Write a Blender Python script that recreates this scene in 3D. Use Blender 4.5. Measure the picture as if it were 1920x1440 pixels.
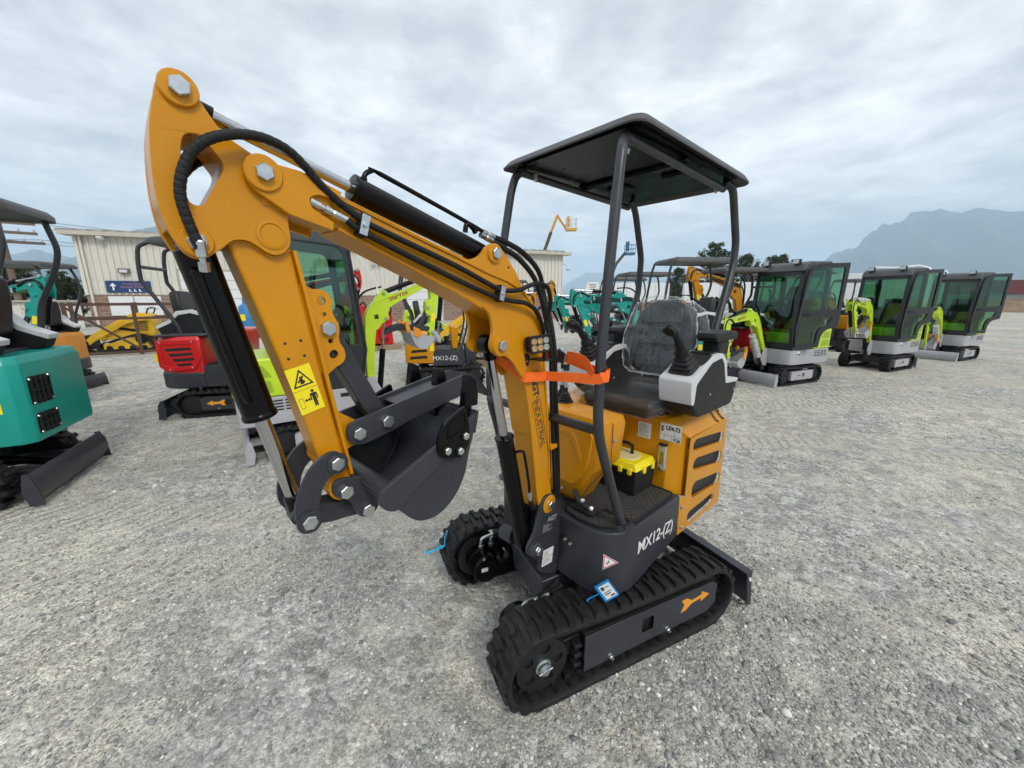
import bpy, bmesh, math, random
import numpy as np
from mathutils import Vector, Matrix
from mathutils.geometry import tessellate_polygon
random.seed(7); np.random.seed(7)
R = math.radians
sc = bpy.context.scene
for o in list(bpy.data.objects): bpy.data.objects.remove(o)
COL = sc.collection

# ------------------------------------------------------------------ camera, sky, sun, exposure
cam_d = bpy.data.cameras.new('camera'); cam = bpy.data.objects.new('camera', cam_d); COL.objects.link(cam)
cam_d.sensor_fit = 'HORIZONTAL'; cam_d.sensor_width = 36.0; cam_d.lens = 36.0*720.3/1920
cam_d.clip_start = .02; cam_d.clip_end = 60000
cam.location = (0, 0, 1.556); cam.rotation_euler = (R(90-12.54), 0, 0)
sc.camera = cam
sc.view_settings.view_transform = 'Standard'; sc.view_settings.look = 'None'
sc.view_settings.gamma = 1; sc.view_settings.exposure = 0.48
sc.cycles.use_denoising = True; sc.cycles.use_adaptive_sampling = True; sc.cycles.adaptive_threshold = .022; sc.cycles.adaptive_min_samples = 16
sc.cycles.max_bounces = 5; sc.cycles.diffuse_bounces = 3; sc.cycles.glossy_bounces = 3; sc.cycles.transparent_max_bounces = 10
sc.cycles.volume_bounces = 2
SUN_EL, SUN_AZ = R(44), R(152)          # azimuth measured from +Y towards +X: behind the camera, to the right
world = bpy.data.worlds.new('World'); sc.world = world; world.use_nodes = True
def build_world():
    nt = world.node_tree; nt.nodes.clear(); N = nt.nodes.new; L = nt.links.new
    out = N('ShaderNodeOutputWorld'); bg = N('ShaderNodeBackground'); L(bg.outputs[0], out.inputs[0])
    sky = N('ShaderNodeTexSky'); sky.sky_type = 'NISHITA'; sky.sun_disc = False
    sky.sun_elevation = SUN_EL; sky.sun_rotation = SUN_AZ; sky.air_density = 1.2; sky.dust_density = 1.5
    tc = N('ShaderNodeTexCoord'); sep = N('ShaderNodeSeparateXYZ'); L(tc.outputs['Generated'], sep.inputs[0])
    def math_(op, a, b=None, clamp=False):
        m = N('ShaderNodeMath'); m.operation = op; m.use_clamp = clamp
        for i, v in enumerate((a, b)):
            if v is None: continue
            if isinstance(v, (int, float)): m.inputs[i].default_value = v
            else: L(v, m.inputs[i])
        return m.outputs[0]
    z = math_('MAXIMUM', sep.outputs[2], 0.0); zz = math_('ADD', z, 0.11)
    cmb = N('ShaderNodeCombineXYZ')
    L(math_('DIVIDE', sep.outputs[0], zz), cmb.inputs[0]); L(math_('DIVIDE', sep.outputs[1], zz), cmb.inputs[1])
    cmb.inputs[2].default_value = 2.7
    def noise(scale, detail, rough, dist, lac=2.0):
        n = N('ShaderNodeTexNoise'); n.inputs['Scale'].default_value = scale; n.inputs['Detail'].default_value = detail
        n.inputs['Roughness'].default_value = rough; n.inputs['Distortion'].default_value = dist
        L(cmb.outputs[0], n.inputs['Vector']); return n.outputs[0]
    big = noise(.5, 3, .5, .3); med = noise(1.9, 6, .58, .35); fine = noise(6.0, 5, .6, .2)
    v = math_('ADD', math_('MULTIPLY', big, .34), math_('ADD', math_('MULTIPLY', med, .46), math_('MULTIPLY', fine, .20)))
    ramp = N('ShaderNodeValToRGB'); L(v, ramp.inputs[0]); e = ramp.color_ramp.elements
    e[0].position = .40; e[0].color = (.415, .435, .455, 1)
    e[1].position = .62; e[1].color = (.86, .86, .86, 1)
    a = e.new(.47); a.color = (.535, .55, .565, 1); b = e.new(.54); b.color = (.69, .695, .70, 1)
    # an overcast sky is brighter overhead (CIE overcast law, softened)
    up = math_('ADD', math_('MULTIPLY', z, .60), .92)
    mul = N('ShaderNodeVectorMath'); mul.operation = 'SCALE'; L(ramp.outputs[0], mul.inputs[0]); L(up, mul.inputs['Scale'])
    sk = N('ShaderNodeVectorMath'); sk.operation = 'SCALE'; L(sky.outputs[0], sk.inputs[0]); sk.inputs['Scale'].default_value = .08
    mix = N('ShaderNodeMix'); mix.data_type = 'RGBA'; mix.inputs['Factor'].default_value = .93
    L(sk.outputs[0], mix.inputs['A']); L(mul.outputs[0], mix.inputs['B'])
    L(mix.outputs['Result'], bg.inputs[0]); bg.inputs[1].default_value = 1.0
build_world()
sun_d = bpy.data.lights.new('sun', 'SUN'); sun = bpy.data.objects.new('sun', sun_d); COL.objects.link(sun)
sun_d.energy = 1.5; sun_d.angle = R(14); sun_d.color = (1, .945, .865)
sdir = Vector((math.sin(SUN_AZ)*math.cos(SUN_EL), math.cos(SUN_AZ)*math.cos(SUN_EL), math.sin(SUN_EL)))
sun.rotation_euler = sdir.to_track_quat('Z', 'Y').to_euler(); sun.location = sdir*30

# ------------------------------------------------------------------ materials
MATS = {}
def _nodes(name):
    m = bpy.data.materials.new(name); m.use_nodes = True; nt = m.node_tree
    b = nt.nodes['Principled BSDF']; return m, nt, b
def srgb(r, g, b):
    f = lambda c: ((c/255+.055)/1.055)**2.4 if c/255 > .04045 else c/255/12.92
    return (f(r), f(g), f(b), 1)
def mat(name, col, rough=.4, metal=0.0, coat=0.0, var=.08, vscale=6.0, bump=0.0, bscale=300.0, spec=.5, dirt=0.0, dirtcol=(.36,.34,.30,1), trans=0.0, alpha=1.0, coords='Object', sheen=0.0):
    if name in MATS: return MATS[name]
    m, nt, b = _nodes(name); N = nt.nodes.new; L = nt.links.new
    tc = N('ShaderNodeTexCoord'); vec = tc.outputs[coords]
    n1 = N('ShaderNodeTexNoise'); n1.inputs['Scale'].default_value = vscale; n1.inputs['Detail'].default_value = 5; L(vec, n1.inputs['Vector'])
    mr = N('ShaderNodeMapRange'); L(n1.outputs[0], mr.inputs[0]); mr.inputs[1].default_value = .25; mr.inputs[2].default_value = .75
    mr.inputs[3].default_value = 1-var; mr.inputs[4].default_value = 1+var
    sc_ = N('ShaderNodeVectorMath'); sc_.operation = 'SCALE'; sc_.inputs[0].default_value = col[:3]; L(mr.outputs[0], sc_.inputs['Scale'])
    cur = sc_.outputs[0]
    if dirt > 0:
        n2 = N('ShaderNodeTexNoise'); n2.inputs['Scale'].default_value = vscale*2.3; n2.inputs['Detail'].default_value = 8; n2.inputs['Roughness'].default_value = .7; L(vec, n2.inputs['Vector'])
        m2 = N('ShaderNodeMapRange'); L(n2.outputs[0], m2.inputs[0]); m2.inputs[1].default_value = .42; m2.inputs[2].default_value = .8; m2.inputs[3].default_value = 0; m2.inputs[4].default_value = dirt
        mx = N('ShaderNodeMix'); mx.data_type = 'RGBA'; L(m2.outputs[0], mx.inputs['Factor']); L(cur, mx.inputs['A']); mx.inputs['B'].default_value = dirtcol
        cur = mx.outputs['Result']
    L(cur, b.inputs['Base Color'])
    mr2 = N('ShaderNodeMapRange'); L(n1.outputs[0], mr2.inputs[0]); mr2.inputs[3].default_value = max(0, rough-.07); mr2.inputs[4].default_value = min(1, rough+.09)
    L(mr2.outputs[0], b.inputs['Roughness'])
    b.inputs['Metallic'].default_value = metal; b.inputs['Coat Weight'].default_value = coat; b.inputs['Coat Roughness'].default_value = .12
    b.inputs['Specular IOR Level'].default_value = spec
    b.inputs['Transmission Weight'].default_value = trans; b.inputs['Alpha'].default_value = alpha
    if bump > 0:
        n3 = N('ShaderNodeTexNoise'); n3.inputs['Scale'].default_value = bscale; n3.inputs['Detail'].default_value = 3; L(vec, n3.inputs['Vector'])
        bp = N('ShaderNodeBump'); bp.inputs['Strength'].default_value = bump; bp.inputs['Distance'].default_value = .002; L(n3.outputs[0], bp.inputs['Height']); L(bp.outputs[0], b.inputs['Normal'])
    MATS[name] = m; return m
ORANGE = mat('orange_paint', (.60, .245, .0015, 1), .36, coat=.22, var=.09, vscale=5, bump=.16, bscale=380, dirt=.10, dirtcol=(.5,.30,.06,1), spec=.28)
SLATE = mat('slate_paint', (.032, .034, .043, 1), .40, coat=.05, var=.14, vscale=6, bump=.12, bscale=400, dirt=.20, dirtcol=(.075,.072,.072,1), spec=.4)
BLACK = mat('black_gloss_paint', (.003, .003, .0034, 1), .18, var=.15, bump=.04, bscale=200, spec=.22)
SATIN = mat('black_satin_plastic', (.013, .013, .014, 1), .5, var=.15, bump=.25, bscale=900, dirt=.10, dirtcol=(.05,.05,.047,1), spec=.28)
POST = mat('dark_grey_post_paint', (.030, .032, .038, 1), .36, var=.1, bump=.15, bscale=500, dirt=.12, dirtcol=(.12,.12,.12,1))
RUBBER = mat('track_rubber', (.010, .010, .011, 1), .5, var=.25, vscale=14, bump=.5, bscale=160, dirt=.25, dirtcol=(.085,.08,.074,1), spec=.32)
HOSE = mat('hose_rubber', (.009, .009, .0095, 1), .5, var=.15, bump=.4, bscale=700, spec=.3)
ZINC = mat('zinc_plated_steel', (.56, .59, .60, 1), .30, metal=1.0, var=.15, vscale=60, bump=.15, bscale=500)
CHROME = mat('chromed_rod', (.46, .46, .48, 1), .07, metal=1.0, var=.03)
STEEL = mat('dark_cast_steel', (.012, .012, .013, 1), .5, var=.25, vscale=20, bump=.4, bscale=200, spec=.35)
LIGHTGREY = mat('light_grey_plastic', (.60, .61, .62, 1), .42, var=.03, bump=.1, bscale=500)
YELLOW = mat('yellow_plastic', (.86, .70, .012, 1), .38, var=.04)
STICKER = mat('yellow_sticker', (.90, .73, .012, 1), .45, var=.02)
INK = mat('black_print', (.015, .015, .016, 1), .5, var=.05)
INKGREY = mat('dark_grey_print', (.045, .04, .035, 1), .5, var=.05)
WHITE = mat('white_print', (.80, .80, .79, 1), .45, var=.03)
PAPER = mat('white_paper_label', (.76, .76, .74, 1), .6, var=.05, vscale=40)
ORANGEPRINT = mat('orange_print', (.80, .32, .03, 1), .5, var=.04)
REDPRINT = mat('red_print', (.55, .03, .04, 1), .5, var=.04)
STRAP = mat('orange_webbing', (1.0, .185, .035, 1), .85, spec=.1, var=.08, vscale=40, bump=.6, bscale=500)
BLUETAG = mat('blue_plastic_tag', (.0, .24, .62, 1), .4, var=.05)
LIME = mat('lime_paint', (.50, .69, .02, 1), .36, coat=.2, var=.06, bump=.08)
GREY = mat('light_grey_paint', (.40, .40, .42, 1), .42, var=.07, bump=.1, dirt=.12, dirtcol=(.25,.24,.23,1))
TEAL = mat('teal_paint', (.0, .29, .235, 1), .34, coat=.1, var=.06, bump=.06)
RED = mat('red_paint', (.58, .012, .014, 1), .30, coat=.3, var=.06, bump=.05)
MACHYEL = mat('loader_yellow_paint', (.78, .46, .006, 1), .38, coat=.1, var=.07, dirt=.1)
WORN_ORANGE = mat('worn_orange_paint', (.60, .23, .02, 1), .45, var=.12, vscale=9, dirt=.25, dirtcol=(.3,.2,.1,1))
BROWNSTEEL = mat('rusty_brown_steel', (.085, .045, .03, 1), .7, var=.25, vscale=12, bump=.3)
ALU = mat('bare_aluminium', (.55, .55, .55, 1), .45, metal=.6, var=.1)

# ------------------------------------------------------------------ mesh helpers
WM = {}
def tag(o, label=None, cat=None, group=None, kind=None):
    if label: o['label'] = label
    if cat: o['category'] = cat
    if group: o['group'] = group
    if kind: o['kind'] = kind
    return o
def thing(name, label, cat, loc=(0,0,0), rz=0.0, group=None):
    o = bpy.data.objects.new(name, None); COL.objects.link(o); o.location = loc; o.rotation_euler = (0, 0, rz)
    o.empty_display_size = .1
    return tag(o, label, cat, group)
def mesh_of(bm, smooth=38):
    me = bpy.data.meshes.new('m'); bmesh.ops.recalc_face_normals(bm, faces=bm.faces[:]); bm.to_mesh(me); bm.free()
    if smooth:
        me.polygons.foreach_set('use_smooth', [True]*len(me.polygons)); me.set_sharp_from_angle(angle=R(smooth))
    return me
def put(name, bm, m, parent=None, frame=None, bevel=0.0, seg=2, smooth=38, recalc=True):
    if frame is not None: bm.transform(frame)
    if m is MATS.get('zinc_plated_steel') and smooth == 38: smooth = 16
    me = mesh_of(bm, smooth); me.name = name
    for mm in (m if isinstance(m, (list, tuple)) else [m]): me.materials.append(mm)
    o = bpy.data.objects.new(name, me); COL.objects.link(o)
    if parent is not None: o.parent = parent
    if bevel > 0:
        b = o.modifiers.new('bevel', 'BEVEL'); b.width = bevel; b.segments = seg; b.limit_method = 'ANGLE'; b.angle_limit = R(40)
    return o
def nb(): return bmesh.new()
def box(bm, x0, x1, y0, y1, z0, z1, M=None, taper=None):
    v = []
    for z in (z0, z1):
        for x, y in ((x0, y0), (x1, y0), (x1, y1), (x0, y1)):
            if taper and z == z1:
                x = (x0+x1)/2+(x-(x0+x1)/2)*taper[0]; y = (y0+y1)/2+(y-(y0+y1)/2)*taper[1]
            p = Vector((x, y, z)); v.append(bm.verts.new(M @ p if M else p))
    for f in ((3,2,1,0), (4,5,6,7), (0,1,5,4), (1,2,6,5), (2,3,7,6), (3,0,4,7)): bm.faces.new([v[i] for i in f])
    return bm
def prism(bm, outl, a0, a1, plane='xz', holes=(), M=None):
    """outline extruded from a0 to a1 along the axis normal to the plane"""
    def P(p, a):
        if plane == 'xz': q = Vector((p[0], a, p[1]))
        elif plane == 'xy': q = Vector((p[0], p[1], a))
        else: q = Vector((a, p[0], p[1]))
        return M @ q if M else q
    loops = [list(outl)]+[list(h) for h in holes]
    va = [[bm.verts.new(P(p, a0)) for p in l] for l in loops]; vb = [[bm.verts.new(P(p, a1)) for p in l] for l in loops]
    for A, B in zip(va, vb):
        n = len(A)
        for i in range(n): bm.faces.new((A[i], A[(i+1) % n], B[(i+1) % n], B[i]))
    if not holes:
        bm.faces.new(list(reversed(va[0]))); bm.faces.new(vb[0])
    else:
        fa = [v for l in va for v in l]; fb = [v for l in vb for v in l]
        for t in tessellate_polygon([[Vector((p[0], p[1], 0)) for p in l] for l in loops]):
            try: bm.faces.new([fa[i] for i in t]); bm.faces.new([fb[i] for i in t])
            except ValueError: pass
    return bm
def circ(cx, cy, r, n=20, a0=0.0): return [(cx+r*math.cos(a0+2*math.pi*i/n), cy+r*math.sin(a0+2*math.pi*i/n)) for i in range(n)]
def rrect(x0, x1, y0, y1, r, n=4):
    o = []
    for cx, cy, a in ((x1-r, y0+r, -90), (x1-r, y1-r, 0), (x0+r, y1-r, 90), (x0+r, y0+r, 180)):
        o += [(cx+r*math.cos(R(a+90*i/n)), cy+r*math.sin(R(a+90*i/n))) for i in range(n+1)]
    return o
def roundpoly(pts, r, n=4):
    """round the corners of a closed polygon; r a number or a list"""
    o = []; k = len(pts)
    for i in range(k):
        p, a, b = Vector(pts[i]), Vector(pts[i-1]), Vector(pts[(i+1) % k]); rr = r[i] if isinstance(r, (list, tuple)) else r
        if rr <= 0: o.append(tuple(p)); continue
        u, w = (a-p), (b-p); l = min(rr, u.length*.45, w.length*.45); s, e = p+u.normalized()*l, p+w.normalized()*l
        for j in range(n+1):
            t = j/n; q = s*(1-t)**2+p*2*t*(1-t)+e*t*t; o.append(tuple(q))
    return o
def smoothpoly(pts, sub=3, closed=True):
    """Catmull-Rom through the points"""
    k = len(pts); o = []
    V = [Vector(p) for p in pts]
    rng = range(k) if closed else range(k-1)
    for i in rng:
        if closed: p0, p1, p2, p3 = V[i-1], V[i], V[(i+1) % k], V[(i+2) % k]
        else: p0, p1, p2, p3 = V[max(i-1,0)], V[i], V[i+1], V[min(i+2,k-1)]
        for j in range(sub):
            t = j/sub
            o.append(tuple(.5*((2*p1)+(p2-p0)*t+(2*p0-5*p1+4*p2-p3)*t*t+(3*p1-p0-3*p2+p3)*t**3)))
    if not closed: o.append(tuple(V[-1]))
    return o
def tube(bm, pts, r, seg=10, smooth=0, caps=True, M=None, flat=None):
    """swept tube; r a number or list; flat=(a,b) makes a strap of that cross-section"""
    if smooth: 
        rl = r if isinstance(r, (list, tuple)) else None
        pts = smoothpoly(pts, smooth, False)
        if rl: r = [rl[min(int(i/smooth), len(rl)-1)] for i in range(len(pts))]
    P = [Vector(p) for p in pts]
    if M: P = [M @ p for p in P]
    n = len(P); up = None; rings = []
    for i in range(n):
        t = ((P[min(i+1,n-1)]-P[i]).normalized()+(P[i]-P[max(i-1,0)]).normalized())
        t = t.normalized() if t.length > 1e-9 else Vector((0,0,1))
        if up is None:
            up = Vector((0,0,1)) if abs(t.z) < .9 else Vector((1,0,0))
        up = (up-t*up.dot(t))
        up = up.normalized() if up.length > 1e-6 else t.orthogonal().normalized()
        s = t.cross(up); rr = r[i] if isinstance(r, (list, tuple)) else r
        rings.append([bm.verts.new(P[i]+(up*math.cos(2*math.pi*j/seg)+s*math.sin(2*math.pi*j/seg))*rr) for j in range(seg)])
    for a, b in zip(rings, rings[1:]):
        for j in range(seg): bm.faces.new((a[j], a[(j+1) % seg], b[(j+1) % seg], b[j]))
    if caps: bm.faces.new(list(reversed(rings[0]))); bm.faces.new(rings[-1])
    return bm
def bends(pts, r, n=4):
    P = [Vector(p) for p in pts]; o = [P[0]]
    for i in range(1, len(P)-1):
        a, b = (P[i-1]-P[i]), (P[i+1]-P[i]); l = min(r, a.length*.45, b.length*.45); s, e = P[i]+a.normalized()*l, P[i]+b.normalized()*l
        for j in range(n+1): t = j/n; o.append(s*(1-t)**2+P[i]*2*t*(1-t)+e*t*t)
    return o+[P[-1]]
def cyl(bm, p, q, r, seg=24, r2=None): return tube(bm, [p, q], [r, r if r2 is None else r2], seg)
def lathe(bm, prof, p, axis, seg=24):
    """profile [(radius, height)] turned about axis at p"""
    z = Vector(axis).normalized(); x = z.orthogonal().normalized(); y = z.cross(x); p = Vector(p); rings = []
    for r, h in prof:
        rings.append([bm.verts.new(p+z*h+(x*math.cos(2*math.pi*j/seg)+y*math.sin(2*math.pi*j/seg))*max(r, 1e-5)) for j in range(seg)])
    for a, b in zip(rings, rings[1:]):
        for j in range(seg): bm.faces.new((a[j], a[(j+1) % seg], b[(j+1) % seg], b[j]))
    bm.faces.new(list(reversed(rings[0]))); bm.faces.new(rings[-1]); return bm
def bolt(bm, p, axis, af=.036, h=.014, washer=True, ang=.2):
    z = Vector(axis).normalized(); x = z.orthogonal().normalized(); y = z.cross(x); p = Vector(p)
    c = af/2/math.cos(math.pi/6)
    if washer: lathe(bm, [(c*1.12, 0), (c*1.12, h*.12)], p, z, 20); p = p+z*h*.12
    rings = []
    for k, hh in ((c, 0), (c, h*.86), (c*.88, h)):
        rings.append([bm.verts.new(p+z*hh+(x*math.cos(ang+math.pi/3*j)+y*math.sin(ang+math.pi/3*j))*k) for j in range(6)])
    for a, b in zip(rings, rings[1:]):
        for j in range(6): bm.faces.new((a[j], a[(j+1) % 6], b[(j+1) % 6], b[j]))
    bm.faces.new(rings[-1]); return bm
def text_bm(txt, size, M, depth=.0006, align='LEFT', shear=0.0, bold=0.0, spacing=1.0):
    c = bpy.data.curves.new('t', 'FONT'); c.body = txt; c.size = size; c.extrude = depth; c.align_x = align; c.shear = shear; c.offset = bold; c.space_character = spacing; c.resolution_u = 3
    o = bpy.data.objects.new('t', c); COL.objects.link(o); dg = bpy.context.evaluated_depsgraph_get()
    me = bpy.data.meshes.new_from_object(o.evaluated_get(dg)); bpy.data.objects.remove(o); bpy.data.curves.remove(c)
    bm = nb(); bm.from_mesh(me); bpy.data.meshes.remove(me); bm.transform(M); return bm
def frame_from(o, x, y):
    """matrix with origin o, x axis along x, y roughly along y"""
    x = Vector(x).normalized(); z = x.cross(Vector(y)).normalized(); y = z.cross(x)
    M = Matrix((x, y, z)).transposed().to_4x4(); M.translation = Vector(o); return M
def decal(name, outl, M, m, parent, th=.0008, z0=.0004, holes=()):
    return put(name, prism(nb(), outl, z0, z0+th, 'xy', holes), m, parent, M, smooth=0)
def link_copy(o, parent):
    c = o.copy(); COL.objects.link(c); c.parent = parent; return c

# ------------------------------------------------------------------ crawler track (shared by all the excavators)
def track_path(fx, rx, rf, rr, zf, zr, n=14):
    """outer loop of the belt in (x,z): front wheel centre fx, rear rx"""
    o = []
    for i in range(n+1): a = R(-90+180*i/n); o.append((fx+rf*math.cos(a), zf+rf*math.sin(a)))
    k = 8
    for i in range(1, k): t = i/k; o.append((fx+(rx-fx)*t, (zf+rf)*(1-t)+(zr+rr)*t-.012*math.sin(math.pi*t)))
    for i in range(n+1): a = R(90+180*i/n); o.append((rx+rr*math.cos(a), zr+rr*math.sin(a)))
    for i in range(1, k): t = i/k; o.append((rx+(fx-rx)*t, (zr-rr)*(1-t)+(zf-rf)*t))
    return o
def track_bm(path, y0, y1, th=.028, pitch=37, lug=.022, seed=0, fine=True):
    bm = nb(); n = len(path); P = [Vector((p[0], 0, p[1])) for p in path]; c = sum(P, Vector())/n
    nor = []
    for i in range(n):
        t = (P[(i+1) % n]-P[i-1]).normalized(); q = Vector((t.z, 0, -t.x)); nor.append(q if q.dot(P[i]-c) > 0 or True else -q)
    if nor[0].dot(P[0]-c) < 0: nor = [-q for q in nor]
    e = .012
    prof = [(y0+e, 0), (y0, -.006), (y0, -th+.006), (y0+e, -th), (y1-e, -th), (y1, -th+.006), (y1, -.006), (y1-e, 0)]
    rings = [[bm.verts.new(P[i]+nor[i]*h+Vector((0, y, 0))) for y, h in prof] for i in range(n)]
    for i in range(n):
        a, b = rings[i], rings[(i+1) % n]
        for j in range(len(prof)): bm.faces.new((a[j], a[(j+1) % len(prof)], b[(j+1) % len(prof)], b[j]))
    # tread blocks, staggered left and right, each with a swept-back wing
    L = [0]
    for i in range(n): L.append(L[-1]+(P[(i+1) % n]-P[i]).length)
    tot = L[-1]
    def at(s):
        s %= tot
        for i in range(n):
            if L[i+1] >= s:
                t = (s-L[i])/(L[i+1]-L[i]); p = P[i].lerp(P[(i+1) % n], t); q = nor[i].lerp(nor[(i+1) % n], t).normalized()
                return p, q
    w = y1-y0; ym = (y0+y1)/2; pt = tot/pitch
    for k in range(pitch):
        for side in (0, 1):
            s0 = (k+.5*side)*pt
            yo, yi = (y0+.002, ym+w*.06) if side == 0 else (y1-.002, ym-w*.06)
            # outline of the block in (s, y): wide at the edge, narrow to the centre, bent
            prof2 = [(-.30*pt, yo), (.18*pt, yo), (.30*pt, yo+(yi-yo)*.5), (.24*pt, yi), (-.14*pt, yi), (-.10*pt, yo+(yi-yo)*.5)]
            lo, hi = [], []
            for ds, y in prof2:
                p, q = at(s0+ds); lo.append(bm.verts.new(p+Vector((0, y, 0))-q*.003))
            cs = sum(d for d, _ in prof2)/6; cyy = sum(y for _, y in prof2)/6
            for ds, y in prof2:
                p, q = at(s0+cs+(ds-cs)*.72); hi.append(bm.verts.new(p+Vector((0, cyy+(y-cyy)*.90, 0))+q*lug))
            for j in range(6): bm.faces.new((lo[j], lo[(j+1) % 6], hi[(j+1) % 6], hi[j]))
            bm.faces.new(hi)
    if fine:   # guide lugs inside
        for k in range(pitch):
            p, q = at(k*pt); t = Vector((q.z, 0, -q.x))
            M = Matrix((t, Vector((0,1,0)), -q)).transposed().to_4x4(); M.translation = p-q*th
            for yy in (ym-.03, ym+.03): box(bm, -.013, .013, yy-.011, yy+.011, -.002, .022, M, (.6, .7))
            box(bm, -.010, .010, y0+.02, y1-.02, -.001, .004, M)
    return bm
# ------------------------------------------------------------------ the ground
def build_ground():
    m, nt, b = _nodes('compacted_gravel'); N = nt.nodes.new; L = nt.links.new
    geo = N('ShaderNodeNewGeometry'); pos = geo.outputs['Position']
    def noise(s, d, r, dist=0.0):
        n = N('ShaderNodeTexNoise'); n.inputs['Scale'].default_value = s; n.inputs['Detail'].default_value = d; n.inputs['Roughness'].default_value = r; n.inputs['Distortion'].default_value = dist
        L(pos, n.inputs['Vector']); return n.outputs[0]
    def vor(s, out='Color', f='F1'):
        n = N('ShaderNodeTexVoronoi'); n.inputs['Scale'].default_value = s; n.feature = f; L(pos, n.inputs['Vector']); return n.outputs[out]
    def mp(v, a, b_, c, d):
        n = N('ShaderNodeMapRange'); n.inputs[1].default_value = a; n.inputs[2].default_value = b_; n.inputs[3].default_value = c; n.inputs[4].default_value = d; L(v, n.inputs[0]); return n.outputs[0]
    def ramp(v, els):
        n = N('ShaderNodeValToRGB'); L(v, n.inputs[0]); e = n.color_ramp.elements
        e[0].position, e[0].color = els[0]; e[1].position, e[1].color = els[-1]
        for p, c in els[1:-1]: q = e.new(p); q.color = c
        return n.outputs[0]
    def mix(f, a, b_, t='MIX'):
        n = N('ShaderNodeMix'); n.data_type = 'RGBA'; n.blend_type = t
        if isinstance(f, float): n.inputs['Factor'].default_value = f
        else: L(f, n.inputs['Factor'])
        for k, v in (('A', a), ('B', b_)):
            if isinstance(v, tuple): n.inputs[k].default_value = v
            else: L(v, n.inputs[k])
        return n.outputs['Result']
    sep = N('ShaderNodeSeparateColor'); L(vor(75), sep.inputs[0])
    sep2 = N('ShaderNodeSeparateColor'); L(vor(190), sep2.inputs[0])
    sep3 = N('ShaderNodeSeparateColor'); L(vor(30), sep3.inputs[0])
    grains = ramp(sep.outputs[0], [(0, (.085,.092,.092,1)), (.35, (.20,.207,.20,1)), (.75, (.36,.356,.333,1)), (1, (.70,.69,.63,1))])
    grains2 = ramp(sep2.outputs[1], [(0, (.11,.115,.112,1)), (.5, (.27,.27,.25,1)), (1, (.58,.57,.51,1))])
    grains3 = ramp(sep3.outputs[0], [(0, (.12,.128,.128,1)), (.5, (.27,.27,.255,1)), (1, (.52,.51,.465,1))])
    stone = mix(.45, grains, grains2); stone = mix(.35, stone, grains3)
    fines = ramp(noise(140, 6, .75), [(.25, (.28,.26,.218,1)), (.5, (.385,.36,.307,1)), (.75, (.48,.45,.388,1))])
    sepf = N('ShaderNodeSeparateColor'); L(vor(130), sepf.inputs[0]); sf = N('ShaderNodeVectorMath'); sf.operation = 'SCALE'; L(fines, sf.inputs[0]); L(mp(sepf.outputs[0], 0, 1, .60, 1.42), sf.inputs['Scale']); fines = sf.outputs[0]
    patch = noise(.5, 7, .6, .6); patch2 = noise(3.1, 5, .6, .4); tracks_ = noise(.35, 3, .5, .2)
    dust = N('ShaderNodeMath'); dust.operation = 'ADD'; L(mp(patch, .42, .58, .05, .85), dust.inputs[0]); L(mp(patch2, .4, .66, -.3, .5), dust.inputs[1]); dust.use_clamp = True
    col = mix(dust.outputs[0], stone, fines)
    tan = mp(noise(1.9, 5, .65, .8), .66, .78, 0, .45)
    col = mix(tan, col, (.42,.375,.275,1))
    sepm = N('ShaderNodeSeparateColor'); L(vor(11), sepm.inputs[0]); mott = mp(sepm.outputs[0], 0, 1, .80, 1.22)
    s0 = N('ShaderNodeVectorMath'); s0.operation = 'SCALE'; L(col, s0.inputs[0]); L(mott, s0.inputs['Scale']); col = s0.outputs[0]
    mott2 = mp(noise(22, 6, .75), .3, .7, .72, 1.28); s1 = N('ShaderNodeVectorMath'); s1.operation = 'SCALE'; L(col, s1.inputs[0]); L(mott2, s1.inputs['Scale']); col = s1.outputs[0]
    # tyre and crawler lanes: long streaks of compacted pale fines
    mpn = N('ShaderNodeMapping'); mpn.inputs['Rotation'].default_value = (0, 0, R(-38)); mpn.inputs['Scale'].default_value = (.16, 1.35, 1); L(pos, mpn.inputs[0])
    ln = N('ShaderNodeTexNoise'); ln.inputs['Scale'].default_value = 1.0; ln.inputs['Detail'].default_value = 4; ln.inputs['Distortion'].default_value = .5; L(mpn.outputs[0], ln.inputs['Vector'])
    lane = mp(ln.outputs[0], .51, .63, 0, .72); col = mix(lane, col, fines)
    shade = mp(tracks_, .3, .7, 1.10, 1.34)
    s2 = N('ShaderNodeVectorMath'); s2.operation = 'SCALE'; L(col, s2.inputs[0]); L(shade, s2.inputs['Scale'])
    L(s2.outputs[0], b.inputs['Base Color']); b.inputs['Roughness'].default_value = .93; b.inputs['Specular IOR Level'].default_value = .2
    # relief: grains, fine grit, soft ruts
    h1 = vor(75, 'Distance'); h2 = vor(190, 'Distance'); h3 = vor(30, 'Distance')
    def addm(*vs):
        cur = None
        for v, k in vs:
            n = N('ShaderNodeMath'); n.operation = 'MULTIPLY'; L(v, n.inputs[0]); n.inputs[1].default_value = k
            if cur is None: cur = n.outputs[0]
            else:
                a = N('ShaderNodeMath'); a.operation = 'ADD'; L(cur, a.inputs[0]); L(n.outputs[0], a.inputs[1]); cur = a.outputs[0]
        return cur
    lw = N('ShaderNodeTexWave'); lw.inputs['Scale'].default_value = 3.2; lw.inputs['Distortion'].default_value = 6; lw.inputs['Detail'].default_value = 3; lw.inputs['Detail Scale'].default_value = 1.5; lw.bands_direction = 'X'; mpw = N('ShaderNodeMapping'); mpw.inputs['Rotation'].default_value = (0, 0, R(20)); L(pos, mpw.inputs[0]); L(mpw.outputs[0], lw.inputs[0])
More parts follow.
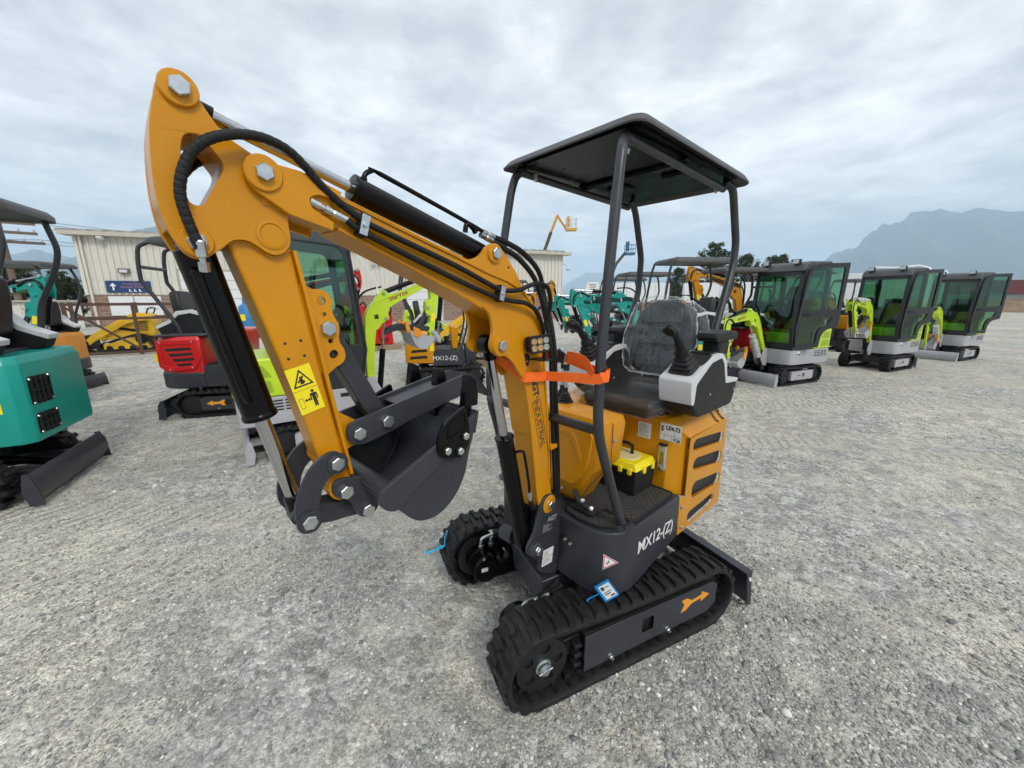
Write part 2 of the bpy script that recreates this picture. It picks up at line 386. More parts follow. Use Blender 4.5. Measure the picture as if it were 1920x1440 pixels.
    rut = N('ShaderNodeMath'); rut.operation = 'MULTIPLY'; L(lw.outputs['Fac'], rut.inputs[0]); L(lane, rut.inputs[1])
    h = addm((rut.outputs[0], 2.4), (h1, -.35), (h2, -.18), (h3, -.45), (noise(9, 5, .6, .5), .9), (noise(60, 4, .7), .35))
    bp = N('ShaderNodeBump'); bp.inputs['Strength'].default_value = .85; bp.inputs['Distance'].default_value = .016; L(h, bp.inputs['Height']); L(bp.outputs[0], b.inputs['Normal'])
    # gently uneven yard near the camera, flat beyond
    bm = nb(); rad = [0, .6, 1.2, 1.8, 2.5, 3.3, 4.3, 5.6, 7.5, 10, 14, 20, 30, 50, 90, 200, 600, 2000, 4000, 11000]; sg = 72
    rings = []
    for r in rad: rings.append([bm.verts.new((r*math.cos(2*math.pi*i/sg), r*math.sin(2*math.pi*i/sg), 0)) for i in range(sg)] if r else [bm.verts.new((0,0,0))])
    for i in range(sg): bm.faces.new((rings[0][0], rings[1][i], rings[1][(i+1) % sg]))
    for a, c in zip(rings[1:], rings[2:]):
        for i in range(sg): bm.faces.new((a[i], c[i], c[(i+1) % sg], a[(i+1) % sg]))
    g = put('ground', bm, m, smooth=0); tag(g, 'grey compacted gravel yard with dusty patches', 'ground', kind='structure')
build_ground()
def build_gravel():
    """loose stones lying on the yard near the camera: one mesh of many small rocks"""
    rng = np.random.default_rng(5)
    def vnoise(x, y, s, seed):
        r = np.random.default_rng(seed); g = r.random((64, 64)); fx, fy = x*s % 63, y*s % 63
        ix, iy = fx.astype(int), fy.astype(int); tx, ty = fx-ix, fy-iy; tx = tx*tx*(3-2*tx); ty = ty*ty*(3-2*ty)
        a = g[ix, iy]*(1-tx)+g[(ix+1) % 64, iy]*tx; b = g[ix, (iy+1) % 64]*(1-tx)+g[(ix+1) % 64, (iy+1) % 64]*tx
        return a*(1-ty)+b*ty
    n = 230000
    d = .70+9.3*rng.random(n)**1.7; u = (rng.random(n)*2-1)*1.75; x = u*d; y = d
    k = .55*vnoise(x+20, y+20, 1.1, 1)+.45*vnoise(x+40, y+20, 3.2, 2)
    keep = rng.random(n) < np.clip((k-.41)*2.4, .05, .9)*np.clip((9.8-d)/5, 0, 1)
    x, y = x[keep], y[keep]; d = d[keep]; n = len(x)
    size = np.exp(rng.normal(-5.55, .46, n)); size = np.clip(size, .0018, .017); size *= np.where(rng.random(n) < .02, 1.7, 1.0)
    t = (1+5**.5)/2; base = np.array([(-1,t,0),(1,t,0),(-1,-t,0),(1,-t,0),(0,-1,t),(0,1,t),(0,-1,-t),(0,1,-t),(t,0,-1),(t,0,1),(-t,0,-1),(-t,0,1)])/1.9
    F = np.array([(0,11,5),(0,5,1),(0,1,7),(0,7,10),(0,10,11),(1,5,9),(5,11,4),(11,10,2),(10,7,6),(7,1,8),(3,9,4),(3,4,2),(3,2,6),(3,6,8),(3,8,9),(4,9,5),(2,4,11),(6,2,10),(8,6,7),(9,8,1)])
    V = base[None]*(1+rng.uniform(-.38, .38, (n, 12, 1)))
    V = V*np.stack([size*rng.uniform(.8, 1.5, n), size*rng.uniform(.7, 1.1, n), size*rng.uniform(.4, .75, n)], 1)[:, None]
    a = rng.random(n)*6.283; c, s = np.cos(a)[:, None], np.sin(a)[:, None]
    tl = rng.normal(0, .35, n); ct, st = np.cos(tl)[:, None], np.sin(tl)[:, None]
    X, Y, Z = V[..., 0], V[..., 1], V[..., 2]; Y, Z = Y*ct-Z*st, Y*st+Z*ct; X, Y = X*c-Y*s, X*s+Y*c
    V = np.stack([X+x[:, None], Y+y[:, None], Z+(size*.16)[:, None]], -1).reshape(-1, 3)
    Fa = (F[None]+12*np.arange(n)[:, None, None]).reshape(-1, 3)
    me = bpy.data.meshes.new('loose_gravel'); me.vertices.add(len(V)); me.vertices.foreach_set('co', V.astype(np.float32).ravel())
    me.loops.add(Fa.size); me.loops.foreach_set('vertex_index', Fa.astype(np.int32).ravel()); me.polygons.add(len(Fa))
    me.polygons.foreach_set('loop_start', np.arange(0, Fa.size, 3, dtype=np.int32)); me.update(calc_edges=True)
    at = me.attributes.new('tone', 'FLOAT', 'POINT'); at.data.foreach_set('value', np.repeat(rng.random(n), 12).astype(np.float32))
    m, nt, b = _nodes('loose_stone'); N = nt.nodes.new; L = nt.links.new
    an = N('ShaderNodeAttribute'); an.attribute_name = 'tone'; rp = N('ShaderNodeValToRGB'); L(an.outputs['Fac'], rp.inputs[0]); e = rp.color_ramp.elements
    e[0].position = 0; e[0].color = (.17,.178,.175,1); e[1].position = 1; e[1].color = (.78,.77,.71,1)
    for p, cc in ((.25, (.25,.255,.245,1)), (.55, (.35,.348,.325,1)), (.8, (.46,.45,.41,1)), (.93, (.62,.61,.56,1))): q = e.new(p); q.color = cc
    L(rp.outputs[0], b.inputs['Base Color']); b.inputs['Roughness'].default_value = .85; b.inputs['Specular IOR Level'].default_value = .3
    me.materials.append(m)
    o = bpy.data.objects.new('loose_gravel', me); COL.objects.link(o); tag(o, 'loose grey and white crushed stones lying on the yard', 'gravel', kind='stuff')
build_gravel()

# ------------------------------------------------------------------ the orange mini excavator in front
MX, MY = .338, 1.786
YT, YH, YB = R(204.81), R(221.81), R(226)
EX = thing('mini_excavator', 'orange mini excavator in front with dark canopy, plastic-wrapped seat and raised boom', 'excavator', (MX, MY, 0))
TF = Matrix.Rotation(YT, 4, 'Z'); HF = Matrix.Rotation(YH, 4, 'Z')
BF = Matrix.Translation((.1581-MX, 1.4775-MY, 0)) @ Matrix.Rotation(YB, 4, 'Z')
def W(x, y, z, frame): return frame @ Vector((x, y, z))
TPATH = track_path(.44, -.455, .17, .16, .17+.001, .16+.001)
def undercarriage():
    for side in (1, -1):
        y0, y1 = (.285, .465) if side > 0 else (-.465, -.285)
        tr = put('track', track_bm(TPATH, y0, y1, lug=.014, pitch=46), RUBBER, EX, TF, smooth=30)
        if side > 0: tr['label'] = 'black rubber track on the near side'
        yo = .452*side; yi = .300*side
        # track frame with a window, side plates both sides
        hole = rrect(-.105, -.04, .135, .205, .006, 2)
        outl = [(.26, .078), (.26, .248), (-.47, .248), (-.50, .225), (-.50, .125), (-.45, .092)]
        bm = nb(); prism(bm, outl, yo-.006*side, yo, 'xz', [hole]); 
        put('track_frame', bm, SLATE, tr, TF, .002)
        bm = nb(); box(bm, -.46, .25, *sorted((yi+.02*side, yo-.02*side)), .10, .235); box(bm, .22, .36, *sorted((.35*side, .40*side)), .13, .21)
        put('frame_beam', bm, STEEL, tr, TF, .004)
        # sprocket with holes, hub, idler, rollers
        bm = nb(); ys = .428*side
        holes = [circ(.44+.07*math.cos(a), .17+.07*math.sin(a), .020, 12) for a in [R(30+72*i) for i in range(5)]]
        prism(bm, circ(.44, .17, .112, 40), ys-.012*side, ys, 'xz', holes)
        lathe(bm, [(.112, 0), (.118, .012), (.118, .05), (.112, .06)], (.44, ys-.01*side, .17), (0, -side, 0), 40)
        put('sprocket', bm, STEEL, tr, TF, .0015)
        bm = nb(); lathe(bm, [(.034, 0), (.034, .008), (.026, .012), (.026, .022), (.017, .026)], (.44, ys, .17), (0, side, 0), 20); bolt(bm, (.44, ys+.02*side, .17), (0, side, 0), .026, .012)
        cyl(bm, (.41, ys+.027*side, .175), (.468, ys+.027*side, .164), .0022, 6)
        put('hub_nut', bm, ZINC, tr, TF)
        bm = nb(); lathe(bm, [(.02, 0), (.10, .004), (.128, .012), (.128, .07), (.10, .078), (.02, .082)], (-.455, .415*side, .161), (0, -side, 0), 36); put('idler', bm, STEEL, tr, TF)
        for rxx in (.17, -.02, -.20, -.36):
            bm = nb(); lathe(bm, [(.02, 0), (.046, .004), (.046, .035), (.03, .045), (.03, .07), (.046, .08), (.046, .115), (.02, .12)], (rxx, .435*side, .078), (0, -side, 0), 20); put('roller', bm, STEEL, tr, TF)
        for rxx in (.13, -.19):
            bm = nb(); bolt(bm, (rxx, yo, .10), (0, side, 0), .018, .012); cyl(bm, (rxx, yo, .10), (rxx, yo+.02*side, .10), .006, 8); put('roller_bolt', bm, ZINC, tr, TF)
        for i in range(3):   # step ribs behind the sprocket
            bm = nb(); box(bm, .265, .30, *sorted((.33*side, .44*side)), .10+i*.045, .118+i*.045); put('scraper_rib', bm, STEEL, tr, TF, .003)
        ar = [(-.205, .172), (-.29, .205), (-.29, .191), (-.36, .191), (-.375, .215), (-.40, .215), (-.385, .182), (-.40, .149), (-.375, .149), (-.36, .173), (-.29, .173), (-.29, .159)]
        ar = [(-.45, .19), (-.395, .222), (-.395, .204), (-.335, .196), (-.30, .218), (-.268, .214), (-.288, .188), (-.268, .152), (-.30, .156), (-.335, .180), (-.395, .186), (-.395, .168)]
        bm = nb(); prism(bm, ar, yo, yo+.0012*side, 'xz'); put('arrow_decal', bm, ORANGEPRINT, tr, TF, smooth=0)
    for side in (1, -1):
        bm = nb(); lathe(bm, [(.03, 0), (.115, .002), (.12, .01), (.12, .04)], (.44, .287*side, .171), (0, side, 0), 32); put('final_drive', bm, STEEL, EX, TF)
    # drive motors
    for side in (1, -1):
        yi = .27*side; bm = nb()
        lathe(bm, [(.062, 0), (.078, .012), (.078, .06), (.07, .064), (.074, .07), (.074, .135), (.066, .142), (.02, .143)], (.44, yi+.03*side, .172), (0, -side, 0), 36)
        mo = put('drive_motor', bm, BLACK, EX, TF)
        bm = nb(); prism(bm, rrect(-.018, .018, -.011, .011, .002, 2), 0, .001, 'xy'); bm.transform(frame_from((.455, yi-.1135*side, .18), (-side, 0, 0), (0, 0, 1))); put('motor_label', bm, PAPER, mo, TF, smooth=0)
        for k, dx in enumerate((.0, .055)):
            p0 = Vector((.44-dx, yi-.02*side, .245)); bm = nb()
            lathe(bm, [(.014, 0), (.014, .018), (.010, .02), (.010, .035)], p0, (0, 0, 1), 12); tube(bm, [p0+Vector((0, 0, .03)), p0+Vector((-.005, 0, .052)), p0+Vector((-.03, 0, .06)), p0+Vector((-.075, 0, .062))], .009, 10, 4)
            put('hose_fitting', bm, ZINC, mo, TF)
            bm = nb(); pts = [p0+Vector((-.07, 0, .062)), p0+Vector((-.14, -.02*side, .058)), Vector((.23, yi-.09*side, .29-.03*k)), Vector((.16, .06*side, .30))]
            pl = smoothpoly([tuple(p) for p in pts], 30, False); tube(bm, pl, [.0135 if i % 3 else .0105 for i in range(len(pl))], 10); put('hose', bm, HOSE, mo, TF)
    # centre frame, slewing ring
    bm = nb(); prism(bm, [(.30, .30), (.20, .31), (-.25, .31), (-.33, .24), (-.33, .13), (.28, .13)], -.17, .17, 'xz')
    for s in (1, -1):
        box(bm, .02, .24, *sorted((.15*s, .31*s)), .15, .235); box(bm, -.32, -.16, *sorted((.15*s, .31*s)), .15, .235)
    put('undercarriage_frame', bm, SLATE, EX, TF, .006)
    bm = nb(); lathe(bm, [(.21, .30), (.21, .335), (.19, .34), (.19, .40)], (0, 0, 0), (0, 0, 1), 48); put('slewing_ring', bm, STEEL, EX, TF)
    # dozer blade behind (towards -x)
    prof = []
    for i in range(9):
        a = -.5+i/8; prof.append((-.735-.03*(1-(2*a)**2)*-1-.02*(.5-a), .02+.20*(i/8)))
    outer = [(p[0]-.008, p[1]) for p in prof]
    bm = nb(); prism(bm, prof+outer[::-1], -.465, .465, 'xz')
    bl = put('dozer_blade', bm, SLATE, EX, TF, .0015)
    for s in (1, -1):
        bm = nb(); eo = [(-.765, .015), (-.735, .222), (-.70, .222), (-.715, .12), (-.735, .03)]
        prism(bm, eo, .457*s, .467*s, 'xz'); put('end_plate', bm, SLATE, bl, TF, .0015)
        bm = nb(); box(bm, -.715, -.30, *sorted((.17*s, .21*s)), .13, .19); put('blade_arm', bm, SLATE, bl, TF, .004)
    bm = nb(); box(bm, -.745, -.695, -.466, .466, .214, .224); put('blade_flange', bm, SLATE, bl, TF, .0015)
    bm = nb(); prism(bm, smoothpoly([(-.733, .168), (-.722, .176), (-.716, .19), (-.722, .196), (-.733, .188), (-.738, .178)], 3), .4672, .4688, 'xz'); put('blade_eye', bm, PAPER, bl, TF, smooth=0)
undercarriage()

def house():
    # slate floor pan: plan outline with a rounded front corner, lower edge rising to the back
    plan = roundpoly([(-.29, .385), (.265, .385), (.265, -.30), (-.29, -.30)], [0, .17, .05, 0], 8)
    bm = nb(); lo, hi = [], []
    for x, y in plan:
        zb = .335+.07*max(0, -x)/.29 if y > .2 else .36
        lo.append(bm.verts.new((x, y, zb))); hi.append(bm.verts.new((x, y, .628)))
    n = len(plan)
    for i in range(n): bm.faces.new((lo[i], lo[(i+1) % n], hi[(i+1) % n], hi[i]))
    bm.faces.new(hi); bm.faces.new(lo[::-1])
    fp = put('floor_pan', bm, SLATE, EX, HF, .006, 3)
    # mark on the side panel
    M = frame_from((.082, .3856, .487), (-1, 0, .0), (0, 0, 1)) 
    put('model_lettering', text_bm('MX12-(Z)', .084, M @ Matrix.Rotation(R(-3), 4, 'Z'), spacing=.93, bold=.0003), WHITE, fp, HF, smooth=0)
    # front slot with two screws
    bm = nb(); prism(bm, smoothpoly([(.125, .545), (.115, .53), (.125, .515), (.185, .502), (.20, .51), (.19, .53)], 3), .2652, .2664, 'yz'); put('slot_opening', bm, INK, fp, HF, smooth=0)
    for yy, zz in ((.145, .528), (.175, .52)):
        bm = nb(); bolt(bm, (.266, yy, zz), (1, 0, 0), .012, .01); put('slot_screw', bm, ZINC, fp, HF)
    # warning triangle on the rounded corner
    c = Vector((.225, .3375, .50)); nrm = Vector((.72, .69, 0)).normalized(); side = Vector((0,0,1)).cross(nrm)
    Mt = frame_from(c+nrm*.0035, side, (0, 0, 1)) @ Matrix.Rotation(R(150), 4, 'Z')
    tri = lambda r: [(r*math.cos(R(90+120*i)), r*math.sin(R(90+120*i))) for i in range(3)]
    d = decal('warning_triangle', tri(.042), Mt, WHITE, fp); d.data.transform(HF)
    d = decal('triangle_border', tri(.038), Mt, REDPRINT, fp, z0=.0012, holes=[tri(.031)]); d.data.transform(HF)
    d = decal('triangle_bolt', [(-.002, .014), (.006, .006), (.001, .004), (.005, -.010), (-.006, .0), (-.001, .002)], Mt, INK, fp, z0=.0012); d.data.transform(HF)
    # swing bracket holding the king post
    for w0, w1 in ((-.012, .0), (-.118, -.106)):
        bm = nb(); o = smoothpoly([(.045, .735), (.02, .752), (-.02, .745), (-.06, .715), (-.085, .655), (-.095, .50), (-.095, .41), (.025, .42), (.085, .50), (.13, .53), (.135, .57), (.10, .61), (.075, .68)], 3)
        prism(bm, o, w0, w1, 'xz'); br = put('swing_bracket', bm, SLATE, EX, BF, .002)
        if w1 == 0:
            M = frame_from((.042, .0006, .66), (-1, 0, -.17), (0, 0, 1))
            d = decal('data_plate', rrect(0, .10, -.078, 0, .003, 2), M, mat('engraved_plate', (.10, .105, .115, 1), .3, metal=.7), br); d.data.transform(BF)
            t = put('plate_lettering', text_bm('AGT', .03, M @ Matrix.Translation((.035, -.026, .0014)), .0003, bold=.0006), mat('plate_print', (.35,.36,.37,1), .4), br, BF, smooth=0)
            for i in range(6):
                d = decal('plate_line', [(.008, -.036-i*.006), (.04+.045*((i*37) % 10)/10, -.036-i*.006), (.04+.045*((i*37) % 10)/10, -.0375-i*.006), (.008, -.0375-i*.006)], M, MATS['plate_print'], br, z0=.0014, th=.0003); d.data.transform(BF)
            M = frame_from((.035, .0006, .500), (-1, 0, -.15), (0, 0, 1))
            for k in range(2):
                d = decal('serial_label', rrect(0, .072, -.036-.039*k, -.039*k, .002, 2), M, PAPER, br); d.data.transform(BF)
                for i in range(4):
                    d = decal('label_line', [(.006, -.008-.006*i-.039*k), (.03+.03*((i*31+k*17) % 10)/10, -.008-.006*i-.039*k), (.03+.03*((i*31+k*17) % 10)/10, -.0095-.006*i-.039*k), (.006, -.0095-.006*i-.039*k)], M, INKGREY, br, z0=.0012, th=.0003); d.data.transform(BF)
    bm = nb(); box(bm, -.10, .0, -.106, -.012, .40, .70); cyl(bm, (-.07, -.059, .33), (-.07, -.059, .60), .05, 24); put('swing_post', bm, SLATE, EX, BF, .004)
    bm = nb(); lathe(bm, [(.034, 0), (.034, .036), (.026, .04)], (.10, -.012, .549), (0, 1, 0), 24); lathe(bm, [(.034, 0), (.034, .06)], (.10, -.115, .549), (0, -1, 0), 24); put('pin_boss', bm, SLATE, EX, BF, .002)
    for a in (((.10, .027, .549), (0, 1, 0)), ((.10, -.175, .549), (0, -1, 0)), ((0, .002, .707), (0, 1, 0))):
        bm = nb(); bolt(bm, a[0], a[1], .031, .013, ang=.4); put('pivot_bolt', bm, ZINC, EX, BF)
    # ---------------- rear body
    bm = nb(); o = [(-.27, -.385), (-.27, .31), (-.345, .362), (-.79, .362), (-.79, -.385)]
    n = len(o); lo = [bm.verts.new((x, y, .615 if x > -.3 else .41)) for x, y in o]
    lo[2].co.z = .60
    mid0 = [bm.verts.new((x, y, .898 if y > .35 else .97)) for x, y in o]
    mid = [bm.verts.new((x, .384 if y > .35 else y, .905 if y > .35 else .985)) for x, y in o]
    hi = [bm.verts.new(p) for p in ((-.285, -.37, 1.0), (-.285, .30, 1.0), (-.36, .315, 1.0), (-.775, .315, 1.0), (-.775, -.37, 1.0))]
    for a, b in ((lo, mid0), (mid0, mid), (mid, hi)):
        for i in range(n): bm.faces.new((a[i], a[(i+1) % n], b[(i+1) % n], b[i]))
    bm.faces.new(hi); bm.faces.new(lo[::-1])
    body = put('rear_body', bm, ORANGE, EX, HF, .006, 3)
    panel = [(-.345, .905), (-.79, .91), (-.81, .40), (-.297, .41), (-.285, .622), (-.345, .60)]
    slots = [[(-.378, .868), (-.405, .888), (-.735, .850), (-.768, .830), (-.762, .795), (-.73, .790), (-.40, .826), (-.382, .838)],
             [(-.40, .76), (-.43, .782), (-.735, .742), (-.772, .718), (-.768, .68), (-.735, .668), (-.43, .716), (-.405, .73)],
             [(-.42, .633), (-.455, .648), (-.755, .605), (-.785, .588), (-.778, .548), (-.74, .537), (-.435, .562), (-.418, .585)],
             [(-.395, .484), (-.42, .495), (-.70, .495), (-.735, .474), (-.72, .44), (-.69, .43), (-.43, .424), (-.398, .45)]]
    slots = [roundpoly(s, .02, 3) for s in slots]
    bm = nb(); prism(bm, panel, .382, .387, 'xz', slots); sp = put('side_panel', bm, ORANGE, body, HF, .001)
    m, nt, b = _nodes('louvre_mesh'); N = nt.nodes.new; L = nt.links.new
    tc = N('ShaderNodeTexCoord'); mp = N('ShaderNodeMapping'); mp.inputs['Rotation'].default_value = (0, R(35), 0); L(tc.outputs['Object'], mp.inputs[0])
    wv = N('ShaderNodeTexWave'); wv.inputs['Scale'].default_value = 20; wv.bands_direction = 'X'; L(mp.outputs[0], wv.inputs[0])
    wv2 = N('ShaderNodeTexWave'); wv2.inputs['Scale'].default_value = 20; wv2.bands_direction = 'Z'; L(mp.outputs[0], wv2.inputs[0])
    mm = N('ShaderNodeMath'); mm.operation = 'MAXIMUM'; L(wv.outputs['Fac'], mm.inputs[0]); L(wv2.outputs['Fac'], mm.inputs[1])
    rp = N('ShaderNodeValToRGB'); L(mm.outputs[0], rp.inputs[0]); rp.color_ramp.elements[0].position = .78; rp.color_ramp.elements[0].color = (.003,.003,.0035,1); rp.color_ramp.elements[1].position = .93; rp.color_ramp.elements[1].color = (.045,.045,.048,1)
    L(rp.outputs[0], b.inputs['Base Color']); b.inputs['Roughness'].default_value = .55
    MATS['louvre_mesh'] = m
    for s in slots:
        cx = sum(p[0] for p in s)/len(s); cz = sum(p[1] for p in s)/len(s)
        g = [(cx+(p[0]-cx)*1.0+(-.028 if p[0] < cx else .0), cz+(p[1]-cz)*1.25) for p in s]
        bm = nb(); prism(bm, g, .3624, .364, 'xz'); put('louvre_screen', bm, m, sp, HF, smooth=0)
    # CE mark on the chamfer above the slots
    nrm = Vector((0, .62, .66)).normalized(); M = frame_from((-.66, .349, .955), (-1, 0, 0), (0, -.066, .095))
    for k, dx in enumerate((0, .072)):
        bm = nb(); arc = [(dx+.022+.026*math.cos(R(a)), .0+.053*math.sin(R(a))) for a in range(65, 296, 15)]
        ins = [(dx+.022+.013*math.cos(R(a)), .0+.041*math.sin(R(a))) for a in range(295, 64, -15)]
        prism(bm, arc+ins, .004, .005, 'xy')
        if k: prism(bm, [(dx, -.005), (dx+.022, -.005), (dx+.022, .005), (dx, .005)], .004, .005, 'xy')
        put('conformity_mark', bm, INK, sp, HF @ M, smooth=0)
    for p in ((-.31, .388, .56), (-.325, .388, .445)):
        bm = nb(); bolt(bm, p, (0, 1, 0), .016, .009); put('panel_bolt', bm, ZINC, sp, HF)
    # stickers and sight glass on the front face of the body
    MF = frame_from((-.2695, 0, 0), (0, 1, 0), (0, 0, 1))
    d = decal('warning_label', rrect(.152, .222, .875, .972, .003, 2), MF, PAPER, body); d.data.transform(HF)
    d = decal('label_header', [(.152, .954), (.222, .954), (.222, .972), (.152, .972)], MF, mat('orange_label', (.78,.20,.03,1), .5), body, z0=.0014, th=.0003); d.data.transform(HF)
    for i in range(9):
        e = .21 if i % 3 else .195
        d = decal('label_line', [(.158, .945-i*.0075), (e, .945-i*.0075), (e, .943-i*.0075), (.158, .943-i*.0075)], MF, INKGREY, body, z0=.0014, th=.0003); d.data.transform(HF)
    d = decal('lot_label', rrect(.268, .372, .892, .975, .001, 1), MF, PAPER, body); d.data.transform(HF)
    put('lot_lettering', text_bm('LE4-73', .029, MF @ Matrix.Translation((.296, .946, .0014)), .0003, bold=.0008, spacing=.85), INK, body, HF, smooth=0)
    put('lot_date', text_bm('9 26', .022, MF @ Matrix.Translation((.335, .896, .0014)), .0003, bold=.0006, spacing=.85), INK, body, HF, smooth=0)
    for a, b_, c, dd in ((.27, .371, .918, .9195), (.338, .3395, .918, .94), (.29, .2915, .893, .918), (.325, .3265, .893, .918), (.273, .285, .95, .962), (.273, .285, .936, .947)):
        d = decal('label_rule', [(a, c), (b_, c), (b_, dd), (a, dd)], MF, INKGREY, body, z0=.0014, th=.0003); d.data.transform(HF)
    bm = nb(); box(bm, -.27, -.250, .276, .312, .742, .868); sg = put('sight_glass', bm, ALU, body, HF, .004, 3)
    bm = nb(); box(bm, -.2495, -.2475, .284, .304, .772, .838); put('glass_tube', bm, mat('amber_oil', (.28, .19, .02, 1), .15), sg, HF, .001)
    for z in (.752, .858):
        bm = nb(); bolt(bm, (-.25, .294, z), (1, 0, 0), .012, .006); put('gauge_screw', bm, ZINC, sg, HF)
    bm = nb(); box(bm, -.271, -.247, .274, .314, .866, .874); put('gauge_cap', bm, SATIN, sg, HF, .002)
    # seat deck, fuel cap
    bm = nb(); prism(bm, roundpoly([(-.275, -.26), (-.10, -.26), (-.08, .02), (-.20, .16), (-.42, .20), (-.6, .2), (-.6, -.3), (-.35, -.34)], .03, 3), 1.002, 1.022, 'xy'); put('seat_deck', bm, ORANGE, EX, HF, .003)
    bm = nb(); lathe(bm, [(.055, 0), (.055, .004), (.036, .006), (.036, .018), (.044, .022), (.046, .036), (.036, .043), (.01, .044)], (-.325, .215, 1.0), (0, 0, 1), 28); put('fuel_cap', bm, CHROME, EX, HF)
    bm = nb(); lathe(bm, [(.075, 0), (.075, .003)], (-.325, .215, 1.0), (0, 0, 1), 28)
    for i in range(6): bolt(bm, (-.325+.064*math.cos(i*1.047), .215+.064*math.sin(i*1.047), 1.003), (0, 0, 1), .010, .006)
    put('cap_flange', bm, ORANGE, EX, HF)
    # ---------------- front shield in front of the operator's feet
    def loft(rows, m, name, parent, bev=.008):
        bm = nb(); rr = [[bm.verts.new(p) for p in r] for r in rows]; k = len(rr[0])
        for a, b in zip(rr, rr[1:]):
            for i in range(k): bm.faces.new((a[i], a[(i+1) % k], b[(i+1) % k], b[i]))
        bm.faces.new(rr[0][::-1]); bm.faces.new(rr[-1]); return put(name, bm, m, parent, HF, bev, 3)
    def ring(z, x0, x1, y0, y1, r=.03): return [(x, y, z) for x, y in rrect(x0, x1, y0, y1, r, 4)]
    sh = loft([ring(.63, .03, .13, -.13, .085), ring(.665, .02, .155, -.13, .12), ring(.80, .0, .165, -.13, .18), ring(.86, -.0, .167, -.13, .235), ring(1.03, -.005, .168, -.13, .25), ring(1.06, .005, .158, -.125, .242, .025), ring(1.068, .03, .14, -.11, .22, .02)], ORANGE, 'front_shield', EX)
    # raised panel on the front face and seams
    bm = nb(); prism(bm, roundpoly([(-.10, 1.02), (.17, 1.015), (.195, .99), (.175, .84), (.10, .73), (-.10, .74)], .03, 5), .163, .174, 'yz'); put('shield_panel', bm, ORANGE, sh, HF, .005, 3)
    bm = nb(); prism(bm, roundpoly([(-.10, .985), (.085, .985), (.115, .95), (.145, .86), (.128, .85), (.10, .92), (.075, .965), (-.10, .968)], .008, 3), .1735, .1765, 'yz'); put('shield_rib', bm, ORANGE, sh, HF, .002)
    for p, ax in (((.171, .03, 1.035), (1, 0, 0)), ((.165, .03, .69), (1, 0, 0)), ((.10, .252, .97), (0, 1, 0)), ((.155, .12, .66), (1, 0, 0)), ((.10, .21, .83), (.2, 1, -.4))):
        bm = nb(); bolt(bm, p, ax, .013, .007); put('shield_screw', bm, ZINC, sh, HF)
    bm = nb(); tube(bm, [(.115, .2525, 1.05), (.115, .2525, .88), (.125, .22, .82), (.14, .165, .74), (.135, .12, .66)], .0016, 5); put('seam', bm, INK, sh, HF)
    # pedal
    bm = nb(); tube(bm, [(.16, .10, .70), (.20, .16, .688), (.21, .225, .685)], .012, 10); box(bm, .10, .21, .12, .24, .655, .664); put('foot_pedal', bm, SLATE, EX, HF)
    for p in ((.205, .18, .702), (.212, .232, .690)):
        bm = nb(); bolt(bm, p, (.3, .6, .5), .014, .008); put('pedal_bolt', bm, ZINC, EX, HF)
    # twin floor levers with bellows
    for yy, xx in ((-.11, .02), (-.065, .05)):
        bm = nb(); pr = [(.042, 0)]
        for i in range(4): pr += [(.040-.006*i, .008+.012*i), (.030-.005*i, .014+.012*i)]
        pr += [(.012, .062), (.012, .075)]
        lathe(bm, pr, (xx, yy, 1.064), (0, 0, 1), 20); lv = put('lever_boot', bm, SATIN, EX, HF)
        bm = nb(); cyl(bm, (xx, yy, 1.12), (xx-.01, yy-.005, 1.24), .007, 10); put('lever_rod', bm, ZINC, lv, HF)
        bm = nb(); tube(bm, [(xx-.01, yy-.005, 1.22), (xx-.012, yy-.006, 1.29)], .014, 12); put('lever_grip', bm, SATIN, lv, HF)
house()
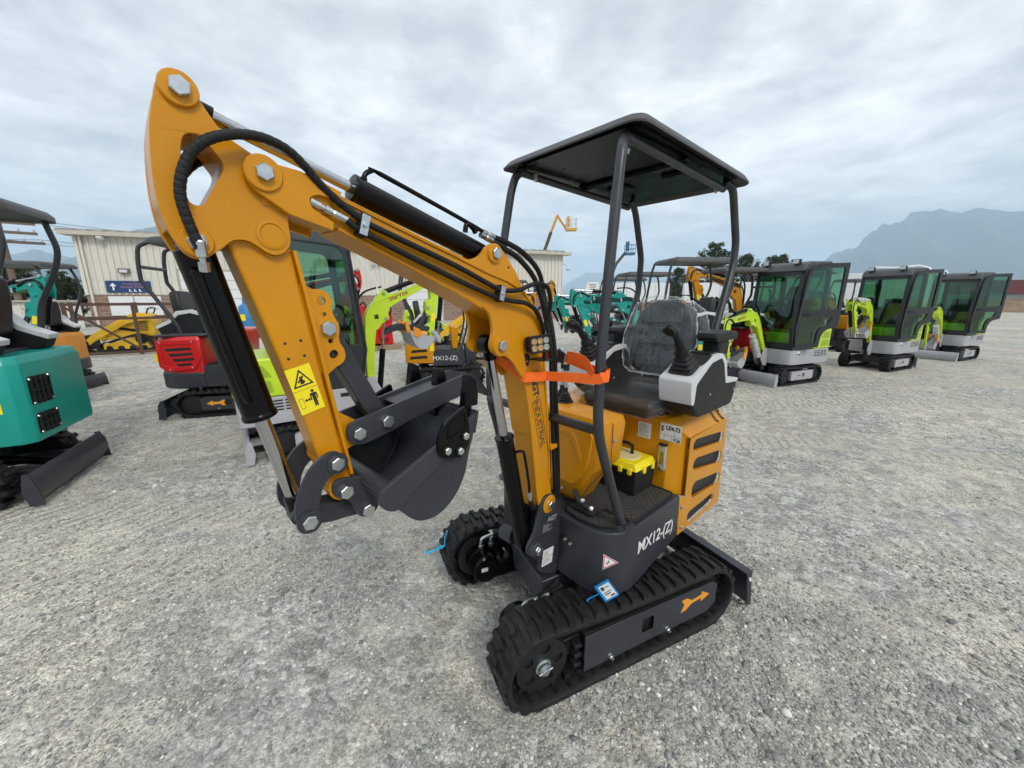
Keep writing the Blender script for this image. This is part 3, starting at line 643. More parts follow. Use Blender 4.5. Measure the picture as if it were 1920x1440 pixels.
def canopy():
    # posts
    ps = {'front_near': [(.138, .337, .628), (.212, .336, .79), (.281, .334, .95), (.325, .332, 1.06), (.338, .330, 1.16), (.325, .322, 1.39), (.285, .312, 1.70), (.243, .300, 1.98), (.225, .294, 2.05), (.17, .262, 2.105)],
          'front_far': [(.20, -.31, .63), (.28, -.31, .95), (.315, -.31, 1.06), (.32, -.31, 1.2), (.255, -.303, 1.7), (.19, -.30, 2.03), (.165, -.295, 2.10), (.12, -.27, 2.125)],
          'rear_near': [(-.60, .31, 1.0), (-.62, .305, 1.20), (-.865, .297, 1.735), (-.875, .295, 1.84), (-.775, .287, 2.09), (-.72, .27, 2.12)],
          'rear_far': [(-.60, -.24, 1.0), (-.62, -.235, 1.10), (-.825, -.228, 1.59), (-.832, -.228, 1.80), (-.735, -.228, 2.05), (-.68, -.225, 2.11)]}
    for k, p in ps.items():
        bm = nb(); tube(bm, bends(p, .04, 5), .0185, 16); po = put('canopy_post', bm, POST, EX, HF)
        if k.startswith('front'):
            bm = nb(); lathe(bm, [(.05, 0), (.05, .008), (.03, .012)], p[0], (0, 0, 1), 24)
            bolt(bm, (p[0][0]+.02, p[0][1]+.032, p[0][2]+.008), (0, 0, 1), .014, .009); put('post_base', bm, SLATE, po, HF)
    bm = nb(); tube(bm, [(.322, .33, 1.085), (.322, -.31, 1.085)], .0185, 16); put('cross_bar', bm, POST, EX, HF)
    # roof shell: rounded plan, drooping rim, raised middle
    rim = [roundpoly([(.215, .345), (.215, -.355), (-.85, -.33), (-.85, .345)], .06, 8)]
    cx, cy = -.33, 0
    def scale(k, off=0): return [(cx+(x-cx)*k, cy+(y-cy)*k) for x, y in rim[0]]
    def zr(x): return 2.162-.022*max(0, (-x-.55)/.35)**1.5-.012*max(0, (x-.05)/.2)**2
    rows = [[(x, y, zr(x)-.030) for x, y in scale(.985)], [(x, y, zr(x)-.034) for x, y in scale(1.0)], [(x, y, zr(x)-.028) for x, y in scale(1.003)], [(x, y, zr(x)-.006) for x, y in scale(.965)], [(x, y, zr(x)+.004) for x, y in scale(.93)]]
    bm = nb(); rr = [[bm.verts.new(p) for p in r] for r in rows]; n = len(rr[0])
    for a, b in zip(rr, rr[1:]):
        for i in range(n): bm.faces.new((a[i], a[(i+1) % n], b[(i+1) % n], b[i]))
    top = [bm.verts.new((cx+(x-cx)*.80, cy+(y-cy)*.80, zr(x)+.016)) for x, y in rim[0]]
    for i in range(n): bm.faces.new((rr[-1][i], rr[-1][(i+1) % n], top[(i+1) % n], top[i]))
    c = bm.verts.new((cx, 0, 2.172)); [bm.faces.new((top[i], top[(i+1) % n], c)) for i in range(n)]
    un = [bm.verts.new((x, y, zr(x)-.012)) for x, y in scale(.955)]; c2 = bm.verts.new((cx, 0, 2.132))
    for i in range(n): bm.faces.new((rr[0][(i+1) % n], rr[0][i], un[i], un[(i+1) % n])); bm.faces.new((un[(i+1) % n], un[i], c2))
    roof = put('canopy_roof', bm, mat('canopy_plastic', (.045,.046,.048,1), .5, var=.12, bump=.3, bscale=700, dirt=.25, dirtcol=(.16,.16,.16,1)), EX, HF, smooth=50)
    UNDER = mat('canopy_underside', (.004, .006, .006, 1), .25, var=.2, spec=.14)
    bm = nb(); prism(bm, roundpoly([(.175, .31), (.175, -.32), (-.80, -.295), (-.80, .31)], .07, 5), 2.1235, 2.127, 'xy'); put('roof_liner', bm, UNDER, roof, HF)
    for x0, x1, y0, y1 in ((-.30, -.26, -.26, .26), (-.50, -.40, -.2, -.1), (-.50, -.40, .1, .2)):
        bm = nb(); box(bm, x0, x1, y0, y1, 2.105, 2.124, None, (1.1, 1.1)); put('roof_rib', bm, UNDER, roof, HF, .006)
    for y in (.262, -.27):
        bm = nb(); tube(bm, [(.16, y, 2.105), (-.72, y, 2.085)], .016, 12); put('roof_rail', bm, POST, roof, HF)
    for x, y in ((.10, .235), (.10, -.235), (-.70, .235)):
        bm = nb(); bolt(bm, (x, y, 2.10), (0, 0, -1), .016, .02); cyl(bm, (x, y, 2.10), (x, y, 2.07), .006, 8); put('roof_bolt', bm, ZINC, roof, HF)
canopy()

def seat():
    SEAT = mat('seat_vinyl', (.012, .012, .013, 1), .42, var=.2, vscale=20, bump=.3, bscale=200)
    st = put('operator_seat', (lambda b: (box(b, -.52, -.11, -.09, .29, 1.03, 1.10), b)[1])(nb()), SEAT, EX, HF, .03, 4); st['label'] = 'black vinyl operator seat under clear plastic'
    bm = nb(); prism(bm, roundpoly([(-.055, 1.16), (.265, 1.16), (.283, 1.34), (.255, 1.49), (.185, 1.545), (.035, 1.545), (-.035, 1.49), (-.073, 1.34)], .07, 6), -.045, .045, 'yz')
    bm.transform(Matrix.Translation((-.52, 0, 0)) @ Matrix.Translation((0, 0, 1.15)) @ Matrix.Rotation(R(-8), 4, 'Y') @ Matrix.Translation((0, 0, -1.15))); put('backrest', bm, SEAT, st, HF, .02, 4)
    bm = nb(); box(bm, -.50, -.12, -.07, .27, 1.022, 1.034); put('seat_rail', bm, STEEL, st, HF, .003)
    # quilted panels on the backrest
    for z0, z1 in ((1.20, 1.30), (1.315, 1.415), (1.43, 1.51)):
        bm = nb(); prism(bm, roundpoly([(-.01, z0), (.22, z0), (.215, z1), (-.005, z1)], .02, 4), .0, .018, 'yz')
        bm.transform(Matrix.Translation((-.475, 0, 0)) @ Matrix.Translation((0, 0, 1.15)) @ Matrix.Rotation(R(-8), 4, 'Y') @ Matrix.Translation((0, 0, -1.15))); put('back_cushion', bm, SEAT, st, HF, .012, 3)
    # clear plastic: crumpled thin film a little off the seat
    m, nt, b = _nodes('clear_plastic_film'); N = nt.nodes.new; L = nt.links.new
    nt.nodes.remove(b); out = nt.nodes['Material Output']; tr = N('ShaderNodeBsdfTransparent'); gl = N('ShaderNodeBsdfGlossy'); gl.inputs['Roughness'].default_value = .11
    df = N('ShaderNodeBsdfDiffuse'); df.inputs[0].default_value = (.8, .82, .84, 1)
    tc = N('ShaderNodeTexCoord'); mpf = N('ShaderNodeMapping'); mpf.inputs['Rotation'].default_value = (R(35), R(20), R(25)); mpf.inputs['Scale'].default_value = (1.0, 5.5, 1.3); L(tc.outputs['Object'], mpf.inputs[0]); n1 = N('ShaderNodeTexNoise'); n1.inputs['Scale'].default_value = 4.5; n1.inputs['Detail'].default_value = 2.0; n1.inputs['Distortion'].default_value = .5; L(mpf.outputs[0], n1.inputs[0])
    n2 = N('ShaderNodeTexNoise'); n2.inputs['Scale'].default_value = 5; n2.inputs['Distortion'].default_value = 1.2; L(tc.outputs['Object'], n2.inputs[0])
    ad = N('ShaderNodeMath'); ad.operation = 'ADD'; L(n1.outputs[0], ad.inputs[0]); L(n2.outputs[0], ad.inputs[1])
    bp = N('ShaderNodeBump'); bp.inputs['Distance'].default_value = .012; bp.inputs['Strength'].default_value = 1; L(ad.outputs[0], bp.inputs['Height']); L(bp.outputs[0], gl.inputs['Normal']); L(bp.outputs[0], df.inputs['Normal'])
    rd = N('ShaderNodeMath'); rd.operation = 'SUBTRACT'; L(n1.outputs[0], rd.inputs[0]); rd.inputs[1].default_value = .5
    ra = N('ShaderNodeMath'); ra.operation = 'ABSOLUTE'; L(rd.outputs[0], ra.inputs[0])
    rm = N('ShaderNodeMapRange'); L(ra.outputs[0], rm.inputs[0]); rm.inputs[1].default_value = 0; rm.inputs[2].default_value = .05; rm.inputs[2].default_value = .016; rm.inputs[3].default_value = .08; rm.inputs[4].default_value = .012
    m1 = N('ShaderNodeMixShader'); L(rm.outputs[0], m1.inputs[0]); L(tr.outputs[0], m1.inputs[1]); L(df.outputs[0], m1.inputs[2])
    m2 = N('ShaderNodeMixShader'); m2.inputs[0].default_value = .075; L(m1.outputs[0], m2.inputs[1]); L(gl.outputs[0], m2.inputs[2]); L(m2.outputs[0], out.inputs[0]); MATS['film'] = m
    rng = random.Random(3)
    def film(name, outl, y0, y1, M, label):
        bm = nb(); prism(bm, outl, y0, y1, 'yz'); bmesh.ops.triangulate(bm, faces=[f for f in bm.faces if len(f.verts) > 4])
        bmesh.ops.subdivide_edges(bm, edges=bm.edges[:], cuts=4, use_grid_fill=True)
        for v in bm.verts: v.co += Vector((rng.uniform(-1, 1), rng.uniform(-1, 1), rng.uniform(-1, 1)))*.0012
        bm.transform(M); o = put(name, bm, m, None, Matrix.Translation((MX, MY, 0)) @ HF, smooth=60); 
        hem, nt2, bb = MATS.get('film_hem'), None, None
        if hem is None:
            hem, nt2, bb = _nodes('film_hem'); bb.inputs['Base Color'].default_value = (.85, .87, .88, 1); bb.inputs['Alpha'].default_value = .30; bb.inputs['Roughness'].default_value = .25; MATS['film_hem'] = hem
        for xx in (y1, y0) if outl[0][1] > 1.1 else ():
            pl = smoothpoly([(xx+rng.uniform(-.006, .006), p[0]+rng.uniform(-.004, .004), p[1]+rng.uniform(-.004, .004)) for p in outl+outl[:1]], 3, False)
            bm = nb(); tube(bm, pl, [.0015+.005*rng.random()**2 for _ in pl], 6); bm.transform(M); put('film_fold', bm, hem, o, Matrix.Translation((MX, MY, 0)) @ HF, smooth=40)
        return tag(o, label, 'plastic cover', 'plastic covers on the seat')
    film('plastic_cover', roundpoly([(-.075, 1.15), (.285, 1.15), (.315, 1.34), (.285, 1.505), (.195, 1.562), (.025, 1.562), (-.06, 1.505), (-.10, 1.34)], .07, 5), -.06, .066, Matrix.Translation((-.52, 0, 0)) @ Matrix.Translation((0, 0, 1.15)) @ Matrix.Rotation(R(-8), 4, 'Y') @ Matrix.Translation((0, 0, -1.15)), 'clear plastic film wrapped over the seat backrest of the front orange excavator')
    film('plastic_cover', roundpoly([(-.11, 1.025), (.31, 1.025), (.312, 1.12), (-.11, 1.12)], .03, 3), -.54, -.09, Matrix(), 'clear plastic film draped over the seat cushion of the front orange excavator')
seat()

def consoles():
    def console(y0, y1, mirror, nearlab):
        s = 1 if y1 > 0 else -1
        side = [(-.19, 1.205), (-.215, 1.09), (-.30, 1.025), (-.46, 1.02), (-.70, 1.02), (-.745, 1.10), (-.74, 1.15), (-.60, 1.165), (-.56, 1.26), (-.50, 1.30), (-.38, 1.30)]
        bm = nb(); prism(bm, roundpoly(side, .025, 3), y0, y1, 'xz'); c = put('control_console', bm, SATIN, EX, HF, .012, 3)
        topw = [(-.183, 1.212), (-.192, 1.155), (-.207, 1.10), (-.232, 1.10), (-.240, 1.19), (-.385, 1.270), (-.495, 1.282), (-.535, 1.25), (-.582, 1.147), (-.735, 1.137), (-.745, 1.155), (-.595, 1.17), (-.555, 1.265), (-.50, 1.305), (-.39, 1.298)]
        bm = nb(); prism(bm, roundpoly(topw, .012, 3), y0-.004, y1+.004, 'xz'); put('console_trim', bm, LIGHTGREY, c, HF, .006, 3)
        bm = nb(); prism(bm, roundpoly([(y0+.03, 1.20), (y1-.03, 1.20), (y1-.04, 1.145), (y0+.04, 1.145)], .012, 3), -.1985, -.1965, 'yz'); put('trim_recess', bm, mat('trim_recess_grey', (.45,.46,.47,1), .5), c, HF, smooth=0)
        for p in ((-.40, .0, 1.12), (-.70, 0, 1.10)):
            bm = nb(); bolt(bm, (p[0], y1+.001, p[2]), (0, 1, 0), .011, .004); put('console_screw', bm, ZINC, c, HF)
        bm = nb(); box(bm, -.50, -.42, (y0+y1)/2-.05, (y0+y1)/2+.05, 1.302, 1.309); put('switch_panel', bm, SATIN, c, HF, .003)
        ym = (y0+y1)/2; base = Vector((-.272, ym, 1.236)); ax = Vector((.38, 0, .92)).normalized()
        bm = nb(); zz = ax; xx = Vector((.92, 0, -.38)); yy = Vector((0, 1, 0)); rings = []
        for i in range(11):
            h = .0095*i-.012; w = (.076-.0043*i)*(1.0 if i % 2 else .82)
            rings.append([bm.verts.new(base+zz*h+xx*px*w+yy*py*w) for px, py in rrect(-.9, .9, -.9, .9, .35, 3)])
        for a, b in zip(rings, rings[1:]):
            for i in range(len(a)): bm.faces.new((a[i], a[(i+1) % len(a)], b[(i+1) % len(a)], b[i]))
        bm.faces.new(rings[-1]); bm.faces.new(rings[0][::-1]); put('joystick_bellows', bm, SATIN, c, HF)
        b0 = base+zz*.088
        bm = nb(); tube(bm, [b0-zz*.02, b0+Vector((.022, 0, .028)), b0+Vector((.060, 0, .068)), b0+Vector((.095, 0, .098)), b0+Vector((.135, 0, .112)), b0+Vector((.152, 0, .102))], [.030, .020, .0165, .021, .026, .017], 14, 4); put('joystick', bm, SATIN, c, HF)
        return c
    c = console(.285, .425, False, True); c['label'] = 'left control console with joystick and light grey trim'
    console(-.235, -.095, True, False)
    # arm rests
    for y, x in ((.355, -.60), (-.15, -.58)):
        bm = nb(); prism(bm, roundpoly([(x-.14, 1.355), (x+.10, 1.35), (x+.135, 1.372), (x+.12, 1.395), (x-.02, 1.405), (x-.14, 1.39)], .015, 3), y-.05, y+.05, 'xz'); a = put('arm_rest', bm, SATIN, EX, HF, .012, 3)
        bm = nb(); box(bm, x-.06, x+.06, y-.04, y+.04, 1.28, 1.352, None, (1.1, 1.05)); put('arm_rest_bracket', bm, SATIN, a, HF, .01)
consoles()

def boom():
    NW = -.01; FW = -.11
    prof = [(.935, 1.80), (.911, 1.809), (.86, 1.806), (.818, 1.796), (.748, 1.77), (.438, 1.675), (.33, 1.640), (.235, 1.615), (.172, 1.590), (.119, 1.544), (.086, 1.501), (.057, 1.437), (.033, 1.28), (.011, 1.096), (-.016, .80), (-.03, .72), (-.01, .68), (.045, .69), (.066, .754), (.107, 1.036), (.131, 1.165), (.156, 1.281), (.171, 1.38), (.185, 1.422), (.217, 1.461), (.261, 1.486), (.304, 1.505), (.357, 1.526), (.465, 1.578), (.788, 1.71), (.877, 1.734), (.94, 1.775)]
    bm = nb(); prism(bm, prof, FW, NW, 'xz'); bo = put('boom', bm, ORANGE, EX, BF, .003, 2)
    # top flange strip standing proud of the sides
    fl = [(.80, 1.790), (.748, 1.772), (.438, 1.677), (.33, 1.642), (.235, 1.617), (.172, 1.592), (.119, 1.546), (.086, 1.503), (.057, 1.438), (.033, 1.28), (.012, 1.10), (-.012, .82)]
    inn = [(x+.004, z-.009) if z > 1.55 else (x+.009, z-.003) for x, z in fl]
    bm = nb(); prism(bm, fl+inn[::-1], FW-.005, NW+.005, 'xz'); put('boom_flange', bm, ORANGE, bo, BF, .0015)
    fl = [(.11, 1.036), (.134, 1.165), (.159, 1.281), (.174, 1.38), (.188, 1.42), (.219, 1.459), (.262, 1.483), (.305, 1.502), (.358, 1.523), (.466, 1.575), (.785, 1.706)]
    inn = [(x-.004, z+.008) for x, z in fl]
    bm = nb(); prism(bm, fl+inn[::-1], FW-.004, NW+.004, 'xz'); put('boom_flange', bm, ORANGE, bo, BF, .0015)
    # clevis cheeks at the boom tip
    cl = roundpoly([(.958, 1.790), (.945, 1.808), (.916, 1.812), (.859, 1.808), (.824, 1.799), (.776, 1.782), (.789, 1.765), (.828, 1.769), (.846, 1.760), (.843, 1.741), (.800, 1.718), (.802, 1.700), (.887, 1.722), (.946, 1.759)], [.012,.012,.01,0,0,0,0,.01,.015,.012,0,0,0,.012], 4)
    for a, b in ((.0, .014), (-.134, -.12)):
        bm = nb(); prism(bm, cl, a, b, 'xz'); ck = put('boom_cheek', bm, ORANGE, bo, BF, .0015)
        bm = nb(); box(bm, .80, .93, *sorted((a if a < 0 else NW-.001, -.118 if a < 0 else a+.001)), 1.735, 1.795); put('cheek_spacer', bm, ORANGE, ck, BF)
    # cylinder ear on top
    ear = roundpoly([(.438, 1.672), (.402, 1.668), (.358, 1.681), (.328, 1.716), (.300, 1.726), (.269, 1.714), (.242, 1.686), (.197, 1.638), (.165, 1.590), (.33, 1.632)], [0,.02,.02,.015,.018,.015,.01,0,0,0], 4)
    for a, b in ((-.022, -.008), (-.112, -.098)):
        bm = nb(); prism(bm, ear, a, b, 'xz', [circ(.235, 1.655, .005, 10)]); put('cylinder_ear', bm, ORANGE, bo, BF, .0015)
    # gussets carrying the lift cylinder pin
    gs = smoothpoly([(.36, 1.53), (.335, 1.512), (.320, 1.468), (.324, 1.434), (.331, 1.409), (.322, 1.385), (.297, 1.372), (.262, 1.366), (.222, 1.338), (.187, 1.29), (.15, 1.27), (.172, 1.381), (.186, 1.423), (.218, 1.462), (.262, 1.488), (.31, 1.509)], 2)
    for a, b in ((-.009, .003), (-.123, -.111)):
        bm = nb(); prism(bm, gs, a, b, 'xz'); put('lift_gusset', bm, ORANGE, bo, BF, .0015)
    # bosses and weld rings round the pins
    def boss(s, z, w, ax, r=.034, h=.006, m=ORANGE, par=bo):
        bm = nb(); lathe(bm, [(r, -.004), (r, h*.6), (r*.93, h), (r*.6, h)], (s, w, z), (0, ax, 0), 28); put('pin_boss', bm, m, par, BF)
    boss(.925, 1.789, .014, 1, .033); boss(.300, 1.694, -.008, 1, .030, .008); boss(.291, 1.404, .003, 1, .036, .012)
    def pin(s, z, w, af=.036, h=.017, ang=.2, par=bo): 
        bm = nb(); bolt(bm, (s, w, z), (0, 1, 0), af*(.74 if z > 1.6 and s > .5 else .86), h*.62, False, ang); put('pin_bolt', bm, ZINC, par, BF)
    pin(.925, 1.789, .020, .038, .018, .35); pin(.300, 1.694, .0, .036, .016, .5); pin(.291, 1.404, .015, .038, .018, .1)
    bm = nb(); lathe(bm, [(.040, 0), (.040, .012), (.03, .016)], (0, -.012, .707), (0, 1, 0), 28); put('pin_boss', bm, ORANGE, bo, BF)
    # lettering down the king post, clear of the strap
    M = frame_from((.100, NW+.0008, 1.176), (-.054, 0, -.216), (-1, 0, .25))
    put('brand_lettering', text_bm('INDUSTRIAL', .0415, M, .0004, spacing=.90), INKGREY, bo, BF, smooth=0)
    M2 = frame_from((.115, NW+.0008, 1.268), (-.035, 0, -.14), (-1, 0, .25))
    put('brand_lettering', text_bm('AGT·', .042, M2, .0004, bold=.0018, spacing=.95), INKGREY, bo, BF, smooth=0)
    for dy in (-.009, .036):
        bm = nb(); prism(bm, [(0, dy), (.222, dy), (.222, dy+.002), (0, dy+.002)], 0, .0004, 'xy'); put('lettering_rule', bm, INKGREY, bo, BF @ M, smooth=0)
    # hose clamp low on the post
    bm = nb(); box(bm, -.03, .012, NW, .012, .955, .975); put('hose_bracket', bm, ORANGE, bo, BF, .003)
    # ---------------- arm
    head = [(1.056, 1.911), (1.041, 1.923), (1.028, 1.926), (1.017, 1.919), (1.009, 1.908), (1.004, 1.892), (.995, 1.875), (.976, 1.847), (.956, 1.835), (.921, 1.816), (.895, 1.80), (.885, 1.76), (.886, 1.701), (.885, 1.677), (.889, 1.662), (.899, 1.649), (.915, 1.642), (.931, 1.645), (.946, 1.656), (.962, 1.665), (.98, 1.665), (.991, 1.660), (1.004, 1.648), (1.02, 1.636), (1.03, 1.629), (1.042, 1.625), (1.056, 1.630), (1.066, 1.642), (1.072, 1.656), (1.079, 1.674), (1.084, 1.699), (1.086, 1.738), (1.084, 1.779), (1.080, 1.819), (1.076, 1.843), (1.069, 1.871), (1.061, 1.898)]
    hole = [(1.038, 1.822), (1.031, 1.832), (1.019, 1.836), (1.009, 1.831), (.996, 1.816), (.986, 1.801), (.984, 1.791), (.989, 1.777), (1.0, 1.759), (1.015, 1.732), (1.023, 1.72), (1.032, 1.718), (1.039, 1.72), (1.044, 1.729), (1.047, 1.767), (1.043, 1.799)]
    head = smoothpoly(head, 2); hole = smoothpoly(hole, 2)
    bm = nb(); prism(bm, [(.998, 1.68), (.884, 1.68), (.872, 1.575), (.855, 1.45), (.844, 1.363), (.812, 1.14), (.800, 1.10), (.812, 1.072), (.832, 1.062), (.852, 1.072), (.86, 1.105), (.868, 1.15), (.905, 1.32), (.955, 1.52)], -.104, -.016, 'xz')
    arm = put('arm', bm, ORANGE, EX, BF, .008, 3)
    bm = nb(); prism(bm, [(.882, 1.655), (.870, 1.575), (.853, 1.45), (.842, 1.363), (.808, 1.12), (.800, 1.12), (.834, 1.363), (.845, 1.45), (.862, 1.575), (.874, 1.655)], -.110, -.008, 'xz'); put('arm_back_plate', bm, ORANGE, arm, BF, .001)
    for a, b in ((-.015, -.002), (-.118, -.105)):
        bm = nb(); prism(bm, head, a, b, 'xz', [hole]); put('arm_head_plate', bm, ORANGE, arm, BF, .0012)
    out = [(1.05, 1.915), (1.061, 1.898), (1.069, 1.871), (1.076, 1.843), (1.080, 1.819), (1.083, 1.779), (1.085, 1.738), (1.083, 1.70), (1.077, 1.676)]
    bm = nb(); prism(bm, out+[(x-.010, z) for x, z in out[::-1]], -.106, -.014, 'xz'); put('arm_nose_strip', bm, ORANGE, arm, BF)
    ins = hole[2:20]; bm = nb(); prism(bm, ins+[(x-.010, z+.003) for x, z in ins[::-1]], -.106, -.014, 'xz'); put('hole_liner', bm, ORANGE, arm, BF)
    boss(1.032, 1.899, -.002, 1, .028, .009, par=arm); boss(1.042, 1.655, -.002, 1, .026, .006, par=arm); 
    bm = nb(); lathe(bm, [(.028, 0), (.028, .002), (.022, .003), (.020, .0005), (.004, .0005)], (.919, -.002, 1.681), (0, 1, 0), 28); put('weld_ring', bm, ORANGE, arm, BF)
    pin(1.032, 1.899, .007, .037, .018, .15, arm); pin(1.042, 1.655, .004, .036, .016, .6, arm)
    for s, z in ((.917, 1.461), (.885, 1.465), (.914, 1.427), (.881, 1.431)):
        bm = nb(); lathe(bm, [(.0032, 0), (.0032, .0006)], (s, -.016, z), (0, 1, 0), 10); put('screw_hole', bm, INK, arm, BF)
    # warning sticker on the arm
    M = frame_from((.926, -.0155, 1.402), (-.052, 0, .012), (.027, 0, .107)) ; hgt = .110; wd = .0535
    d = decal('warning_sticker', rrect(0, wd, -hgt, 0, .001, 1), M, STICKER, arm); d.data.transform(BF)
    t1 = [(.0267, -.006), (.049, -.046), (.0045, -.046)]; t2 = [(.0267, -.0125), (.0435, -.0425), (.010, -.0425)]
    d = decal('triangle_symbol', t1, M, INK, arm, z0=.0014, th=.0003, holes=[t2]); d.data.transform(BF)
    for o in ([(0, -.0535), (wd, -.0535), (wd, -.0542), (0, -.0542)], [(.0225, -.024), (.031, -.022), (.0315, -.026), (.028, -.028), (.030, -.033), (.033, -.036), (.028, -.041), (.021, -.040), (.0225, -.033), (.018, -.037), (.016, -.034), (.022, -.029)],
              circ(.0385, -.0625, .0036, 12), [(.033, -.067), (.044, -.067), (.0465, -.070), (.0465, -.083), (.044, -.083), (.0435, -.073), (.0425, -.073), (.0425, -.100), (.0392, -.100), (.0388, -.086), (.038, -.100), (.0346, -.100), (.0346, -.073), (.0335, -.073), (.033, -.083), (.0305, -.083), (.0305, -.070)],
              [(.0165, -.080), (.021, -.0755), (.021, -.0785), (.0265, -.0785), (.0265, -.0755), (.031, -.080), (.0265, -.0845), (.0265, -.0815), (.021, -.0815), (.021, -.0845)]):
        d = decal('sticker_symbol', o, M, INK, arm, z0=.0014, th=.0003); d.data.transform(BF)
    q = [(.005, -.072), (.0145, -.072), (.0145, -.096), (.005, -.096)]; q2 = [(.0056, -.0728), (.0139, -.0728), (.0139, -.0952), (.0056, -.0952)]
    d = decal('sticker_symbol', q, M, INK, arm, z0=.0014, th=.0003, holes=[q2]); d.data.transform(BF)
    # thumb bracket plates and lower lugs
    tb = smoothpoly([(.885, 1.578), (.847, 1.577), (.825, 1.575), (.811, 1.564), (.805, 1.548), (.808, 1.531), (.804, 1.515), (.796, 1.498), (.795, 1.481), (.798, 1.466), (.796, 1.452), (.788, 1.436), (.786, 1.419), (.792, 1.406), (.81, 1.396), (.855, 1.388)], 2)
    for a, b in ((-.034, -.024), (-.096, -.086)):
        bm = nb(); prism(bm, tb, a, b, 'xz', [circ(.830, 1.55, .0105, 18), circ(.826, 1.52, .0055, 12), circ(.818, 1.458, .0058, 12), circ(.813, 1.426, .0105, 18)]); put('thumb_bracket', bm, ORANGE, arm, BF, .001)
        bm = nb(); prism(bm, roundpoly([(.83, 1.305), (.809, 1.276), (.775, 1.253), (.752, 1.235), (.750, 1.208), (.766, 1.192), (.795, 1.187), (.82, 1.175)], [0,.01,.01,.015,.015,.01,.01,0], 3), a, b, 'xz'); put('thumb_lug', bm, ORANGE, arm, BF, .001)
    pin(.822, 1.488, -.024, .036, .022, .25, arm)
    rng = random.Random(8)
    def bead(pts, w, r=.0028, par=arm):
        pl = smoothpoly([(x, w, z) for x, z in pts], 12, False); bm = nb(); tube(bm, pl, [r*(.7+.5*rng.random()) for _ in pl], 6); put('weld_bead', bm, ORANGE, par, BF, smooth=60)
    bead([(.866, 1.574), (.856, 1.50), (.846, 1.43), (.842, 1.39)], -.022); bead([(.826, 1.30), (.818, 1.24), (.812, 1.185)], -.022)
    bead([(.888, 1.660), (.899, 1.648), (.915, 1.640), (.931, 1.643), (.946, 1.654), (.962, 1.663), (.98, 1.663), (.993, 1.657)], -.013, .0024)
    bead([(.772, 1.778), (.65, 1.738), (.44, 1.672)], -.006, .0022, bo); bead([(.78, 1.706), (.60, 1.634), (.46, 1.577), (.36, 1.528)], -.006, .0022, bo); bead([(.43, 1.672), (.33, 1.638), (.24, 1.612)], -.007, .0026, bo)
    bm = nb(); lathe(bm, [(.030, 0), (.030, .105)], (.832, -.008, 1.090), (0, -1, 0), 28); lathe(bm, [(.027, 0), (.027, .108)], (.846, -.006, 1.168), (0, -1, 0), 28); put('arm_end_boss', bm, ORANGE, arm, BF, .003)
    # ---------------- thumb (grapple) with strut
    th = roundpoly([(.809, 1.239), (.803, 1.253), (.789, 1.258), (.438, 1.326), (.449, 1.263), (.645, 1.222), (.693, 1.207), (.757, 1.194), (.777, 1.193), (.795, 1.198), (.808, 1.215)], [.008,.008,.01,0,0,.02,.02,0,.01,.008,.008], 3)
    thf = smoothpoly([(.812, 1.225), (.79, 1.256), (.67, 1.278), (.45, 1.320), (.382, 1.316), (.304, 1.290), (.262, 1.250), (.243, 1.206), (.293, 1.226), (.354, 1.240), (.423, 1.243), (.585, 1.214), (.70, 1.206), (.785, 1.194)], 3)
    bm = nb(); prism(bm, th, -.012, -.002, 'xz'); tm = put('thumb', bm, SLATE, EX, BF, .001)
    bm = nb(); prism(bm, thf, -.118, -.108, 'xz'); put('thumb_plate', bm, SLATE, tm, BF, .001)
    bm = nb(); prism(bm, [(.655, 1.272), (.500, 1.303), (.50, 1.297), (.655, 1.266)], -.108, -.012, 'xz'); put('thumb_tread', bm, SLATE, tm, BF, .001)
    bm = nb(); prism(bm, [(.818, 1.515), (.795, 1.49), (.688, 1.262), (.686, 1.225), (.715, 1.222), (.738, 1.255), (.842, 1.475), (.842, 1.50)], -.084, -.036, 'xz'); put('thumb_strut', bm, SLATE, tm, BF, .003)
    pin(.781, 1.225, -.002, .034, .020, .1, tm); pin(.703, 1.239, -.002, .034, .022, .4, tm)
    # ---------------- links
    lk = smoothpoly([(.832, 1.188), (.848, 1.200), (.87, 1.198), (.899, 1.180), (.923, 1.149), (.941, 1.112), (.948, 1.078), (.944, 1.045), (.926, 1.026), (.907, 1.029), (.896, 1.046), (.894, 1.084), (.883, 1.118), (.865, 1.139), (.841, 1.149), (.827, 1.166)], 2)
    for a, b in ((.002, .012), (-.132, -.122)):
        bm = nb(); prism(bm, lk, a, b, 'xz'); l = put('guide_link', bm, SLATE, EX, BF, .001)
    pin(.846, 1.169, .012, .034, .020, .2, l); pin(.921, 1.047, .012, .036, .020, .5, l)
    bm = nb(); lathe(bm, [(.028, 0), (.028, .006)], (.921, .010, 1.047), (0, 1, 0), 24); put('link_washer', bm, SLATE, l, BF); bm = nb(); lathe(bm, [(.026, 0), (.026, .005)], (.846, .010, 1.169), (0, 1, 0), 24); put('link_washer', bm, SLATE, l, BF)
    bm = nb(); prism(bm, smoothpoly([(.945, 1.05), (.92, 1.074), (.897, 1.067), (.858, 1.052), (.818, 1.048), (.79, 1.046), (.762, 1.030), (.765, 1.002), (.785, .990), (.82, .996), (.862, 1.0), (.901, 1.012), (.932, 1.024)], 2), -.09, -.03, 'xz'); put('bucket_link', bm, SLATE, EX, BF, .003)
    return pin
PIN = boom()

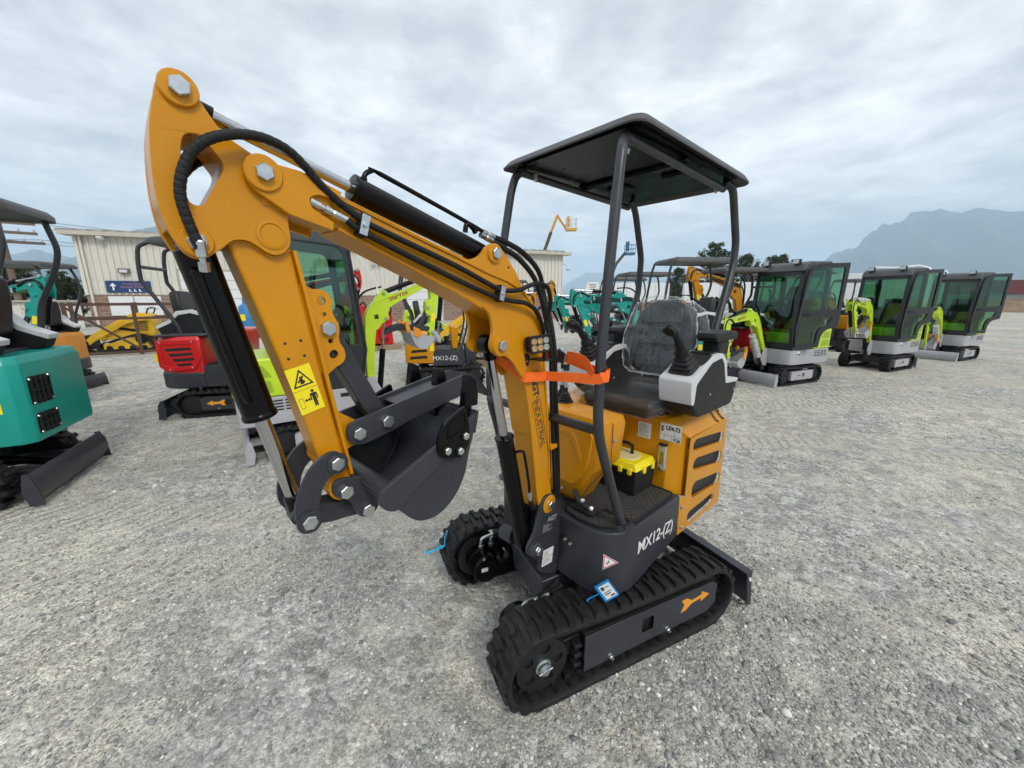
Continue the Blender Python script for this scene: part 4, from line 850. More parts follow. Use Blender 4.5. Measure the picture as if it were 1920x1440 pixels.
def bucket():
    b0, b1 = -.225, .130
    shell = smoothpoly([(.505, 1.248), (.520, 1.185), (.537, 1.136), (.552, 1.083), (.58, 1.037), (.618, 1.006), (.658, .994), (.699, 1.001), (.727, 1.021), (.749, 1.047), (.768, 1.072), (.795, 1.105)], 3, False)
    c = (.65, 1.13); inn = [(x+(c[0]-x)*.035, z+(c[1]-z)*.035) for x, z in shell]
    bm = nb(); prism(bm, shell+inn[::-1], b0, b1, 'xz'); bk = put('bucket', bm, SLATE, EX, BF, .001)
    side = shell+[(.803, 1.118), (.793, 1.125), (.645, 1.188), (.60, 1.208)]
    for a, b in ((b1-.006, b1+.002), (b0-.002, b0+.006)):
        bm = nb(); prism(bm, side, a, b, 'xz'); put('bucket_side', bm, SLATE, bk, BF, .001)
    # stiffener along the mouth of the near side, weld beads
    for a, b in ((b1+.001, b1+.010), (b0-.010, b0-.001)):
        bm = nb(); prism(bm, roundpoly([(.812, 1.10), (.803, 1.122), (.79, 1.128), (.60, 1.210), (.575, 1.175), (.72, 1.090), (.752, 1.062), (.778, 1.062), (.80, 1.078)], [.012,.01,.01,0,0,.01,.01,.012,.012], 3), a, b, 'xz'); put('side_rim', bm, SLATE, bk, BF, .001)
    bm = nb(); tube(bm, [(.545, b0+.01, 1.12), (.60, b0+.010, 1.03), (.66, b0+.008, 1.008), (.73, b0+.008, 1.04), (.775, b0+.01, 1.09)], .003, 6, 4); put('weld_bead', bm, SLATE, bk, BF)
    WELD = mat('weld_grey', (.10, .10, .105, 1), .45, metal=.3, var=.3, vscale=60); rg = random.Random(6)
    for pts, w in (([(.577, 1.172), (.65, 1.130), (.72, 1.087), (.752, 1.060)], b1+.003), ([(.60, 1.205), (.70, 1.155), (.79, 1.115)], b0+.007), ([(.556, 1.10), (.60, 1.03), (.66, 1.008), (.73, 1.04), (.775, 1.085)], b1-.008)):
        pl = smoothpoly([(x, w, z) for x, z in pts], 14, False); bm = nb(); tube(bm, pl, [.0018*(.7+.6*rg.random()) for _ in pl], 6); put('weld_bead', bm, WELD, bk, BF, smooth=60)
    # lip plate and teeth
    bm = nb(); prism(bm, [(.512, 1.19), (.498, 1.252), (.506, 1.254), (.521, 1.192)], b0-.004, b1+.004, 'xz'); put('cutting_lip', bm, SLATE, bk, BF, .001)
    for w in (-.195, -.052, .092):
        bm = nb(); prism(bm, [(.530, 1.205), (.487, 1.21), (.474, 1.29), (.482, 1.338), (.510, 1.352), (.519, 1.30)], w-.019, w+.019, 'xz')
        for v in bm.verts:
            if v.co.z > 1.28: v.co.y = w+(v.co.y-w)*.72
        put('tooth', bm, BLACK, bk, BF, .004)
        bm = nb(); box(bm, .486, .506, w+.0185, w+.0205, 1.245, 1.262); put('tooth_pin', bm, ALU, bk, BF)
    ct = roundpoly([(.629, 1.25), (.557, 1.283), (.546, 1.217), (.548, 1.178), (.568, 1.145), (.613, 1.148), (.645, 1.163), (.652, 1.204)], .012, 4)
    pk = roundpoly([(.618, 1.243), (.564, 1.267), (.556, 1.225), (.622, 1.203)], .006, 3)
    for w0, w1, wp in ((b1+.010, b1+.022, b1+.022), (b0-.022, b0-.010, b0-.022)):
        bm = nb(); prism(bm, ct, w0, w1, 'xz'); sc_ = put('side_cutter', bm, BLACK, bk, BF, .003)
        if wp > 0:
            fr = [(x+(.59-x)*.12, z+(1.235-z)*.12) for x, z in pk]
            bm = nb(); prism(bm, pk, wp-.001, wp+.003, 'xz', [fr]); put('cutter_rim', bm, BLACK, sc_, BF, .001)
            for s, z in ((.624, 1.175), (.583, 1.163), (.564, 1.20)):
                bm = nb(); lathe(bm, [(.0165, -.002), (.0165, .002), (.0125, .002)], (s, wp, z), (0, 1, 0), 20); put('bolt_seat', bm, BLACK, sc_, BF)
                bm = nb(); bolt(bm, (s, wp, z), (0, 1, 0), .018, .007); put('cutter_bolt', bm, ZINC, sc_, BF)
    # torsion tube and ears
    bm = nb(); cyl(bm, (.768, b0, 1.098), (.768, b1, 1.098), .024, 24); put('torsion_tube', bm, SLATE, bk, BF)
    er = roundpoly([(.862, 1.106), (.855, 1.123), (.831, 1.125), (.783, 1.110), (.745, 1.075), (.742, 1.03), (.762, 1.004), (.782, .998), (.804, 1.008), (.816, 1.037), (.822, 1.058), (.842, 1.072), (.859, 1.086)], [.012,.012,.012,.01,0,0,.012,.012,.012,.01,.01,.01,.012], 3)
    for a, b in ((-.002, .012), (-.132, -.118)):
        bm = nb(); prism(bm, er, a, b, 'xz'); put('bucket_ear', bm, SLATE, bk, BF, .001)
    PIN(.832, 1.090, .012, .035, .020, .3, bk); PIN(.782, 1.020, .012, .035, .020, .0, bk)
    bm = nb(); lathe(bm, [(.024, 0), (.024, .012), (.019, .016), (.019, .022), (.004, .022)], (.655, b0+.02, 1.16), (0, 1, 0), 16); put('inner_bolt', bm, ZINC, bk, BF)
bucket()

def cylinders():
    w = -.06
    def cyln(name, p, q, split, r, rr, eye=.03, m=BLACK):
        p, q = Vector((p[0], w, p[1])), Vector((q[0], w, q[1])); d = (q-p).normalized(); L = (q-p).length
        bm = nb(); lathe(bm, [(r*.6, 0), (r, .008), (r, split*L-.012), (r*1.08, split*L-.010), (r*1.08, split*L), (r*.5, split*L+.002)], p, d, 32)
        lathe(bm, [(eye, -.022), (eye, .022)], p-d*.0, (0, 1, 0), 24); c = put(name, bm, m, EX, BF, .0015)
        bm = nb(); lathe(bm, [(rr, 0), (rr, L*(1-split)-.005)], p+d*split*L, d, 28); put('piston_rod', bm, CHROME, c, BF)
        bm = nb(); lathe(bm, [(eye, -.020), (eye, .020)], q, (0, 1, 0), 24); lathe(bm, [(rr*1.35, 0), (rr*1.35, .05)], q-d*.055, d, 20); put('rod_eye', bm, m, c, BF, .0015)
        return c, d
    a, d = cyln('arm_cylinder', (.300, 1.694), (1.032, 1.905), .575, .0305, .0125, .026)
    # hard line on the arm cylinder
    pl = [(.690, w, 1.833), (.682, w, 1.853), (.665, w, 1.863), (.640, w, 1.861), (.355, w, 1.782), (.300, w, 1.764)]
    bm = nb(); tube(bm, pl, .0062, 10, 3); put('oil_pipe', bm, BLACK, a, BF)
    bm = nb(); lathe(bm, [(.011, 0), (.011, .018)], (.690, w, 1.825), (0, 0, 1), 14); tube(bm, [(.372, w, 1.755), (.366, w, 1.778), (.345, w, 1.775), (.33, w, 1.757)], .008, 10, 3); lathe(bm, [(.010, -.012), (.010, .012)], (.335, w, 1.772), (1, 0, .3), 12); put('pipe_boss', bm, BLACK, a, BF)
    for p, q in (((.302, w, 1.765), (.250, w, 1.752)), ((.322, w+.014, 1.752), (.268, w+.012, 1.738))):
        p, q = Vector(p), Vector(q); dd = (q-p).normalized(); bm = nb(); lathe(bm, [(.010, 0), (.010, .016), (.008, .018), (.008, .024), (.0105, .026), (.0105, .052)], p, dd, 6); put('hose_fitting', bm, ZINC, a, BF)
    for pts in ([(.255, w, 1.753), (.204, w, 1.744), (.111, w, 1.716), (.021, w, 1.655), (-.014, w, 1.565), (-.006, -.02, 1.474), (.002, .0, 1.36), (-.008, .002, 1.20), (-.030, .002, .96), (-.045, .0, .76), (-.06, -.02, .66)], [(.272, w+.012, 1.738), (.225, w+.012, 1.722), (.15, w+.015, 1.693), (.075, w+.02, 1.635), (.030, w+.02, 1.565), (.020, -.02, 1.474), (.020, -.003, 1.36), (.012, -.002, 1.20), (-.010, -.002, .96), (-.032, -.004, .76), (-.05, -.02, .66)]):
        bm = nb(); tube(bm, [(x-.012 if i > 5 else x, y, z) for i, (x, y, z) in enumerate(pts)], .0095, 10, 5); put('hose', bm, HOSE, a, BF)
    b, d = cyln('bucket_cylinder', (1.042, 1.655), (.921, 1.040), .58, .0325, .0155, .024)
    bm = nb(); tube(bm, [(1.047, w+.03, 1.60), (1.043, w+.036, 1.585), (1.005, w+.036, 1.38), (.995, w+.03, 1.345)], .008, 10, 4); put('oil_pipe', bm, BLACK, b, BF)
    l, d = cyln('lift_cylinder', (.100, .549), (.285, 1.404), .585, .0345, .0165, .034)
    bm = nb(); tube(bm, [(.178, w+.03, .985), (.168, w+.05, .992), (.155, w+.055, .975), (.128, w+.055, .85), (.118, w+.05, .80)], .0055, 10, 4); put('oil_pipe', bm, BLACK, l, BF)
    bm = nb(); lathe(bm, [(.010, 0), (.010, .02), (.008, .022), (.008, .045)], (.118, w+.05, .805), (-.2, 0, -1), 6); put('hose_fitting', bm, ZINC, l, BF)
    bm = nb(); tube(bm, [(.11, w+.05, .765), (.09, w+.045, .72), (.03, w+.03, .70), (-.04, w+.01, .66)], .0105, 10, 5); put('hose', bm, HOSE, l, BF)
cylinders()

def hoses():
    w = .006
    A = [(.756, .008, 1.748), (.725, .006, 1.729), (.625, w, 1.697), (.458, w, 1.645), (.345, w, 1.603), (.282, w, 1.583), (.215, w+.01, 1.583), (.160, w+.015, 1.600), (.105, w+.015, 1.607), (.055, w+.01, 1.588), (.030, w, 1.53), (.030, -.02, 1.45), (.02, -.05, 1.38), (-.005, -.06, 1.20)]
    bm = nb(); tube(bm, A, .0078, 12, 5); put('hose', bm, HOSE, EX, BF)
    B = [(.768, w, 1.728), (.735, w, 1.708), (.627, w, 1.667), (.46, w, 1.608), (.345, w, 1.571), (.290, w, 1.556), (.23, w+.004, 1.547), (.174, w+.01, 1.540), (.115, w+.005, 1.512), (.070, w, 1.450), (.045, -.01, 1.38), (.03, -.03, 1.30), (.008, -.04, 1.10), (-.012, -.02, .965), (-.02, -.02, .75)]
    bm = nb(); tube(bm, B, .0078, 12, 5); put('hose', bm, HOSE, EX, BF)
    for s, z in ((.731, 1.721), (.288, 1.572)):
        M = BF @ Matrix.Translation((s, .012, z)) @ Matrix.Rotation(R(-16), 4, 'Y')
        bm = nb(); box(bm, -.011, .011, -.022, .005, -.026, .026); cpl = put('hose_clamp', bm, SATIN, EX, M, .003)
        bm = nb(); box(bm, -.0095, .0095, .005, .007, -.023, .023); bolt(bm, (0, .007, 0), (0, 1, 0), .011, .005); put('clamp_plate', bm, ZINC, cpl, M, .001)
    p, q = Vector((.843, .008, 1.755)), Vector((.765, .006, 1.727)); dd = (q-p).normalized(); bm = nb()
    lathe(bm, [(.003, -.002), (.0075, 0), (.0075, .022), (.0055, .024), (.0055, .030), (.008, .031), (.008, .046), (.0055, .048), (.0075, .052), (.0075, .083)], p, dd, 6); put('hose_fitting', bm, ZINC, EX, BF)
    # spiral-wrapped hose looping from the bucket cylinder over the arm head
    C = [(1.041, .022, 1.640), (1.050, .022, 1.677), (1.056, .022, 1.711), (1.055, .022, 1.74), (1.046, .024, 1.771), (1.031, .026, 1.799), (1.010, .028, 1.820), (.981, .028, 1.836), (.948, .026, 1.846), (.914, .024, 1.848), (.878, .022, 1.838), (.847, .018, 1.815), (.819, .014, 1.788), (.782, .010, 1.761), (.740, .008, 1.737)]
    pl = smoothpoly(C, 14, False); bm = nb(); tube(bm, pl, [.0088 if i % 5 else .0080 for i in range(len(pl))], 14); wr = put('spiral_wrapped_hose', bm, HOSE, EX, BF, smooth=20)
    bm = nb(); lathe(bm, [(.0075, 0), (.0088, .003), (.0088, .028), (.005, .030), (.005, .04)], (1.041, .024, 1.656), (-.02, -.1, -1), 14); lathe(bm, [(.0085, 0), (.0085, .016)], (1.040, .021, 1.619), (-.05, -.3, -1), 6); put('hose_fitting', bm, ZINC, wr, BF)
    C2 = [(1.045, -.10, 1.66), (1.055, -.105, 1.72), (1.03, -.11, 1.79), (.98, -.12, 1.83), (.90, -.135, 1.82), (.80, -.135, 1.76)]
    pl = smoothpoly(C2, 20, False); bm = nb(); tube(bm, pl, [.0088 if i % 5 else .0080 for i in range(len(pl))], 12); put('spiral_wrapped_hose', bm, HOSE, EX, BF, smooth=20)
hoses()

def lamp():
    M = BF @ Matrix.Translation((.140, .052, 1.400)) @ Matrix.Rotation(R(-22), 4, 'Z') @ Matrix.Rotation(R(6), 4, 'Y') @ Matrix.Scale(.78, 4)
    bm = nb(); prism(bm, rrect(-.05, .05, -.036, .036, .008, 3), -.045, .0, 'xz'); l = put('work_lamp', bm, STEEL, EX, M, .003)
    bm = nb(); prism(bm, rrect(-.053, .053, -.039, .039, .008, 3), -.002, .004, 'xz', [rrect(-.046, .046, -.032, .032, .006, 3)]); box(bm, -.055, .055, -.01, .014, .036, .041); put('lamp_bezel', bm, SATIN, l, M, .001)
    LENS = mat('lamp_lens', (.42, .40, .38, 1), .12, var=.1); AMB = mat('amber_emitter', (.50, .32, .15, 1), .2, var=.3, vscale=80)
    bm = nb(); box(bm, -.047, .047, -.004, .0005, -.033, .033); put('lamp_reflector', bm, mat('lamp_reflector', (.08,.075,.07,1), .3, metal=.5), l, M)
    for i in range(3):
        for j in range(2):
            bm = nb(); lathe(bm, [(.014, 0), (.0135, .004), (.009, .0045), (.007, .001), (.002, .001)], (-.030+.030*i, .001, -.016+.032*j), (0, 1, 0), 18); e = put('emitter_cup', bm, LENS if i == 0 else AMB, l, M)
    for i in range(5):
        bm = nb(); box(bm, -.048+.021*i, -.040+.021*i, -.062, -.045, -.03, .03); put('cooling_fin', bm, STEEL, l, M)
    bm = nb(); box(bm, .045, .160, -.002, .004, 1.338, 1.343); prism(bm, roundpoly([(.165, 1.362), (.135, 1.362), (.128, 1.35), (.128, 1.338), (.145, 1.30), (.165, 1.296), (.172, 1.31)], .008, 3), -.009, -.005, 'xz'); cyl(bm, (.10, .04, 1.34), (.10, .04, 1.37), .006, 8); box(bm, .07, .13, -.004, .06, 1.338, 1.342); put('lamp_bracket', bm, STEEL, l, BF, .001)
    for z in (1.338, 1.312):
        bm = nb(); bolt(bm, (.150, -.005, z), (0, 1, 0), .012, .006); put('bracket_screw', bm, ZINC, l, BF)
lamp()
def strip(bm, pts, h, th=.0022, up=(0,0,1), M=None):
    P = [Vector(p) for p in pts]; P = [M @ p for p in P] if M else P; n = len(P); rows = []
    for i in range(n):
        t = (P[min(i+1,n-1)]-P[max(i-1,0)]).normalized(); u = Vector(up); u = (u-t*u.dot(t)).normalized(); nr = t.cross(u); hh = h[i] if isinstance(h, (list, tuple)) else h
        rows.append([bm.verts.new(P[i]+u*a*hh/2+nr*b*th/2) for a, b in ((1,1),(1,-1),(-1,-1),(-1,1))])
    for a, b in zip(rows, rows[1:]):
        for j in range(4): bm.faces.new((a[j], a[(j+1) % 4], b[(j+1) % 4], b[j]))
    bm.faces.new(rows[0][::-1]); bm.faces.new(rows[-1]); return bm
WB = Matrix.Translation((MX, MY, 0)) @ BF; WH = Matrix.Translation((MX, MY, 0)) @ HF; WT = Matrix.Translation((MX, MY, 0)) @ TF
def loose():
    # ratchet strap tying the boom to the canopy post
    b = lambda s, w, z: WB @ Vector((s, w, z)); h = lambda x, y, z: WH @ Vector((x, y, z))
    post = h(.334, .3285, 1.285)
    st = thing('ratchet_strap', 'orange ratchet strap tying the boom to the near canopy post', 'strap', tuple(b(.1, 0, 1.28)))
    I = Matrix.Translation(st.location).inverted()
    def ring(c, r, a0, a1, z0, z1, n=8): return [c+Vector((r*math.cos(a0+(a1-a0)*i/n), r*math.sin(a0+(a1-a0)*i/n), z0+(z1-z0)*i/n-c.z)) for i in range(n+1)]
    p1 = [b(.20, -.115, 1.345), b(.178, -.04, 1.305), b(.172, -.004, 1.285), b(.166, .006, 1.278), b(.10, .006, 1.272), b(.05, .008, 1.268)]
    bm = nb(); q = p1+[p1[-1].lerp(post+Vector((.0, -.030, 0)), k) for k in (.35, .7, .97)]
    q += ring(post, .030, R(-90), R(60), 1.292, 1.290)
    strip(bm, q, .036); put('webbing', bm, STRAP, st, I, .0006)
    bm = nb(); q = ring(post, .032, R(-120), R(95), 1.300, 1.302)[2:]; e = b(-.03, .03, 1.335); q += [q[-1].lerp(e, k) for k in (.3, .6, 1)]
    strip(bm, q, [.032]*(len(q)-3)+[.032, .035, .036]); put('webbing', bm, STRAP, st, I, .0006)
    bm = nb(); q = [post+Vector((-.03, -.012, .012)), post.lerp(e, .45)+Vector((.0, -.02, .028)), e+Vector((.01, -.012, .005))]; strip(bm, smoothpoly([tuple(v) for v in q], 5, False), .040); put('webbing_tail', bm, STRAP, st, I, .0006)
    bm = nb(); M = frame_from(e, (post-e), (0, 0, 1)); box(bm, -.05, .02, -.024, .024, -.012, .012); cyl(bm, (-.02, -.03, 0), (-.02, .03, 0), .012, 14); box(bm, -.09, -.03, -.020, .020, .010, .014); put('ratchet_buckle', bm, ZINC, st, I @ M, .003)
    p0 = b(.20, -.115, 1.345); bm = nb(); strip(bm, [p0, b(.11, -.125, 1.34), b(.0, -.10, 1.338), e], .042); put('webbing', bm, STRAP, st, I, .0006)
    # toolbox on the floor
    tb = thing('toolbox', 'small black toolbox with bright yellow lid on the excavator floor', 'toolbox', tuple(h(-.175, .14, .641)), YH)
    bm = nb(); box(bm, -.085, .085, -.115, .115, 0, .105, None, (1.06, 1.04)); put('toolbox_tray', bm, SATIN, tb, None, .008, 3)
    bm = nb(); box(bm, -.094, .094, -.124, .124, .100, .128); put('toolbox_rim', bm, SATIN, tb, None, .004)
    bm = nb(); box(bm, -.095, .095, -.125, .125, .126, .160, None, (.84, .88)); l = put('toolbox_lid', bm, YELLOW, tb, None, .006, 3)
    bm = nb(); prism(bm, smoothpoly([(-.045, -.07), (.045, -.075), (.06, 0), (.045, .075), (-.045, .07), (-.06, 0)], 4), .158, .164, 'xy'); put('lid_window', bm, mat('frosted_lid', (.72,.62,.32,1), .5), l, None, .003)
    for y in (-.08, -.02, .04, .09):
        bm = nb(); box(bm, .090, .104, y-.010, y+.010, .108, .138); put('lid_tab', bm, YELLOW, l, None, .003)
    for x in (-.05, .03):
        bm = nb(); box(bm, x-.010, x+.010, .120, .134, .108, .138); put('lid_tab', bm, YELLOW, l, None, .003)
    bm = nb(); tube(bm, [(-.02, -.10, .15), (-.02, -.10, .205), (-.02, .0, .212), (-.02, .03, .205), (-.02, .03, .15)], .009, 10); put('handle', bm, SATIN, tb)
    # quilted floor mat
    m, nt, bb = _nodes('quilted_mat'); N = nt.nodes.new; L = nt.links.new
    tc = N('ShaderNodeTexCoord'); mp = N('ShaderNodeMapping'); mp.inputs['Rotation'].default_value = (0, 0, R(45)); L(tc.outputs['Object'], mp.inputs[0])
    hs = []
    for d in 'XY':
        wv = N('ShaderNodeTexWave'); wv.inputs['Scale'].default_value = 13; wv.bands_direction = d; L(mp.outputs[0], wv.inputs[0]); mr = N('ShaderNodeMapRange'); L(wv.outputs['Fac'], mr.inputs[0]); mr.inputs[1].default_value = 0; mr.inputs[2].default_value = .25; hs.append(mr.outputs[0])
    mn = N('ShaderNodeMath'); mn.operation = 'MINIMUM'; L(hs[0], mn.inputs[0]); L(hs[1], mn.inputs[1])
    bp = N('ShaderNodeBump'); bp.inputs['Distance'].default_value = .004; bp.inputs['Strength'].default_value = 1; L(mn.outputs[0], bp.inputs['Height']); L(bp.outputs[0], bb.inputs['Normal'])
    bb.inputs['Base Color'].default_value = (.042, .041, .040, 1); bb.inputs['Roughness'].default_value = .6
    mt = thing('floor_mat', 'black quilted rubber mat on the excavator floor', 'floor mat', tuple(h(0, .2, .629)), YH)
    for o in ([(-.268, -.20), (-.268, .165), (.10, .165), (.10, .08), (.10, -.08), (.15, -.12), (.15, -.20)], [(.112, .162), (.15, .160), (.235, .085), (.245, -.02), (.225, -.11), (.112, -.10)]):
        bm = nb(); prism(bm, roundpoly(o, .03, 4), 0, .010, 'xy'); p = put('mat_piece', bm, m, mt, None, .002)
        r = roundpoly(o, .03, 4); bm = nb(); tube(bm, [(x, y, .010) for x, y in r+r[:1]], .005, 8); put('mat_edging', bm, SATIN, p)
    # blue auction tags wired to the tracks
    t = thing('hanging_tag', 'blue diamond-shaped paper tag with white label on the near track', 'tag', tuple(WT @ Vector((.150, .430, .405))))
    M = frame_from((0, 0, 0), (.72, -.25, .55), (-.40, .28, .86))
    bm = nb(); prism(bm, rrect(-.036, .036, -.036, .036, .004, 2), 0, .0012, 'xy'); bm.transform(M @ Matrix.Rotation(R(8), 4, 'Z')); put('tag_card', bm, BLUETAG, t, None, smooth=0)
    bm = nb(); prism(bm, rrect(-.024, .030, -.030, .026, .002, 2), .0012, .0018, 'xy'); bm.transform(M @ Matrix.Rotation(R(8), 4, 'Z')); put('tag_label', bm, PAPER, t, None, smooth=0)
    for a in ([(-.018, .006), (-.004, .006), (-.004, .02), (-.018, .02)], [(0, .012), (.022, .012), (.022, .015), (0, .015)], [(-.018, -.006), (.02, -.006), (.02, -.003), (-.018, -.003)], [(-.018, -.014), (.012, -.014), (.012, -.010), (-.018, -.010)], [(.004, -.026), (.024, -.026), (.024, -.020), (.004, -.020)]):
        bm = nb(); prism(bm, a, .0018, .0021, 'xy'); bm.transform(M @ Matrix.Rotation(R(8), 4, 'Z')); put('tag_print', bm, INKGREY, t, None, smooth=0)
    bm = nb(); tube(bm, [(-.03, .012, -.028), (-.055, .02, -.05), (-.075, .01, -.055), (-.06, .02, -.075)], .0025, 6, 4); put('tag_wire', bm, BLUETAG, t)
    t = thing('hanging_tag', 'light blue plastic tag on wire at the front of the far track', 'tag', tuple(WT @ Vector((.640, -.36, .225)))); t.scale = (1.5, 1.5, 1.5)
    bm = nb(); prism(bm, [(-.022, -.008), (.012, .004), (.022, .018), (-.008, .010)], 0, .0015, 'xz'); put('tag_card', bm, mat('light_blue_plastic', (.02,.42,.75,1), .4), t, None, smooth=0)
    bm = nb(); tube(bm, [(.018, .0, .012), (.022, .0, .05), (.03, .01, .07)], .002, 6, 3); tube(bm, [(-.018, 0, -.004), (-.045, -.01, -.008), (-.05, .0, -.004)], .004, 6, 3); put('tag_wire', bm, MATS['light_blue_plastic'], t)
loose()
# ------------------------------------------------------------------ the other excavators in the yard
def glass_mat(name, col, fac=.14, rough=.03):
    m, nt, b = _nodes(name); nt.nodes.remove(b); N = nt.nodes.new; L = nt.links.new; out = nt.nodes['Material Output']
    tr = N('ShaderNodeBsdfTransparent'); tr.inputs[0].default_value = col; gl = N('ShaderNodeBsdfGlossy'); gl.inputs['Roughness'].default_value = rough
    mx = N('ShaderNodeMixShader'); mx.inputs[0].default_value = fac; L(tr.outputs[0], mx.inputs[1]); L(gl.outputs[0], mx.inputs[2]); L(mx.outputs[0], out.inputs[0]); MATS[name] = m; return m
GREENGLASS = glass_mat('green_tinted_glass', (.42, .66, .50, 1), .10)
CABDARK = mat('cab_dark_paint', (.020, .022, .025, 1), .38, coat=.1, var=.1, dirt=.1, dirtcol=(.1,.1,.1,1))
CANOPY_M = MATS['canopy_plastic']
HATCH = mat('vent_dark', (.008, .008, .009, 1), .6)
PERF = mat('perforated_lime', (.30, .42, .02, 1), .5, var=.35, vscale=160)
WRAP = mat('plastic_wrap', (.55, .54, .51, 1), .25, coat=.5, var=.3, vscale=18, bump=1.0, bscale=30)
BOOMP = [(.935, 1.80), (.911, 1.811), (.86, 1.806), (.748, 1.77), (.438, 1.675), (.402, 1.668), (.358, 1.681), (.328, 1.716), (.30, 1.727), (.269, 1.714), (.242, 1.686), (.172, 1.590), (.119, 1.544), (.086, 1.501), (.057, 1.437), (.033, 1.28), (.011, 1.096), (-.02, .76), (.03, .69), (.066, .754), (.107, 1.036), (.131, 1.165), (.156, 1.281), (.19, 1.29), (.235, 1.345), (.28, 1.368), (.325, 1.385), (.331, 1.409), (.320, 1.46), (.357, 1.526), (.465, 1.578), (.788, 1.71), (.877, 1.734), (.95, 1.775)]
HEADP = [(1.056, 1.911), (1.041, 1.923), (1.028, 1.926), (1.009, 1.908), (.995, 1.875), (.956, 1.835), (.905, 1.81), (.885, 1.76), (.885, 1.677), (.899, 1.649), (.931, 1.645), (.962, 1.665), (.991, 1.660), (1.02, 1.636), (1.042, 1.625), (1.066, 1.642), (1.079, 1.674), (1.086, 1.738), (1.080, 1.819), (1.069, 1.871)]
HEADH = [(1.038, 1.822), (1.019, 1.836), (.996, 1.816), (.984, 1.791), (1.0, 1.759), (1.023, 1.72), (1.039, 1.72), (1.047, 1.767)]
ARMP = [(.998, 1.68), (.884, 1.68), (.872, 1.576), (.83, 1.576), (.806, 1.555), (.797, 1.48), (.787, 1.42), (.805, 1.398), (.846, 1.38), (.830, 1.29), (.775, 1.252), (.752, 1.22), (.775, 1.19), (.815, 1.17), (.800, 1.10), (.832, 1.062), (.86, 1.105), (.868, 1.15), (.905, 1.32), (.955, 1.52)]
BUCKS = [(.505, 1.248), (.520, 1.185), (.552, 1.083), (.58, 1.037), (.618, 1.006), (.658, .994), (.699, 1.001), (.727, 1.021), (.768, 1.05), (.805, 1.09), (.793, 1.125), (.645, 1.188)]
LINKP = [(.832, 1.188), (.86, 1.2), (.899, 1.180), (.941, 1.112), (.948, 1.06), (.926, 1.026), (.896, 1.046), (.892, 1.09), (.865, 1.139), (.827, 1.166)]
THUMBP = [(.809, 1.239), (.789, 1.258), (.45, 1.322), (.36, 1.31), (.28, 1.27), (.243, 1.206), (.354, 1.240), (.449, 1.25), (.645, 1.222), (.777, 1.193), (.808, 1.215)]
def rotp(c, a): return Matrix.Translation((c[0], 0, c[1])) @ Matrix.Rotation(-a, 4, 'Y') @ Matrix.Translation((-c[0], 0, -c[1]))
